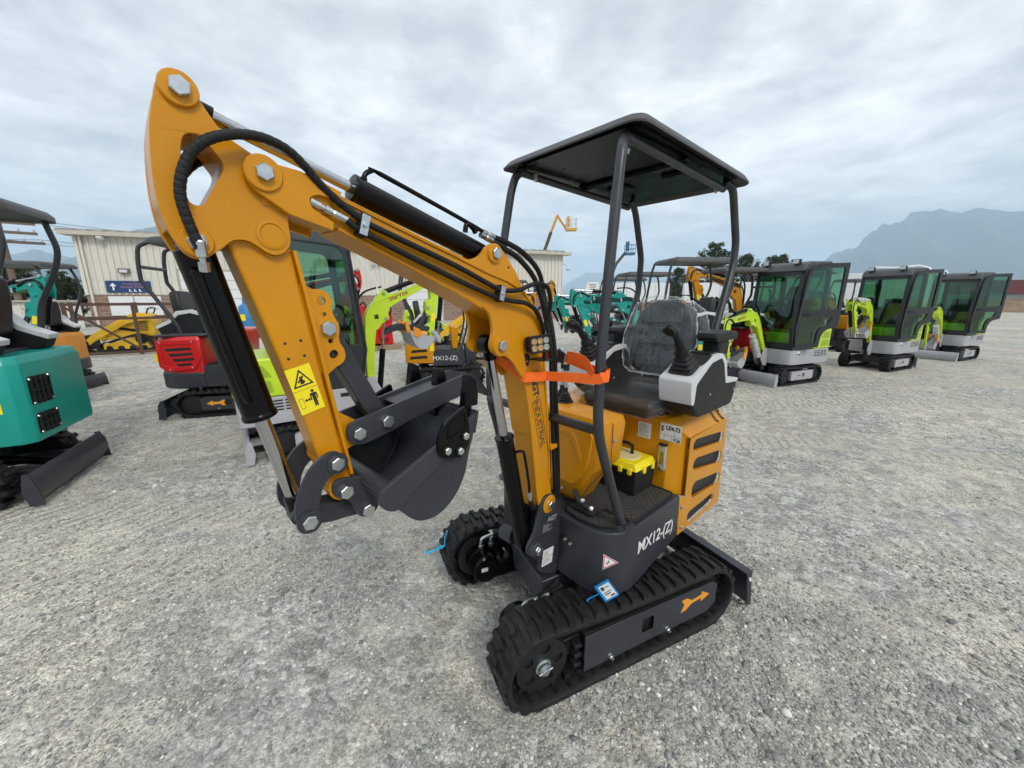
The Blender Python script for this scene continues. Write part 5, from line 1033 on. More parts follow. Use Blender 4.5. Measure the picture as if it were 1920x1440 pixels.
def front_gear(root, F, pose, boomm, bucketm, thumb=True, text=None, wrap=False, hosem=HOSE, detail=True):
    rb, ra, rk = (R(p) for p in pose)
    MB = F @ rotp((0, .707), rb); MA = MB @ rotp((.925, 1.789), ra); MK = MA @ rotp((.832, 1.09), rk)
    y0, y1 = -.05, .05
    b = put('boom', prism(nb(), BOOMP, y0, y1, 'xz'), boomm, root, MB, .003)
    fl = [(.80, 1.790), (.748, 1.773), (.438, 1.678), (.33, 1.643), (.172, 1.593), (.119, 1.547), (.057, 1.439), (.033, 1.28), (.012, 1.10)]
    put('boom_flange', prism(nb(), fl+[(x+.006, z-.012) for x, z in fl[::-1]], y0-.006, y1+.006, 'xz'), boomm, b, MB)
    a = put('arm', prism(nb(), ARMP, y0+.004, y1-.004, 'xz'), boomm, root, MA, .003)
    for w in (y0-.008, y1-.004):
        put('arm_head_plate', prism(nb(), HEADP, w, w+.012, 'xz', [HEADH]), boomm, a, MA)
    st = prism(nb(), [(.92, 1.40), (.868, 1.41), (.846, 1.31), (.897, 1.298)], y1-.004, y1-.003, 'xz'); put('warning_sticker', st, STICKER, a, MA, smooth=0)
    st = prism(nb(), [(.92, 1.40), (.868, 1.41), (.846, 1.31), (.897, 1.298)], y0+.003, y0+.004, 'xz'); put('warning_sticker', st, STICKER, a, MA, smooth=0)
    k = put('bucket', prism(nb(), BUCKS[:11]+[(.785, 1.095), (.74, 1.06), (.70, 1.012), (.658, 1.005), (.618, 1.017), (.588, 1.045), (.562, 1.09), (.53, 1.19), (.513, 1.248)], -.17, .17, 'xz'), bucketm, root, MK, .002)
    for s in (-1, 1):
        put('bucket_side', prism(nb(), BUCKS, *sorted((.168*s, .178*s)), 'xz'), bucketm, k, MK)
        put('side_cutter', prism(nb(), [(.629, 1.25), (.557, 1.283), (.546, 1.18), (.60, 1.145), (.652, 1.18)], *sorted((.178*s, .19*s)), 'xz'), mat('orange_cutter', (.75,.28,.01,1), .4) if bucketm is GREY else BLACK, k, MK)
        put('bucket_ear', prism(nb(), [(.862, 1.106), (.831, 1.125), (.77, 1.11), (.742, 1.03), (.782, .998), (.816, 1.037)], *sorted((.058*s, .07*s)), 'xz'), bucketm, k, MK)
        put('guide_link', prism(nb(), LINKP, *sorted((.052*s, .062*s)), 'xz'), bucketm if bucketm is GREY else SLATE, a, MA)
    for w in (-.14, 0, .14):
        put('tooth', prism(nb(), [(.530, 1.205), (.487, 1.21), (.474, 1.29), (.482, 1.338), (.510, 1.352), (.519, 1.30)], w-.018, w+.018, 'xz'), BLACK if bucketm is not GREY else MATS['orange_cutter'], k, MK)
    put('torsion_tube', cyl(nb(), (.768, -.17, 1.098), (.768, .17, 1.098), .022, 12), bucketm, k, MK)
    if thumb:
        for w in (-.06, .05):
            t = put('thumb_plate', prism(nb(), THUMBP, w, w+.01, 'xz'), SLATE, a, MA)
        put('thumb_strut', prism(nb(), [(.818, 1.50), (.688, 1.262), (.70, 1.225), (.738, 1.255), (.842, 1.475)], -.02, .02, 'xz'), SLATE, a, MA)
    for M, s, z, par in ((MB, .925, 1.789, b), (MB, .30, 1.694, b), (MB, .291, 1.404, b), (MA, 1.032, 1.899, a), (MA, 1.042, 1.655, a), (MA, .82, 1.488, a), (MA, .846, 1.169, a), (MA, .832, 1.09, a), (MA, .921, 1.047, a)):
        for sg in ((1, -1) if detail else (1,)):
            bm = nb(); bolt(bm, (s, sg*(y1+.012), z), (0, sg, 0), .034, .016, False); put('pin_bolt', bm, ZINC, par, M)
    def cy(p, q, sp, r, wr=False, name='cylinder'):
        p, q = Vector(p), Vector(q); d = q-p; L = d.length; d.normalize(); bm = nb()
        lathe(bm, [(r, 0), (r, sp*L-.01), (r*1.1, sp*L-.008), (r*1.1, sp*L)], p, d, 14); c = put(name, bm, BLACK, root, F)
        put('piston_rod', cyl(nb(), p+d*sp*L, q, r*.45, 10), CHROME, c, F)
        if wr:
            rng = random.Random(5); bm = nb(); pl = [p+d*L*(.05+.09*i) for i in range(8)]; tube(bm, pl, [r*(1.5+.5*rng.random()) for _ in pl], 10); put('plastic_wrap', bm, WRAP, c, F, smooth=25)
        return c
    inv = F.inverted(); TB = lambda M, s, z: (inv @ M) @ Vector((s, 0, z))
    c1 = cy(TB(MB, .30, 1.694), TB(MA, 1.032, 1.905), .56, .030, wrap == 'top', 'arm_cylinder')
    cy(TB(MA, 1.042, 1.655), TB(MA, .921, 1.045), .58, .030, False, 'bucket_cylinder')
    cy((.12, 0, .56), TB(MB, .288, 1.404), .58, .034, wrap == 'low', 'lift_cylinder')
    for w in (-.058, .058):
        for dz in () if text else (0, -.035):
            bm = nb(); tube(bm, [(.75, w, 1.735+dz), (.46, w, 1.64+dz), (.30, w, 1.588+dz), (.17, w*1.2, 1.58+dz), (.06, w, 1.52+dz), (.02, w*.8, 1.40), (.0, w*.5, 1.2)], .010, 6, 3); put('hose', bm, hosem, b, MB)
        for s, z in () if text else ((.72, 1.708), (.29, 1.57)):
            bm = nb(); box(bm, s-.012, s+.012, w-.008+(.006 if w > 0 else -.006), w+.008+(.006 if w > 0 else -.006), z-.03, z+.03); put('hose_clamp', bm, ZINC, b, MB)
        bm = nb(); tube(bm, [(1.04, w, 1.65), (1.056, w, 1.72), (1.03, w, 1.80), (.96, w, 1.845), (.88, w, 1.835), (.78, w, 1.76)], .013, 8, 4); put('hose', bm, hosem, a, MA)
    for w in (0, .02):
        bm = nb(); tube(bm, [(.30, w, 1.76), (.20, w, 1.745), (.08, w, 1.70), (-.01, w, 1.58), (-.03, w, 1.40), (-.02, w, 1.0), (-.06, w, .72)], .010, 6, 4); put('hose', bm, hosem, b, MB)
    if text:
        for sg in (1, -1):
            M = frame_from((.70 if sg > 0 else .36, sg*(y1+.001), 1.700 if sg > 0 else 1.592), (-sg, 0, -sg*.31), (0, 0, 1)); put('brand_lettering', text_bm(text, .075, M, .0005, bold=.0015), mat('dark_red_print', (.30, .03, .02, 1), .5), b, MB, smooth=0)
    # lamp on the king post
    bm = nb(); box(bm, .15, .21, -.05, .05, 1.40, 1.46); put('work_lamp', bm, STEEL, b, MB, .004)
    for s in (-1, 1):
        put('swing_bracket', prism(nb(), [(.04, .75), (-.03, .745), (-.10, .66), (-.10, .41), (.03, .42), (.13, .53), (.13, .58), (.08, .68)], *sorted((.052*s, .066*s)), 'xz'), bucketm if bucketm is GREY else SLATE, root, F)
    bm = nb(); cyl(bm, (-.07, 0, .33), (-.07, 0, .72), .05, 14); put('swing_post', bm, SLATE, root, F)
GTRACK = {}
def crawler(root, plate, blade_side, bladem, arrow=None, redmark=False):
    tp = track_path(.44, -.455, .17, .16, .171, .161, 8)
    for s in (1, -1):
        key = s
        if key not in GTRACK: GTRACK[key] = put('track', track_bm(tp, *((.285, .465) if s > 0 else (-.465, -.285)), lug=.022, pitch=37, fine=False), RUBBER, root, smooth=30); tr = GTRACK[key]
        else: tr = GTRACK[key].copy(); COL.objects.link(tr); tr.parent = root; tr.name = 'track'
        y = .447*s; hole = rrect(-.105, -.04, .135, .205, .006, 2)
        put('track_frame', prism(nb(), roundpoly([(.29, .085), (.29, .25), (-.33, .25), (-.36, .23), (-.36, .11), (-.33, .085)], .01, 2), *sorted((y-.05*s, y)), 'xz', [hole]), plate, tr)
        put('frame_window', prism(nb(), hole, *sorted((y-.03*s, y-.02*s)), 'xz'), HATCH, tr)
        for x, r in ((.44, .125), (-.455, .118)):
            bm = nb(); lathe(bm, [(.03, 0), (r*.7, .004), (r, .012), (r, .09)], (x, .43*s, .165), (0, -s, 0), 24); put('idler', bm, STEEL, tr)
        for x in (.15, -.18):
            bm = nb(); bolt(bm, (x, y, .10), (0, s, 0), .02, .012, False); put('roller_bolt', bm, ZINC, tr)
        if arrow:
            ar = [(-.30, .17), (-.235, .205), (-.235, .185), (-.16, .185), (-.135, .205), (-.10, .205), (-.12, .17), (-.10, .135), (-.135, .135), (-.16, .155), (-.235, .155), (-.235, .135)]
            put('arrow_decal', prism(nb(), ar, *sorted((y, y+.001*s)), 'xz'), arrow, tr, smooth=0)
        if redmark:
            put('red_mark', prism(nb(), [(-.0, .17), (.03, .175), (.04, .19), (.06, .175), (.12, .172), (.12, .158), (.03, .16)], *sorted((y, y+.001*s)), 'xz'), REDPRINT, tr, smooth=0)
    bm = nb(); prism(bm, [(.30, .29), (-.30, .29), (-.33, .13), (.28, .13)], -.28, .28, 'xz'); lathe(bm, [(.22, .28), (.22, .40)], (0, 0, 0), (0, 0, 1), 28); put('undercarriage_frame', bm, SLATE, root, None, .006)
    d = blade_side; bl = [(.735, .02), (.765, .06), (.775, .12), (.765, .19), (.735, .235)]
    o = bl+[(x+.012, z) for x, z in bl[::-1]]; o = [(-x, z) if d < 0 else (x, z) for x, z in o]
    b = put('dozer_blade', prism(nb(), o, -.465, .465, 'xz'), bladem, root)
    for s in (1, -1):
        e = [(.79, .015), (.72, .015), (.70, .12), (.72, .24), (.75, .24), (.775, .15)]; e = [(-x, z) if d < 0 else (x, z) for x, z in e]
        put('end_plate', prism(nb(), e, *sorted((.458*s, .472*s)), 'xz'), bladem, b)
        bm = nb(); box(bm, *sorted((d*.30, d*.77)), *sorted((.17*s, .22*s)), .12, .19); put('blade_arm', bm, bladem, b)
    bm = nb(); cyl(bm, (d*.30, 0, .25), (d*.73, 0, .15), .03, 12); put('blade_cylinder', bm, BLACK, b)
def seat_and_console(root, H, cover=False):
    SE = MATS['seat_vinyl']
    s = put('operator_seat', box(nb(), -.52, -.12, -.12, .26, 1.03, 1.12), SE, root, H, .03, 3)
    M = H @ Matrix.Translation((-.53, .07, 1.12)) @ Matrix.Rotation(R(-8), 4, 'Y')
    put('backrest', prism(nb(), roundpoly([(-.19, 0), (.19, 0), (.20, .22), (.16, .40), (-.16, .40), (-.20, .22)], .05, 4), -.05, .05, 'yz'), SE, s, M, .02, 3)
    for y0, y1 in ((.275, .40), (-.26, -.135)):
        side = [(-.18, 1.25), (-.22, 1.06), (-.32, 1.0), (-.70, 1.0), (-.74, 1.10), (-.60, 1.17), (-.52, 1.27), (-.38, 1.29)]
        c = put('control_console', prism(nb(), roundpoly(side, .03, 3), y0, y1, 'xz'), SATIN, root, H, .01)
        tw = [(-.175, 1.255), (-.19, 1.20), (-.38, 1.255), (-.50, 1.235), (-.59, 1.14), (-.735, 1.07), (-.745, 1.105), (-.60, 1.178), (-.52, 1.28), (-.375, 1.298)]
        put('console_trim', prism(nb(), tw, y0-.004, y1+.004, 'xz'), LIGHTGREY, c, H, .004)
        ym = (y0+y1)/2; bm = nb(); tube(bm, [(-.31, ym, 1.27), (-.29, ym, 1.33), (-.27, ym, 1.37)], [.06, .04, .022], 10); tube(bm, [(-.275, ym, 1.36), (-.25, ym, 1.44), (-.20, ym, 1.48)], [.02, .024, .018], 10); put('joystick', bm, SATIN, c, H)
def canopy_parts(root, H, kind, roofm=None, w=.34, zt=2.12):
    roofm = roofm or CANOPY_M
    if kind == 'canopy4':
        P = [[(.20, s*.34, .63), (.30, s*.34, .98), (.33, s*.335, 1.15), (.25, s*.31, 1.9), (.20, s*.30, zt-.04), (.12, s*.28, zt-.01)] for s in (1, -1)]+[[(-.62, s*.30, 1.0), (-.66, s*.30, 1.3), (-.80, s*.29, 1.58), (-.84, s*.29, 1.72), (-.80, s*.28, 1.95), (-.74, s*.27, zt-.02)] for s in (1, -1)]
        for p in P: put('canopy_post', tube(nb(), bends(p, .06, 4), .019, 10), POST, root, H)
        x0, x1 = -.88, .22
    else:
        for s in (1, -1): put('canopy_post', tube(nb(), [(-.50, s*.28, .98), (-.52, s*.28, 1.12), (-.74, s*.28, 1.55), (-.78, s*.28, 1.66), (-.76, s*.28, 1.95), (-.70, s*.27, 2.03), (-.50, s*.26, zt-.03), (.0, s*.25, zt-.02)], .022, 10, 3), POST, root, H)
        put('cross_bar', cyl(nb(), (-.77, -.28, 1.78), (-.77, .28, 1.78), .02, 10), POST, root, H)
        x0, x1 = -.68, .42
    cx = (x0+x1)/2; rim = roundpoly([(x1, w), (x1, -w), (x0, -w), (x0, w)], .12, 5)
    rows = [(.95, -.035), (1.0, -.045), (1.0, -.01), (.95, .022), (.80, .040)]
    bm = nb(); rr = [[bm.verts.new((cx+(x-cx)*k, y*k, zt+dz-(.035 if x < x0+.15 or x > x1-.15 else 0))) for x, y in rim] for k, dz in rows]; n = len(rim)
    for a, b in zip(rr, rr[1:]):
        for i in range(n): bm.faces.new((a[i], a[(i+1) % n], b[(i+1) % n], b[i]))
    bm.faces.new(rr[-1]); bm.faces.new(rr[0][::-1]); put('canopy_roof', bm, roofm, root, H, smooth=50)
def cab_parts(root, H, door=None, lamps=True, low=CABDARK):
    zt = 2.20; T = .035; C = CABDARK
    side = roundpoly([(.33, .64), (.40, 1.02), (.31, 2.0), (.20, 2.15), (-.40, 2.17), (-.47, 2.08), (-.47, 1.02), (-.25, .98), (-.25, .64)], [0,.02,.04,.08,.06,.04,0,.05,0], 4)
    wu = roundpoly([(.335, 1.08), (.25, 2.0), (.17, 2.08), (-.36, 2.08), (-.41, 2.02), (-.41, 1.12)], .03, 3)
    opening = roundpoly([(.29, .72), (.33, 1.02), (.25, 2.0), (.17, 2.09), (-.36, 2.09), (-.41, 2.02), (-.41, 1.10), (-.18, 1.02), (-.18, .72)], .03, 3)
    cb = put('cab_frame', prism(nb(), side, .385, .42, 'xz', [opening]), C, root, H, .004)
    put('cab_side', prism(nb(), side, -.42, -.385, 'xz', [wu]), C, cb, H, .004)
    put('window_pane', prism(nb(), wu, -.405, -.400, 'xz'), GREENGLASS, cb, H, smooth=0)
    # front frame: pillars, sill, header, pane
    def fr(y0, y1, z0, z1, name='front_frame', m=C, off=0):
        f = lambda z: .33+(.07*(z-.64)/.38 if z < 1.02 else .07-.09*(z-1.02)/.98)
        bm = nb(); v = []
        for z in (z0, z1):
            for dx in (-.03, .012): v += [bm.verts.new((f(z)+dx+off, y0, z)), bm.verts.new((f(z)+dx+off, y1, z))]
        for q in ((0, 1, 3, 2), (4, 6, 7, 5), (0, 4, 5, 1), (2, 3, 7, 6), (0, 2, 6, 4), (1, 5, 7, 3)): bm.faces.new([v[i] for i in q])
        return put(name, bm, m, cb, H, .003)
    fr(-.42, .42, .64, .76); fr(-.42, -.36, .76, 1.02); fr(.36, .42, .76, 1.02); fr(-.42, -.36, 1.02, 2.02); fr(.36, .42, 1.02, 2.02); fr(-.42, .42, 1.96, 2.06)
    bm = nb(); v = [bm.verts.new(p) for p in ((.385, -.36, 1.02), (.385, .36, 1.02), (.31, .36, 1.97), (.31, -.36, 1.97), (.335, -.36, .76), (.335, .36, .76))]; bm.faces.new(v[:4]); bm.faces.new((v[4], v[5], v[1], v[0])); bmesh.ops.solidify(bm, geom=bm.faces[:], thickness=.005); put('window_pane', bm, GREENGLASS, cb, H, smooth=0)
    # rear: lower panel, window
    bm = nb(); prism(bm, rrect(-.42, .42, 1.0, 2.16, .03, 3), -.475, -.45, 'yz', [rrect(-.34, .34, 1.30, 2.06, .04, 3)]); put('rear_frame', bm, C, cb, H)
    put('window_pane', prism(nb(), rrect(-.34, .34, 1.30, 2.06, .04, 3), -.465, -.460, 'yz'), GREENGLASS, cb, H, smooth=0)
    rp = [(.36, 2.02), (.30, 2.13), (.18, 2.19), (-.42, 2.21), (-.50, 2.16), (-.50, 2.11), (.30, 2.04)]
    bm = nb(); prism(bm, rp, -.425, .425, 'xz'); put('cab_roof', bm, mat('cab_roof_grey', (.055,.058,.062,1), .45, dirt=.2, dirtcol=(.14,.14,.14,1)), cb, H, .02, 3)
    if lamps:
        for y in (-.28, .25):
            bm = nb(); box(bm, .26, .33, y-.055, y+.055, 2.15, 2.23); l = put('roof_lamp', bm, STEEL, cb, H, .005)
            bm = nb(); box(bm, .3305, .333, y-.048, y+.048, 2.157, 2.223); put('lamp_lens', bm, LIGHTGREY, l, H)
    # inside: lime kick panel (seen through the screen), seat, levers
    s = put('operator_seat', box(nb(), -.36, .0, -.18, .20, .98, 1.10), MATS['seat_vinyl'], cb, H, .03, 3)
    put('backrest', box(nb(), -.40, -.30, -.18, .20, 1.08, 1.55), MATS['seat_vinyl'], s, H, .03, 3)
    put('control_console', box(nb(), -.35, .10, .22, .34, .95, 1.22), SATIN, cb, H, .02)
    put('joystick', tube(nb(), [(.06, .28, 1.2), (.08, .28, 1.32), (.11, .28, 1.40)], [.03, .018, .022], 8), SATIN, cb, H)
    put('cab_floor', box(nb(), -.25, .34, -.38, .38, .64, .70), SATIN, cb, H)
    if door is not None:
        D = H @ Matrix.Translation((.29, .425, 0)) @ Matrix.Rotation(-R(door), 4, 'Z')
        dp = roundpoly([(.03, .70), (.06, 1.02), (-.02, 2.0), (-.14, 2.14), (-.73, 2.16), (-.70, 1.06), (-.50, 1.02), (-.42, .92), (-.40, .70)], [.02,.01,.08,.10,.02,.03,.05,.06,.02], 5)
        w1 = roundpoly([(.0, 1.34), (-.06, 1.96), (-.15, 2.06), (-.66, 2.08), (-.645, 1.38)], [.02,.06,.08,.02,.02], 4)
        w2 = roundpoly([(.01, .76), (.015, 1.22), (-.58, 1.24), (-.50, 1.10), (-.40, 1.07), (-.34, .98), (-.33, .78)], [.02,.02,.02,.03,.04,.05,.02], 4)
        d = put('door', prism(nb(), dp, 0, .035, 'xz', [w1, w2]), C, cb, D, .004)
        put('door_window', prism(nb(), w1, .014, .019, 'xz'), GREENGLASS, d, D, smooth=0); put('door_window', prism(nb(), w2, .014, .019, 'xz'), GREENGLASS, d, D, smooth=0)
        bm = nb(); box(bm, -.16, -.02, .035, .055, 1.27, 1.30); put('door_handle', bm, SATIN, d, D, .005)
def excavator(label, loc, yaw, hyaw=0, pose=(0, 0, 0), swing=0, body=ORANGE, lower=SLATE, boomm=ORANGE, bucketm=SLATE, roof='canopy4', blade=-1, bladem=SLATE, plate=SLATE, text=None, door=None, style='box', scale=1.0, thumb=True, wrap=False, arrow=None, group='parked excavators', redmark=False, front=True, sticker=True, lettering=None, zt=2.12, plain=False):
    root = thing('mini_excavator', label, 'excavator', (loc[0], loc[1], 0), R(yaw), group); root.scale = (scale,)*3
    crawler(root, plate, blade, bladem, arrow, redmark)
    H = Matrix.Rotation(R(hyaw), 4, 'Z'); cab = roof == 'cab'
    xr = -.80 if style != 'round' else -.74
    plan = roundpoly([(-.29, .41), (.27, .41), (.27, -.41), (-.29, -.41)], [0,.15,.15,0], 5)
    if cab: plan = roundpoly([(xr, .43), (.34, .43), (.40, .25), (.40, -.25), (.34, -.43), (xr, -.43)], [.06,.08,.05,.05,.08,.06], 4)
    fp = put('floor_pan', prism(nb(), plan, .37, .635, 'xy'), lower, root, H, .006)
    if cab:
        for s in (1, -1):
            for i in range(4):
                for j in range(4):
                    bm = nb(); box(bm, -.70+.10*i, -.62+.10*i, *sorted((.430*s, .4315*s)), .50+.03*j, .515+.03*j); put('vent_slot', bm, HATCH, fp, H, smooth=0)
            bm = nb(); box(bm, .10, .20, *sorted((.430*s, .4315*s)), .55, .59); put('vent_slot', bm, HATCH, fp, H, smooth=0)
        cover = roundpoly([(-.30, .425), (xr, .425), (xr-.02, .2), (xr-.02, -.2), (xr, -.425), (-.30, -.425)], [0,.05,.05,.05,.05,0], 3)
        bd = put('engine_cover', prism(nb(), cover, .638, 1.01, 'xy'), body, root, H, .02, 3)
        for s in (1, -1):
            for z0, z1 in ((.68, .80), (.83, .95)):
                bm = nb(); prism(bm, roundpoly([(-.48, z0), (-.73, z0), (-.73, z1), (-.55 if z1 > .9 else -.50, z1)], .02, 3), *sorted((.4252*s, .4268*s)), 'xz'); put('perforated_panel', bm, PERF, bd, H, smooth=0)
        bm = nb(); box(bm, .10, .27, -.33, .33, .72, .93); put('kick_panel', bm, body, root, H, .01)
        cab_parts(root, H, door)
        bm = nb(); box(bm, .12, .20, *sorted((.4305, .4325)), .57, .62); put('paper_label', bm, PAPER, root, H, smooth=0)
    else:
        if style == 'box': bp = roundpoly([(-.27, .40), (-.74, .40), (-.79, .35), (-.79, -.35), (-.74, -.40), (-.27, -.40)], .012, 2) if plain else roundpoly([(-.27, .40), (-.79, .40), (-.79, -.40), (-.27, -.40)], [.05,.05,.05,.05], 3)
        else: bp = roundpoly([(-.27, .42), (-.55, .42), (-.76, .28), (-.80, 0), (-.76, -.28), (-.55, -.42), (-.27, -.42)], [.03,.12,.12,.12,.12,.12,.03], 4)
        z0 = .42 if style == 'box' else .55
        bm = nb(); n = len(bp); rows = [[bm.verts.new((x*k-(1-k)*.5, y*k, z)) for x, y in bp] for k, z in ((.985, z0), (1, z0+.03), (1, .945), (.99, .955), (.93, 1.0))]
        for a, b in zip(rows, rows[1:]):
            for i in range(n): bm.faces.new((a[i], a[(i+1) % n], b[(i+1) % n], b[i]))
        bm.faces.new(rows[-1]); bm.faces.new(rows[0][::-1]); bd = put('engine_cover', bm, body, root, H, .004)
        if style == 'round':
            put('counterweight', prism(nb(), [(x*1.015, y*1.015) for x, y in bp], .36, .56, 'xy'), lower, root, H, .03, 3)
        for s in (1, -1):
            for i in range(0 if plain else 4):
                z = .50+.115*i if style == 'box' else .62+.075*i; h = .05 if style == 'box' else .04
                bm = nb(); prism(bm, roundpoly([(-.40, z+.01), (-.42, z+h+.01), (-.70+.03*i, z+h-.005), (-.72+.03*i, z-.005)], .012, 2), *sorted(((.4 if style == 'box' else .42)*s+.0006*s, (.4 if style == 'box' else .42)*s+.002*s)), 'xz'); put('vent_slot', bm, HATCH, bd, H, smooth=0)
            if lettering:
                M = frame_from((-.02 if s > 0 else -.32, s*.4105, .47), (-s, 0, 0), (0, 0, 1)); put('model_lettering', text_bm(lettering, .11, M, .0004), WHITE, fp, H, smooth=0)
            if plain: continue
            bm = nb(); box(bm, -.36, -.29, *sorted(((.4 if style == 'box' else .42)*s, (.4 if style == 'box' else .42)*s+.002*s)), .64, .78); put('warning_sticker', bm, STICKER, bd, H, smooth=0)
        for y in () if plain else (-.16, .16):
            bm = nb(); prism(bm, roundpoly([(y-.10, .62), (y+.10, .62), (y+.07, .84), (y-.07, .84)], .02, 3), -.8025 if style == 'round' else -.7925, -.7905 if style == 'box' else -.802, 'yz')
            if style == 'box': put('rear_grille', bm, HATCH, bd, H, smooth=0)
            else: bm.free()
        put('seat_deck', box(nb(), -.62, -.10, -.32, .32, .985, 1.02), SLATE, root, H, .01)
        put('front_shield', prism(nb(), roundpoly([(.05, .63), (.15, .64), (.18, 1.05), (.02, 1.06)], .03, 3), -.15, .25, 'xz'), body, root, H, .02)
        put('floor_mat', box(nb(), -.26, .24, -.37, .37, .636, .645), SATIN, root, H)
        seat_and_console(root, H)
        if roof: canopy_parts(root, H, roof, zt=zt)
    if front:
        F = H @ Matrix.Translation((.40 if not cab else .50, -.02, 0 if not cab else -.09)) @ Matrix.Rotation(R(swing), 4, 'Z')
        front_gear(root, F, pose, boomm, bucketm, thumb, text, wrap)
    return root
CABKW = dict(body=LIME, lower=GREY, boomm=LIME, bucketm=GREY, roof='cab', bladem=GREY, plate=GREY, text='StarVox', redmark=True)
excavator('lime and grey cab excavator with open door, nearest of the three at right', (5.18, 7.40), 204, 0, (-27, 24, 0), 8, blade=1, door=22, wrap='low', group='cab excavators on the right', **CABKW)
excavator('lime and grey cab excavator, middle of the three at right, strap over its roof', (8.42, 8.80), 206, 0, (-13, -6, 20), 4, blade=-1, door=16, wrap='top', group='cab excavators on the right', **CABKW)
excavator('lime and grey cab excavator farthest right of the three, beside the open yard', (11.60, 10.25), 205, 0, (-30, 24, 0), 6, blade=1, door=22, wrap='low', group='cab excavators on the right', **CABKW)
excavator('lime and grey cab excavator behind the front boom, seen from its rear corner', (-2.12, 4.19), 35, 0, (4, 0, 0), 0, blade=-1, **CABKW)
RD = excavator('red excavator with black canopy and orange arrow on its track, left behind the arm', (-3.92, 5.52), 18, 0, (-5, 0, 0), body=RED, boomm=RED, roof='canopy2', style='round', arrow=ORANGEPRINT, scale=1.09, plain=True)
TL = excavator('teal excavator cut off by the left edge of the picture', (-4.62, 2.76), 206, 0, (0, 0, 0), body=TEAL, boomm=TEAL, lower=TEAL, roof='canopy4', blade=-1, bladem=SLATE, scale=1.14, zt=1.99, plain=True)
excavator('worn orange excavator with grey counterweight and black canopy at far left', (-8.15, 6.35), 188, 0, (-10, 0, 0), body=WORN_ORANGE, boomm=WORN_ORANGE, roof='canopy4', style='round', blade=-1)
excavator('teal excavator at far left showing only its raised arm', (-7.30, 4.75), 8, 0, (-4, 0, 0), body=TEAL, boomm=TEAL, roof='canopy4')
excavator('orange excavator with black seat back behind the lime arm and bucket', (-1.20, 7.30), 12, 0, (-12, 0, 0), lettering='MX12-(Z)')
excavator('teal excavator under the largest black canopy behind the plastic-wrapped seat', (2.75, 6.75), 186, 0, (-14, 6, 0), body=TEAL, boomm=TEAL, scale=1.04)
excavator('teal excavator in the row behind, second black canopy behind the seat', (2.65, 8.9), 186, 0, (-14, 4, 0), body=TEAL, boomm=TEAL)
excavator('teal excavator farthest back of the canopy row behind the seat', (2.85, 11.2), 186, 0, (-20, 4, 0), body=TEAL, boomm=TEAL)
excavator('orange excavator whose raised boom shows between the canopy posts right of the seat', (5.7, 8.9), 184, 0, (-2, 0, 0), scale=1.2, zt=1.76)
excavator('red excavator half hidden behind the right arm rest', (4.2, 7.7), 190, 0, (-20, 0, 0), body=RED, boomm=ORANGE, roof='canopy2', style='round')
excavator('orange excavator with slotted side between the first two cab machines', (10.1, 11.9), 200, 0, (-6, 0, 0), lettering='MX12-(Z)')
excavator('orange excavator in front of the building corner with its boom pointing up right', (.2, 12.6), 12, 0, (14, 10, 0))

def teal_details():
    cov = [c for c in TL.children if c.name.startswith('engine_cover')][0]
    put('seam_strip', box(nb(), -.545, -.49, .4004, .404, .44, .93), TEAL, cov, None, .001)
    for x in (-.57, -.465):
        for z in (.50, .68, .86):
            bm = nb(); lathe(bm, [(.011, 0), (.010, .003), (.004, .006)], (x, .402, z), (0, 1, 0), 12); put('cover_bolt', bm, ZINC, cov)
    put('warning_sticker', box(nb(), -.685, -.62, .4004, .4016, .64, .79), STICKER, cov, smooth=0)
    put('sticker_symbol', prism(nb(), [(-.673, .725), (-.633, .725), (-.653, .765)], .4016, .4022, 'xz', [[(-.665, .730), (-.641, .730), (-.653, .753)]]), INK, cov, smooth=0)
    put('sticker_symbol', box(nb(), -.645, -.635, .4016, .4022, .655, .70), INK, cov, smooth=0)
    for z0 in (.44, .64):
        for i in range(8 if z0 > .5 else 5):
            put('vent_slot', prism(nb(), roundpoly([(-.42, z0+.032*i), (-.28, z0+.032*i), (-.28, z0+.012+.032*i), (-.42, z0+.012+.032*i)], .005, 2), .4004, .4014, 'xz'), HATCH, cov, smooth=0)
    for z0, z1, y0, y1 in ((.66, .86, .08, .33), (.46, .61, .08, .33)):
        g = put('rear_grille', prism(nb(), roundpoly([(y0+.02, z0), (y1, z0+.01), (y1-.01, z1), (y0, z1-.01)], .02, 3), -.7925, -.7905, 'yz'), HATCH, cov, smooth=0)
        for k in range(5): put('grille_bar', cyl(nb(), (-.797, y0+.03+.05*k, z0+.01), (-.797, y0+.03+.05*k, z1-.01), .005, 6), SATIN, g)
        for k in range(3): put('grille_bar', cyl(nb(), (-.797, y0+.02, z0+.03+(z1-z0-.06)*k/2), (-.797, y1-.01, z0+.03+(z1-z0-.06)*k/2), .005, 6), SATIN, g)
        for y, z in ((y0+.03, z0+.02), (y1-.02, z0+.02), (y0+.03, z1-.02), (y1-.02, z1-.02)):
            bm = nb(); lathe(bm, [(.010, 0), (.009, .004), (.004, .007)], (-.796, y, z), (-1, 0, 0), 10); put('grille_bolt', bm, ZINC, g)
teal_details()

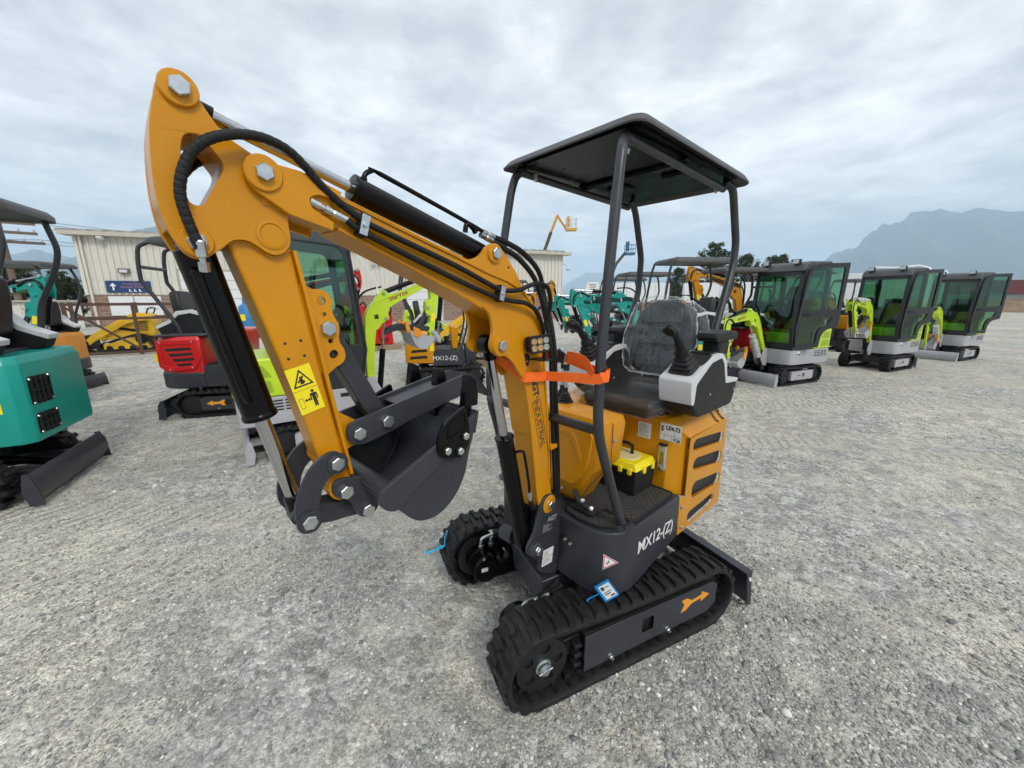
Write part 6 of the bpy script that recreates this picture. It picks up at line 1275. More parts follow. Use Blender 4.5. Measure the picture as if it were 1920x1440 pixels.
def red_details():
    cov = [c for c in RD.children if c.name.startswith('engine_cover')][0]
    hexa = [(-.70, .95), (-.32, .95), (-.27, .74), (-.36, .60), (-.62, .585), (-.70, .64)]
    inner = [(-.655, .90), (-.36, .905), (-.325, .75), (-.39, .645), (-.60, .63), (-.655, .66)]
    bm = nb(); prism(bm, roundpoly(hexa, .015, 2), -.437, -.421, 'xz', [inner]); pn = put('side_panel', bm, RED, cov, None, .004)
    put('panel_back', prism(nb(), inner, -.4245, -.4205, 'xz'), RED, pn, smooth=0)
    for i in range(4): put('vent_slot', prism(nb(), [(-.63+.03*i, .855-.062*i), (-.375+.008*i, .862-.062*i), (-.365+.008*i, .83-.062*i), (-.61+.03*i, .818-.062*i)], -.4262, -.4246, 'xz'), HATCH, pn, smooth=0)
    put('warning_sticker', box(nb(), -.735, -.695, -.4225, -.4205, .70, .80), STICKER, cov, smooth=0)
    for x, z in ((-.66, .925), (-.35, .925), (-.60, .605), (-.38, .62)):
        bm = nb(); lathe(bm, [(.010, 0), (.009, .004), (.004, .006)], (x, -.437, z), (0, -1, 0), 10); put('panel_bolt', bm, ZINC, pn)
    put('deck_plate', box(nb(), -.72, -.22, -.40, .40, .985, 1.012), SLATE, RD, None, .01)
red_details()
# ------------------------------------------------------------------ buildings
BEIGE = mat('beige_metal_siding', (.66, .63, .56, 1), .5, var=.06, vscale=1.5, dirt=.2, dirtcol=(.36,.33,.28,1))
TRIM = mat('tan_trim', (.42, .39, .33, 1), .5, var=.08)
DOORW = mat('white_door_paint', (.72, .73, .73, 1), .45, var=.04, vscale=2)
NAVY = mat('navy_sign', (.012, .045, .15, 1), .45, var=.05)
def brick_mat():
    m, nt, b = _nodes('brown_brick'); N = nt.nodes.new; L = nt.links.new
    tc = N('ShaderNodeTexCoord'); mp = N('ShaderNodeMapping'); mp.inputs['Rotation'].default_value = (R(90), 0, 0); L(tc.outputs['Object'], mp.inputs[0])
    br = N('ShaderNodeTexBrick'); br.inputs['Scale'].default_value = 1; br.inputs['Brick Width'].default_value = .40; br.inputs['Row Height'].default_value = .20; br.inputs['Mortar Size'].default_value = .012; br.inputs['Bias'].default_value = .1
    br.inputs['Color1'].default_value = (.22, .13, .095, 1); br.inputs['Color2'].default_value = (.30, .19, .14, 1); br.inputs['Mortar'].default_value = (.36, .32, .28, 1)
    L(mp.outputs[0], br.inputs['Vector']); L(br.outputs[0], b.inputs['Base Color']); b.inputs['Roughness'].default_value = .9
    bp = N('ShaderNodeBump'); bp.inputs['Distance'].default_value = .01; L(br.outputs['Fac'], bp.inputs['Height']); bp.invert = True; L(bp.outputs[0], b.inputs['Normal']); return m
def warehouse():
    ang = math.atan2(9.8, 27.3)
    w = thing('warehouse', 'long beige metal-clad warehouse with brick base behind the machines', 'building', (-23.3, 21.6, 0), ang)
    Lw, H = 29.0, 4.85; BR = brick_mat()
    put('brick_base', box(nb(), 0, Lw, 0, 14, 0, 1.78), BR, w)
    put('wall_core', box(nb(), .02, Lw-.02, .08, 13.9, 1.78, H+.3), TRIM, w)
    prof = [(0, 0), (.19, 0), (.215, -.07), (.275, -.07), (.30, 0)]
    bm = nb(); prism(bm, prof+[(.30, .02), (0, .02)], 1.75, H, 'xy'); first = put('siding_panel', bm, BEIGE, w, None, smooth=0); first.location = (0, 0, 0)
    for i in range(1, 96):
        c = first.copy(); COL.objects.link(c); c.parent = w; c.name = 'siding_panel'; c.location = (i*.302, 0, 0)
    first2 = None
    for i in range(46):      # right-hand gable wall
        bm = None
        if first2 is None:
            first2 = put('siding_panel', prism(nb(), [(-y, x) for x, y in prof+[(.30, .02), (0, .02)]], 1.75, H, 'xy'), BEIGE, w, None, smooth=0); c = first2
        else: c = first2.copy(); COL.objects.link(c); c.parent = w; c.name = 'siding_panel'
        c.location = (Lw, i*.302, 0)
    put('eave_gutter', prism(nb(), [(-.45, H-.02), (-.45, H+.17), (-.40, H+.19), (.3, H+.22), (.3, H-.02)], -.4, Lw+.5, 'yz'), mat('gutter_beige', (.50,.46,.39,1), .5), w)
    rf = put('roof', prism(nb(), [(-.42, H+.19), (7, H+1.0), (14.4, H+.19), (14.4, H+.10), (7, H+.9), (-.42, H+.12)], -.5, Lw+.5, 'yz'), mat('roof_metal', (.40,.38,.34,1), .5), w)
    seam = None
    for i in range(49):
        if seam is None: seam = put('roof_seam', prism(nb(), [(-.47, H+.19), (7, H+1.0), (7, H+1.09), (-.47, H+.28)], -.03, .03, 'yz'), TRIM, rf); c = seam
        else: c = seam.copy(); COL.objects.link(c); c.parent = rf; c.name = 'roof_seam'
        c.location = (-.4+i*.61, 0, 0)
    put('corner_trim', box(nb(), -.02, .14, -.075, -.052, 1.75, H), BEIGE, w)
    put('downpipe', box(nb(), .24, .34, -.16, -.06, .1, H), mat('downpipe_white', (.62,.59,.52,1), .5), w)
    # roll-up doors with their panels
    for u0, u1, z1 in ((4.35, 7.6, 3.12), (9.0, 12.4, 3.12), (17.0, 19.4, 3.0)):
        d = put('roll_up_door', box(nb(), u0-.12, u1+.12, -.075, -.055, 0, z1+.12), TRIM, w)
        n = 6
        for i in range(n): put('door_panel', box(nb(), u0, u1, -.115, -.08, i*z1/n+.012, (i+1)*z1/n-.012), DOORW, d, None, .006)
    for u0, u1 in ((.93, 2.02), (2.06, 3.28)):
        put('notice_board', box(nb(), u0, u1, -.09, -.055, .62, 1.68), DOORW, w, None, .005)
    put('board_lettering', text_bm('Virtual Ramp', .12, Matrix.Translation((2.45, -.092, .95)) @ Matrix.Rotation(R(90), 4, 'X')), INKGREY, w, smooth=0)
    for u, z in ((1.9, 3.05), (8.3, 3.4)):
        f = put('wall_lamp', box(nb(), u-.24, u+.24, -.25, -.055, z-.13, z+.13), mat('lamp_housing', (.16,.13,.10,1), .5), w, None, .02)
        put('lamp_lens', box(nb(), u-.17, u+.17, -.256, -.25, z-.09, z+.06), LIGHTGREY, f)
    for u in (15.0, 15.35):
        bm = nb(); lathe(bm, [(.02, 0), (.12, .05), (.14, .20), (.12, .21), (.02, .16)], (u, -.10, 3.92), (0, -1, -.5), 16); put('flood_lamp', bm, LIGHTGREY, w)
    bm = nb(); lathe(bm, [(.02, 0), (.16, .03), (.18, .10), (.12, .18), (.03, .21)], (1.25, -.30, H-.05), (0, -.2, -1), 16); put('dome_camera', bm, LIGHTGREY, w)
    bm = nb(); lathe(bm, [(.02, 0), (.16, .03), (.18, .10), (.12, .18), (.03, .21)], (Lw+.35, -.2, 3.9), (.3, 0, -1), 16); tube(bm, [(Lw, 0, 4.2), (Lw+.3, -.15, 4.1)], .04, 8); put('dome_camera', bm, LIGHTGREY, w)
    W0 = Matrix.Translation((-23.3, 21.6, 0)) @ Matrix.Rotation(ang, 4, 'Z')
    def sign(label, u0, u1, z0, z1, texts, arrow):
        o = W0 @ Vector((u0, -.075, z0)); s = thing('direction_sign', label, 'sign', tuple(o), ang)
        put('sign_board', box(nb(), 0, u1-u0, -.03, 0, 0, z1-z0), NAVY, s, None, .004)
        hh = z1-z0; ax = .30
        if arrow:
            put('arrow_symbol', prism(nb(), [(ax+x*hh*.5, hh*.5+z*hh*.5) for x, z in ((0, .62), (.42, .15), (.30, .02), (.12, .22), (.12, -.6), (-.12, -.6), (-.12, .22), (-.30, .02), (-.42, .15))], -.034, -.031, 'xz'), WHITE, s, smooth=0)
        for t, x, z, sz, m in texts: put('sign_lettering', text_bm(t, sz, Matrix.Translation((x, -.032, z)) @ Matrix.Rotation(R(90), 4, 'X'), .001), m, s, smooth=0)
        for k in range(3):
            put('pictogram', prism(nb(), [(.95+.22*k+x, .06+z) for x, z in ((0, 0), (.14, 0), (.12, .04), (.06, .06), (.07, .14), (.02, .14), (.02, .05))], -.034, -.031, 'xz'), WHITE, s, smooth=0)
    PINK = mat('pale_red_print', (.45, .18, .17, 1), .5)
    sign('navy blue wall sign with white arrow left of the red excavator', .96, 2.95, 1.88, 2.52, [('Virtual Ramp', .72, .42, .17, PINK), ('Auction Theatre', .62, .26, .17, PINK)], True)
    sign('navy blue wall sign near the right corner of the warehouse', 26.5, 28.3, 2.05, 2.62, [('Auction', .75, .33, .17, PINK)], True)
warehouse()
def far_buildings():
    b = thing('maroon_building', 'low maroon-roofed building beyond the yard at far right', 'building', (69, 52, 0), R(-38))
    put('roof', prism(nb(), [(-9, 2.15), (9, 2.15), (8.6, 3.75), (-8.6, 3.75)], -18, 34, 'yz'), mat('maroon_roof', (.12,.028,.025,1), .6, var=.1, vscale=.5), b)
    put('wall', box(nb(), -17.5, 33.5, -8.6, 8.6, .0, 2.15), mat('pale_wall', (.55,.54,.5,1), .7), b)
    bm = nb(); rng = random.Random(2); n = 40; rows = []
    for i in range(n+1):
        x = -16+60*i/n; rows.append([bm.verts.new((x, y+rng.uniform(-.3, .3), z*(1+rng.uniform(-.2, .2)))) for y, z in ((-13.5, 0), (-12.6, .75), (-11.6, 1.35), (-9.5, 1.4))])
    for a, c in zip(rows, rows[1:]):
        for j in range(3): bm.faces.new((a[j], c[j], c[j+1], a[j+1]))
    e = put('earth_bank', bm, mat('brown_earth', (.20,.145,.10,1), .95, var=.35, vscale=1.2, bump=1, bscale=6), None, Matrix.Translation((69, 52, 0)) @ Matrix.Rotation(R(-38), 4, 'Z')); tag(e, 'brown earth bank below the maroon building', 'bank', kind='structure')
    for i in range(6):
        o = thing('safety_barrel', 'red plastic barrier at far right, '+('leftmost of the row', 'second from the left', 'third from the left', 'third from the right', 'second from the right', 'rightmost of the row')[i], 'barrier', (58.6+1.05*i, 50.6-.75*i, 0), R(-38), 'red barriers at far right')
        put('barrel_body', prism(nb(), [(-.45, 0), (.45, 0), (.40, .25), (.22, .38), (.18, .95), (-.18, .95), (-.22, .38), (-.40, .25)], -.48, .48, 'yz'), mat('barrier_red', (.62,.05,.05,1), .5), o, None, .03)
        put('barrel_band', prism(nb(), [(-.2, .6), (.2, .6), (.19, .75), (-.19, .75)], -.482, .482, 'yz'), mat('barrier_pale', (.75,.45,.42,1), .5), o)
    b = thing('storage_shed', 'low beige corrugated shed at the far left edge', 'building', (-27.0, 17.2, 0), R(50))
    put('shed_wall', box(nb(), -1, 5.2, .04, 4, 0, 1.38), BEIGE, b); first = put('siding_panel', prism(nb(), [(0, 0), (.22, 0), (.25, -.04), (.31, -.04), (.34, 0), (.34, .03), (0, .03)], 0, 1.36, 'xy'), BEIGE, b, None, smooth=0)
    for i in range(1, 16):
        c = first.copy(); COL.objects.link(c); c.parent = b; c.name = 'siding_panel'; c.location = (i*.34, 0, 0)
    put('shed_roof', box(nb(), -1.1, 5.4, -.15, 4.1, 1.38, 1.46), TRIM, b)
    # white notice on a post
    s = thing('notice_sign', 'white notice board on a post above the teal boom', 'sign', (7.0, 34.3, 0), 0)
    put('sign_board', box(nb(), -.45, .45, -.03, 0, 2.05, 2.95), WHITE, s); put('sign_post', box(nb(), -.04, .04, 0, .06, 0, 2.9), GREY, s)
    for i in range(3): put('sign_lettering', box(nb(), -.32+.04*i, .30-.05*i, -.034, -.031, 2.68-.18*i, 2.75-.18*i), INKGREY, s, smooth=0)
far_buildings()

# ------------------------------------------------------------------ trailers, lifts, poles, loaders
def trailer_proto(label, loc, rz):
    t = thing('box_trailer', label, 'trailer', loc, R(rz), 'white box trailers behind the yard')
    put('trailer_body', box(nb(), -6, 6, -1.25, 1.25, .95, 3.75), mat('trailer_white', (.76,.77,.77,1), .4, var=.04, vscale=.8), t, None, .05)
    for y in (-1.2, 1.2): put('side_rail', box(nb(), -6, 6, y-.06, y+.06, .85, .97), ALU, t)
    for i in range(9): put('panel_rib', box(nb(), -5.4+1.35*i-.03, -5.4+1.35*i+.03, -1.265, -1.251, 1.0, 3.7), ALU, t)
    for x in (3.9, 5.1):
        for y in (-1, 1):
            bm = nb(); lathe(bm, [(.3, 0), (.5, .02), (.5, .26), (.3, .28)], (x, y*1.1, .5), (0, -y, 0), 20); put('wheel', bm, RUBBER, t)
    for y in (-.6, .6): put('landing_leg', box(nb(), -4.1, -3.9, y-.08, y+.08, 0, .9), STEEL, t)
    return t
T0 = trailer_proto('white box trailer behind the canopies, leftmost of the row', (17.5, 60.5, 0), -14)
def copy_tree(o, parent=None):
    c = o.copy(); COL.objects.link(c); c.parent = parent
    for ch in list(o.children): copy_tree(ch, c)
    return c
for lab, loc, rz in (('white box trailer seen through the canopy posts, second in the row', (31.0, 56.5, 0), -18), ('white box trailer behind the nearest cab excavator', (37.5, 45, 0), -58), ('white box trailer seen between the first two cab excavators', (31.5, 37.0, 0), -50)):
    c = copy_tree(T0); c['label'] = lab; c.location = loc; c.rotation_euler = (0, 0, R(rz))
def lifts():
    LY = mat('lift_yellow', (.66, .36, .03, 1), .45, var=.06); LB = mat('lift_blue', (.02, .14, .26, 1), .5)
    def lift(label, base, pts, m, jib, bsk, s=1.0):
        l = thing('boom_lift', label, 'boom lift', base)
        I = lambda p: Vector(p)-Vector(base)
        put('chassis', box(nb(), -1.5, 1.5, -1.0, 1.0, .35, 1.0), m, l, None, .08)
        for x in (-1.1, 1.1):
            for y in (-1, 1):
                bm = nb(); lathe(bm, [(.2, 0), (.42, .03), (.42, .3), (.2, .33)], (x, y*1.1, .42), (0, -y, 0), 18); put('wheel', bm, RUBBER, l)
        put('turret', box(nb(), -.9, .9, -.6, .6, 1.0, 2.0), m, l, None, .08)
        P = [I(p) for p in pts]; tot = len(P)-1
        for i in range(tot):
            put('boom_section', tube(nb(), [P[i], P[i+1]], .20*s-.035*i*s, 4), m if i % 2 == 0 else mat('lift_inner', (.10,.07,.04,1), .5), l)
        for dz in (.12, -.12): put('jib', tube(nb(), [P[-1]+Vector((0, 0, dz)), I(jib)+Vector((0, 0, dz*.6))], .06*s, 6), m, l)
        b = I(bsk); k = put('basket', box(nb(), b.x-.1, b.x+.95*s, b.y-.45, b.y+.45, b.z-.1, b.z+.12), m, l)
        for x in (-.08, .42, .92):
            for y in (-.42, .42): put('rail_post', cyl(nb(), (b.x+x*s, b.y+y, b.z), (b.x+x*s, b.y+y, b.z+1.05*s), .03, 6), LIGHTGREY if m is LY else m, k)
        for z in (.55, 1.05):
            for a, c in (((-.08, -.42), (.92, -.42)), ((.92, -.42), (.92, .42)), ((.92, .42), (-.08, .42)), ((-.08, .42), (-.08, -.42))):
                put('rail', cyl(nb(), (b.x+a[0]*s, b.y+a[1], b.z+z*s), (b.x+c[0]*s, b.y+c[1], b.z+z*s), .025, 6), LIGHTGREY if m is LY else m, k)
        put('control_box', box(nb(), b.x-.05, b.x+.25, b.y-.2, b.y+.2, b.z+.3, b.z+1.25), m, k, None, .03)
    lift('yellow boom lift raised above the warehouse roof', (2.4, 42, 0), [(2.4, 42, 2.0), (3.3, 41.9, 6.2), (4.0, 41.8, 8.2), (4.6, 41.75, 9.75)], LY, (5.5, 41.65, 8.5), (5.6, 41.6, 8.4))
    lift('dark blue boom lift rising behind the canopies', (10.2, 44, 0), [(10.2, 44, 2.0), (11.3, 43.6, 5.2), (12.1, 43.3, 6.3)], LB, (12.3, 43.2, 6.2), (12.2, 43.1, 6.2), .9)
lifts()
def pole():
    WD = mat('weathered_wood', (.16, .12, .095, 1), .85, var=.2, vscale=3)
    p = thing('utility_pole', 'wooden utility pole with three crossarms at far left', 'utility pole', (-27.35, 21.8, 0), R(39))
    put('pole_shaft', cyl(nb(), (0, 0, 0), (0, 0, 6.4), .16, 12, .12), WD, p)
    for z, wd in ((5.55, 1.3), (5.05, 1.3), (4.55, 1.5), (6.1, 1.1)):
        put('crossarm', box(nb(), -wd, wd, -.06, .06, z-.07, z+.07), WD, p)
        for x in (-wd+.1, -wd*.5, wd*.5, wd-.1):
            bm = nb(); lathe(bm, [(.03, 0), (.06, .05), (.03, .08), (.06, .11), (.02, .18)], (x, 0, z+.07), (0, 0, 1), 8); put('insulator', bm, LIGHTGREY, p)
    for x, z in ((-1.2, 5.75), (1.2, 5.75), (1.4, 4.75), (-1.4, 4.75), (.6, 2.9)):
        put('wire', tube(nb(), [(x, 0, z), (x+14, -2, z-.9), (x+30, -4, z-.4)], .012, 5, 4), INK, p)
        put('wire', tube(nb(), [(x, 0, z), (x-14, 2, z-.7), (x-30, 4, z-.2)], .012, 5, 4), INK, p)
pole()
def loader(label, loc, rz, m, rackm=None, s=1.0):
    t = thing('compact_track_loader', label, 'loader', loc, R(rz)); t.scale = (s,)*3
    tri = roundpoly([(-.75, .05), (.75, .05), (.85, .25), (.55, .62), (.30, .66), (-.80, .30)], .12, 5)
    for y in (-1, 1):
        tr = put('track', prism(nb(), tri, *sorted((.30*y, .52*y)), 'xz', [[(p[0]*.86, .34+(p[1]-.34)*.80) for p in tri]]), RUBBER, t, None, .01)
        put('track_plate', prism(nb(), [(-.6, .14), (.62, .14), (.5, .5), (.3, .54), (-.6, .3)], *sorted((.34*y, .48*y)), 'xz'), m, tr)
        bm = nb(); lathe(bm, [(.03, 0), (.17, .01), (.17, .05)], (.42, .50*y, .46), (0, -y, 0), 16); put('sprocket', bm, STEEL, tr)
        for x in (-.45, -.15, .15, .45):
            bm = nb(); lathe(bm, [(.03, 0), (.09, .01), (.09, .05)], (x, .50*y, .17), (0, -y, 0), 12); put('roller', bm, STEEL, tr)
        for i in range(11): put('track_lug', box(nb(), -.72+i*.145-.03, -.72+i*.145+.03, *sorted((.30*y, .52*y)), .015, .055), RUBBER, tr)
        a = put('lift_arm', prism(nb(), [(.55, 1.25), (.70, 1.12), (.1, .98), (-.75, .45), (-.95, .30), (-1.0, .48), (-.8, .68), (.0, 1.18)], *sorted((.40*y, .48*y)), 'xz'), m, t, None, .01)
        put('lift_cylinder', cyl(nb(), (.35, .38*y, .75), (-.35, .38*y, .86), .04, 12), BLACK, a)
    bd = put('loader_body', prism(nb(), roundpoly([(-.55, .45), (.78, .55), (.80, 1.0), (.72, 1.28), (.45, 1.36), (.15, 1.30), (-.05, .95), (-.5, .85)], .06, 4), -.36, .36, 'xz'), m, t, None, .02)
    for y in (-1, 1):
        for i in range(5): put('vent_slot', box(nb(), .30, .62, *sorted((.362*y, .365*y)), .74+.07*i, .775+.07*i), HATCH, bd)
    put('control_bar', tube(nb(), [(.62, -.3, 1.3), (.70, -.3, 1.5), (.70, .3, 1.5), (.62, .3, 1.3)], .022, 8, 2), SATIN, t)
    put('attachment_plate', box(nb(), -1.12, -1.02, -.45, .45, .12, .62), STEEL, t, None, .01)
    put('mulcher_bucket', prism(nb(), [(-1.12, .1), (-1.55, .06), (-1.45, .42), (-1.12, .55)], -.55, .55, 'xz'), SLATE, t, None, .01)
    put('lettering_patch', box(nb(), .42, .62, .3655, .3665, 1.12, 1.2), WHITE, t); put('lettering_patch', box(nb(), .42, .62, -.3665, -.3655, 1.12, 1.2), WHITE, t)
    return t
loader('yellow compact track loader in front of the warehouse wall', (-11.45, 11.6, 0), 25, MACHYEL, s=.85)
loader('lime compact loader behind the lime boom', (-3.0, 13.4, 0), 200, LIME, s=.9)
loader('yellow compact loader behind the black seat back', (-1.55, 13.2, 0), 10, MACHYEL, s=.9)
def misc():
    r = thing('steel_rack', 'rusty brown steel rack standing beside the yellow loader', 'rack', (-10.9, 11.3, 0), R(40))
    for x in (-1.3, 0, 1.3):
        for y in (-.45, .45): put('rack_post', box(nb(), x-.04, x+.04, y-.04, y+.04, 0, 1.45), BROWNSTEEL, r)
    for z in (.08, 1.40, 1.02):
        for y in (-.45, .45): put('rack_rail', box(nb(), -1.35, 1.35, y-.035, y+.035, z-.035, z+.035), BROWNSTEEL, r)
    put('rack_brace', tube(nb(), [(-1.3, -.47, 1.35), (0, -.47, .15)], .03, 6), BROWNSTEEL, r)
    put('rack_box', box(nb(), .95, 1.45, -.4, .4, .35, .95), mat('maroon_box', (.10,.03,.03,1), .6), r, None, .02)
    # blue tank against the wall
    d = thing('blue_tank', 'small blue gas cylinder cabinet against the brick wall', 'tank', (-10.6, 15.6, 0), 0)
    bm = nb(); lathe(bm, [(.20, 0), (.26, .04), (.26, .95), (.2, 1.05), (.1, 1.1), (.1, 1.35)], (0, 0, .25), (0, 0, 1), 20); put('tank_shell', bm, mat('tank_blue', (.03,.18,.42,1), .45), d)
    put('tank_base', box(nb(), -.3, .3, -.3, .3, 0, .25), SLATE, d); put('tank_label', box(nb(), -.1, .1, -.266, -.26, .7, .95), STICKER, d)
    # red attachments on pallets
    for i, (x, y, lab) in enumerate(((-4.55, 11.9, 'upright red auger attachment beside the cab pillar'), (-4.05, 12.2, 'second red attachment just right of the cab pillar'))):
        o = thing('auger_attachment', lab, 'attachment', (x, y, 0), R(20*i))
        put('attachment_frame', prism(nb(), roundpoly([(-.28, .15), (.28, .15), (.24, .7), (.30, .95), (.15, 1.35), (-.15, 1.35), (-.28, .9)], .06, 3), -.14, .14, 'xz'), RED, o, None, .02)
        bm = nb(); lathe(bm, [(.05, 0), (.15, .02), (.15, .4), (.08, .45), (.08, .6)], (0, -.18, .35), (0, 0, 1), 16); put('auger_motor', bm, RED, o)
        put('auger_hose', tube(nb(), [(.1, -.2, .9), (.25, -.3, 1.2), (.1, -.15, 1.45), (-.1, 0, 1.3)], .025, 8, 4), HOSE, o); put('pallet', box(nb(), -.5, .5, -.4, .4, .0, .14), mat('pallet_wood', (.30,.22,.14,1), .9), o)
    rng = random.Random(4)
    for x, y, s, lab in ((-.75, 9.3, 1.0, 'crumpled plastic-wrapped bundle on a pallet behind the grey bucket'), (-.35, 11.0, .9, 'second plastic-wrapped bundle farther behind the grey bucket')):
        o = thing('wrapped_pallet', lab, 'pallet', (x, y, 0), R(15)); bm = nb(); bmesh.ops.create_icosphere(bm, subdivisions=4, radius=.5)
        for v in bm.verts:
            q = v.co*(1+.12*math.sin(7*v.co.x+3*v.co.z)+.10*rng.uniform(-1, 1)); v.co = Vector((max(-.45, min(.45, q.x*1.2)), max(-.4, min(.4, q.y*1.1)), max(.14, .65+q.z*1.1)))*s
        put('wrapped_load', bm, WRAP, o, smooth=25)
        for k in range(4): put('pallet_board', box(nb(), -.5*s, .5*s, (-.42+.26*k)*s, (-.30+.26*k)*s, .08, .14), MATS['pallet_wood'], o)
        for k in (-.4, 0, .4): put('pallet_block', box(nb(), (k-.06)*s, (k+.06)*s, -.42*s, .48*s, 0, .08), MATS['pallet_wood'], o)
    # white tie-down straps on two of the cab machines
    st = thing('tie_down_strap', 'white tie-down strap from the cab roof to the lime boom', 'strap', (-1.62, 4.02, 2.12)); bm = nb()
    strip(bm, [(-1.62, 4.02, 2.12), (-1.58, 4.22, 1.94), (-1.54, 4.50, 1.72), (-1.53, 4.52, 1.60)], .03); put('webbing', bm, WHITE, st, Matrix.Translation((1.62, -4.02, -2.12)))
    st = thing('tie_down_strap', 'white strap thrown over the roof of the middle cab excavator', 'strap', (8.42, 8.80, 2.2)); c = Vector((0, 0, -2.2)); a = R(206); f = Vector((math.cos(a), math.sin(a), 0)); l = Vector((-math.sin(a), math.cos(a), 0))
    bm = nb(); strip(bm, [c+f*.1-l*.30+Vector((0, 0, 2.25)), c-f*.1+l*.0+Vector((0, 0, 2.225)), c-f*.25+l*.30+Vector((0, 0, 2.26)), c-f*.30+l*.46+Vector((0, 0, 2.20)), c-f*.33+l*.60+Vector((0, 0, 1.9)), c-f*.40+l*.62+Vector((0, 0, 1.5)), c-f*.46+l*.58+Vector((0, 0, 1.1)), c-f*.5+l*.50+Vector((0, 0, .98))], .03, up=(.3, .3, .9)); put('webbing', bm, WHITE, st)
misc()

# ------------------------------------------------------------------ trees
LEAF = None
def trees():
    m, nt, b = _nodes('tree_foliage'); N = nt.nodes.new; L = nt.links.new; at = N('ShaderNodeAttribute'); at.attribute_name = 'tone'; rp = N('ShaderNodeValToRGB'); L(at.outputs['Fac'], rp.inputs[0])
    rp.color_ramp.elements[0].color = (.020, .032, .016, 1); rp.color_ramp.elements[1].color = (.085, .11, .05, 1); L(rp.outputs[0], b.inputs['Base Color']); b.inputs['Roughness'].default_value = .8; b.inputs['Specular IOR Level'].default_value = .15
    bark = mat('bark', (.10, .08, .06, 1), .9, var=.25, vscale=4)
    def crown(seed, kind, h=10.0):
        rng = np.random.default_rng(seed); cl = []
        if kind == 'broad':
            for i in range(230):
                z = .12+.88*rng.random()**.9; w = .30*math.sin(math.pi*min(1, (z-.12)/.92))**.6*(.7+.45*rng.random()); a = rng.random()*6.28; r = w*rng.random()**.45
                cl.append((r*math.cos(a)*h, r*math.sin(a)*h, z*h, (.030+.035*rng.random())*h))
        else:
            for i in range(160):
                z = .10+.84*rng.random(); w = .19*(1.04-z)**.75; a = rng.random()*6.28; r = w*rng.random()**.4
                cl.append((r*math.cos(a)*h, r*math.sin(a)*h, z*h, (.022+.045*(1.05-z))*h))
        cl = np.array(cl); per = 64; n = len(cl)*per; ci = np.repeat(np.arange(len(cl)), per)
        d = rng.normal(size=(n, 3)); d /= np.linalg.norm(d, axis=1)[:, None]; P = cl[ci, :3]+d*(cl[ci, 3]*rng.random(n)**.4)[:, None]*np.array([1, 1, .75])
        s = h*.011*(.6+.9*rng.random(n)); t1 = rng.normal(size=(n, 3)); t1 /= np.linalg.norm(t1, axis=1)[:, None]; t2 = np.cross(t1, rng.normal(size=(n, 3))); t2 /= np.linalg.norm(t2, axis=1)[:, None]
        V = np.stack([P+t1*s[:, None], P+t2*s[:, None]*.6, P-t1*s[:, None]*.9, P-t2*s[:, None]*.5], 1).reshape(-1, 3)
        me = bpy.data.meshes.new('crown'); me.from_pydata(V.tolist(), [], np.arange(n*4).reshape(-1, 4).tolist())
        tone = np.clip(np.repeat(rng.random(len(cl)), per)*.6+rng.random(n)*.4, 0, 1); a = me.attributes.new('tone', 'FLOAT', 'POINT'); a.data.foreach_set('value', np.repeat(tone, 4).astype(np.float32)); me.materials.append(m); return me, cl
    protos = []
    for seed, kind in ((1, 'broad'), (2, 'broad'), (3, 'conifer'), (4, 'conifer')):
        me, cl = crown(seed, kind); bm = nb(); tube(bm, [(0, 0, 0), (.05, .03, 3), (0, 0, 6.5), (0, 0, 9.2)], [.26, .2, .12, .03], 8)
        for i in range(0, len(cl), 4):
            c = cl[i]; tube(bm, [(0, 0, c[2]*.75), (c[0]*.6, c[1]*.6, c[2]*.93), (c[0], c[1], c[2])], [.07, .05, .015], 5)
        tm = mesh_of(bm); tm.materials.append(bark); protos.append((me, tm))
    def tree(label, x, y, h, k, rz=0, sx=1.0, group='trees beyond the yard'):
        t = thing('tree', label, 'tree', (x, y, 0), rz, group); t.scale = (h/10*sx, h/10*sx, h/10)
        for nm, me in (('crown', protos[k][0]), ('trunk', protos[k][1])):
            o = bpy.data.objects.new(nm, me); COL.objects.link(o); o.parent = t
    tree('tallest broad dark tree behind the orange boom', 33.6, 67, 10.4, 0, 0, 1.0); tree('broad dark tree left of the tallest tree', 28.8, 69, 6.6, 1, 1, 1.0)
    tree('broad tree with feathery top right of the rear canopy post', 42.6, 73, 9.2, 1, 2.2, .95); tree('second feathery tree close beside it on the right', 46.6, 71.5, 8.8, 0, 4, .9)
    tree('tree top peeking over the nearest cab excavator roof', 53.2, 79, 9.8, 1, 3, .8); tree('small tree between the first two cab excavators', 44, 55, 5.0, 0, 1.3, 1.0)
    rng = random.Random(9)
    labs = ['far conifer just right of the front canopy post', 'far small tree behind the second canopy', 'far conifer left of the plastic-wrapped seat top', 'far bushy tree above the seat top', 'far conifer above the seat top', 'far pointed conifer behind the big canopy', 'far bushy tree under the big canopy', 'far tree left of the raised orange arm', 'far conifer just left of the raised orange arm']
    for i, lab in enumerate(labs):
        x = 23+i*3.1+rng.uniform(-.6, .6); tree(lab, x*.98, 112-i*1.8, 3.6+.35*i+rng.uniform(-.5, 1.2), 2+i % 2 if i % 3 else i % 2, i, 1.4)
    for x, y, h, k, lab in ((-31.6, 25.4, 3.8, 1, 'small tree behind the utility pole'), (-30.2, 26.4, 3.3, 0, 'small tree above the teal arm at far left'), (-29.6, 26.6, 2.6, 1, 'bush right of the teal arm at far left'), (-33.5, 25.0, 3.0, 0, 'small tree at the left edge of the picture')):
        tree(lab, x, y, h, k, x, 1.2, 'trees at far left')
trees()

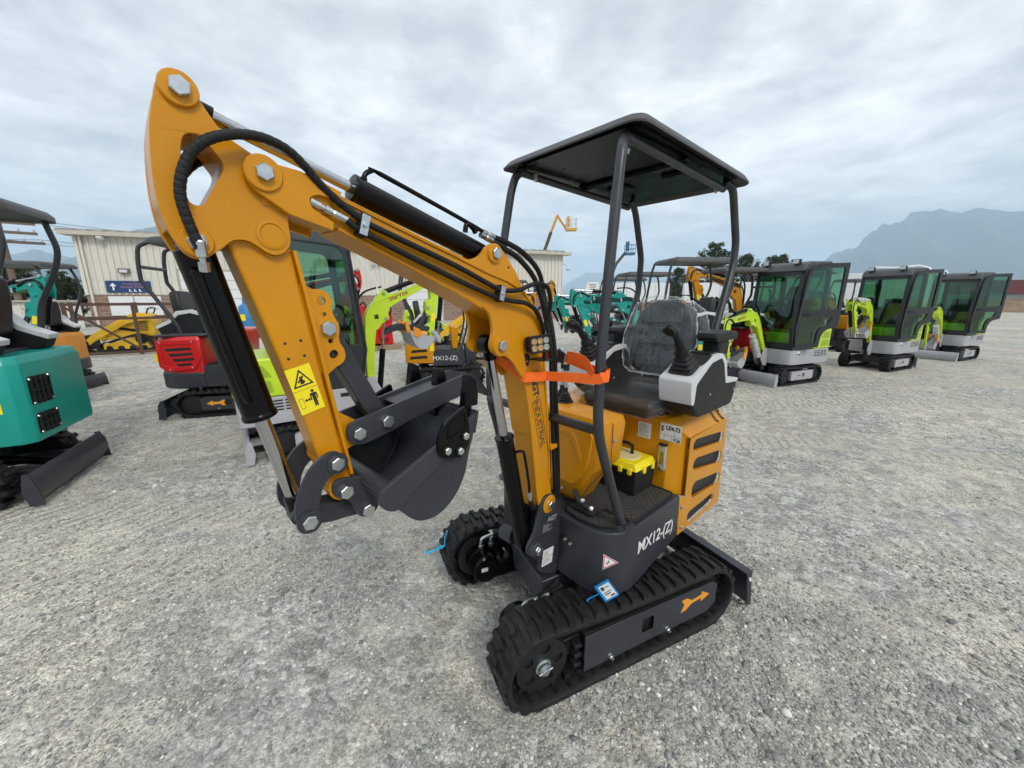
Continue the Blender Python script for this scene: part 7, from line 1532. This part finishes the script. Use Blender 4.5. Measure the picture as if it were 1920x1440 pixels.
# ------------------------------------------------------------------ mountains and the air between
def mountains():
    m, nt, b = _nodes('forested_slope'); N = nt.nodes.new; L = nt.links.new; geo = N('ShaderNodeNewGeometry'); n1 = N('ShaderNodeTexNoise'); n1.inputs['Scale'].default_value = .004; n1.inputs['Detail'].default_value = 8; L(geo.outputs['Position'], n1.inputs[0])
    rp = N('ShaderNodeValToRGB'); L(n1.outputs[0], rp.inputs[0]); rp.color_ramp.elements[0].position = .35; rp.color_ramp.elements[0].color = (.016, .028, .022, 1); rp.color_ramp.elements[1].position = .7; rp.color_ramp.elements[1].color = (.05, .065, .045, 1)
    L(rp.outputs[0], b.inputs['Base Color']); b.inputs['Roughness'].default_value = .95
    def mountain(label, ridge, foot=.62, back=1.35, seed=1, amp=.06):
        rng = np.random.default_rng(seed); n = 90; k = 22
        R_ = np.array(ridge, float); t = np.linspace(0, len(R_)-1, n); rx = np.interp(t, range(len(R_)), R_[:, 0]); ry = np.interp(t, range(len(R_)), R_[:, 1]); rz = np.interp(t, range(len(R_)), R_[:, 2])
        def fr(x, s):
            o = np.zeros_like(x); 
            for i in range(6): ph = rng.random(2)*6.28; o += np.sin(x*s*2**i+ph[0])*np.sin(x*s*1.7*2**i+ph[1])/1.75**i
            return o
        rz = np.maximum(rz*(1+amp*.55*fr(t, 1.6)), 1); bm = nb(); rows = []
        for i in range(n):
            row = []; jit = .5
            for j in range(k+1):
                v = j/k*2; f = foot+(1-foot)*v if v <= 1 else 1+(back-1)*(v-1); hh = (v if v <= 1 else 2-v); hh = hh**1.15
                wob = 1+.18*math.sin(i*.55+j*1.3+seed)*(1-abs(v-1))*(.4 if abs(v-1) < .1 else 1)*(0 if j == k//2 else 1)
                row.append(bm.verts.new((rx[i]*f, ry[i]*f, max(-.5, rz[i]*hh*wob-.5))))
            rows.append(row)
        for a, c in zip(rows, rows[1:]):
            for j in range(k): bm.faces.new((a[j], c[j], c[j+1], a[j+1]))
        o = put('mountain', bm, m, smooth=60); tag(o, label, 'mountain', 'mountains round the valley', kind='structure')
    mountain('long blue mountain at right with cloud on its crest', [(2600, 5300, 5), (3309, 5005, 105), (3520, 4850, 300), (3732, 4698, 500), (3880, 4580, 560), (4009, 4464, 760), (4207, 4277, 850), (4409, 4069, 890), (4674, 3762, 800), (5100, 3300, 700), (5600, 2500, 500), (5900, 1500, 60)], seed=3, amp=.10)
    mountain('wooded blue mountain behind the warehouse roof at left', [(-3600, 2700, 60), (-3284, 3076, 330), (-3105, 3257, 500), (-3033, 3324, 560), (-2906, 3435, 610), (-2600, 3600, 560), (-2200, 3900, 400), (-1700, 4200, 200), (-1200, 4400, 20)], seed=5, amp=.05)
    mountain('pale far mountain at the left edge', [(-6200, 3400, 200), (-5800, 3900, 430), (-5504, 4324, 430), (-5354, 4509, 540), (-5231, 4651, 500), (-4900, 4950, 410), (-4500, 5300, 430), (-4000, 5700, 300), (-3300, 6200, 20)], seed=8, amp=.05)
    mountain('pale far mountain in the middle behind the canopies', [(800, 9500, 20), (1230, 9450, 300), (1750, 9360, 610), (2250, 9250, 560), (2700, 9150, 470), (3200, 8980, 480), (3880, 8750, 400), (4500, 8400, 300), (5200, 7900, 20)], seed=11, amp=.05)
mountains()
def haze():
    m = bpy.data.materials.new('air_haze'); m.use_nodes = True; nt = m.node_tree; nt.nodes.remove(nt.nodes['Principled BSDF']); v = nt.nodes.new('ShaderNodeVolumePrincipled')
    v.inputs['Color'].default_value = (.63, .82, 1.0, 1); v.inputs['Density'].default_value = 1.9e-4; v.inputs['Anisotropy'].default_value = .0
    nt.links.new(v.outputs[0], nt.nodes['Material Output'].inputs['Volume'])
    o = put('haze', box(nb(), -11500, 11500, -11500, 11500, -1.6, 1000), m, smooth=0); tag(o, 'pale blue haze in the valley air', 'haze', kind='stuff')
haze()
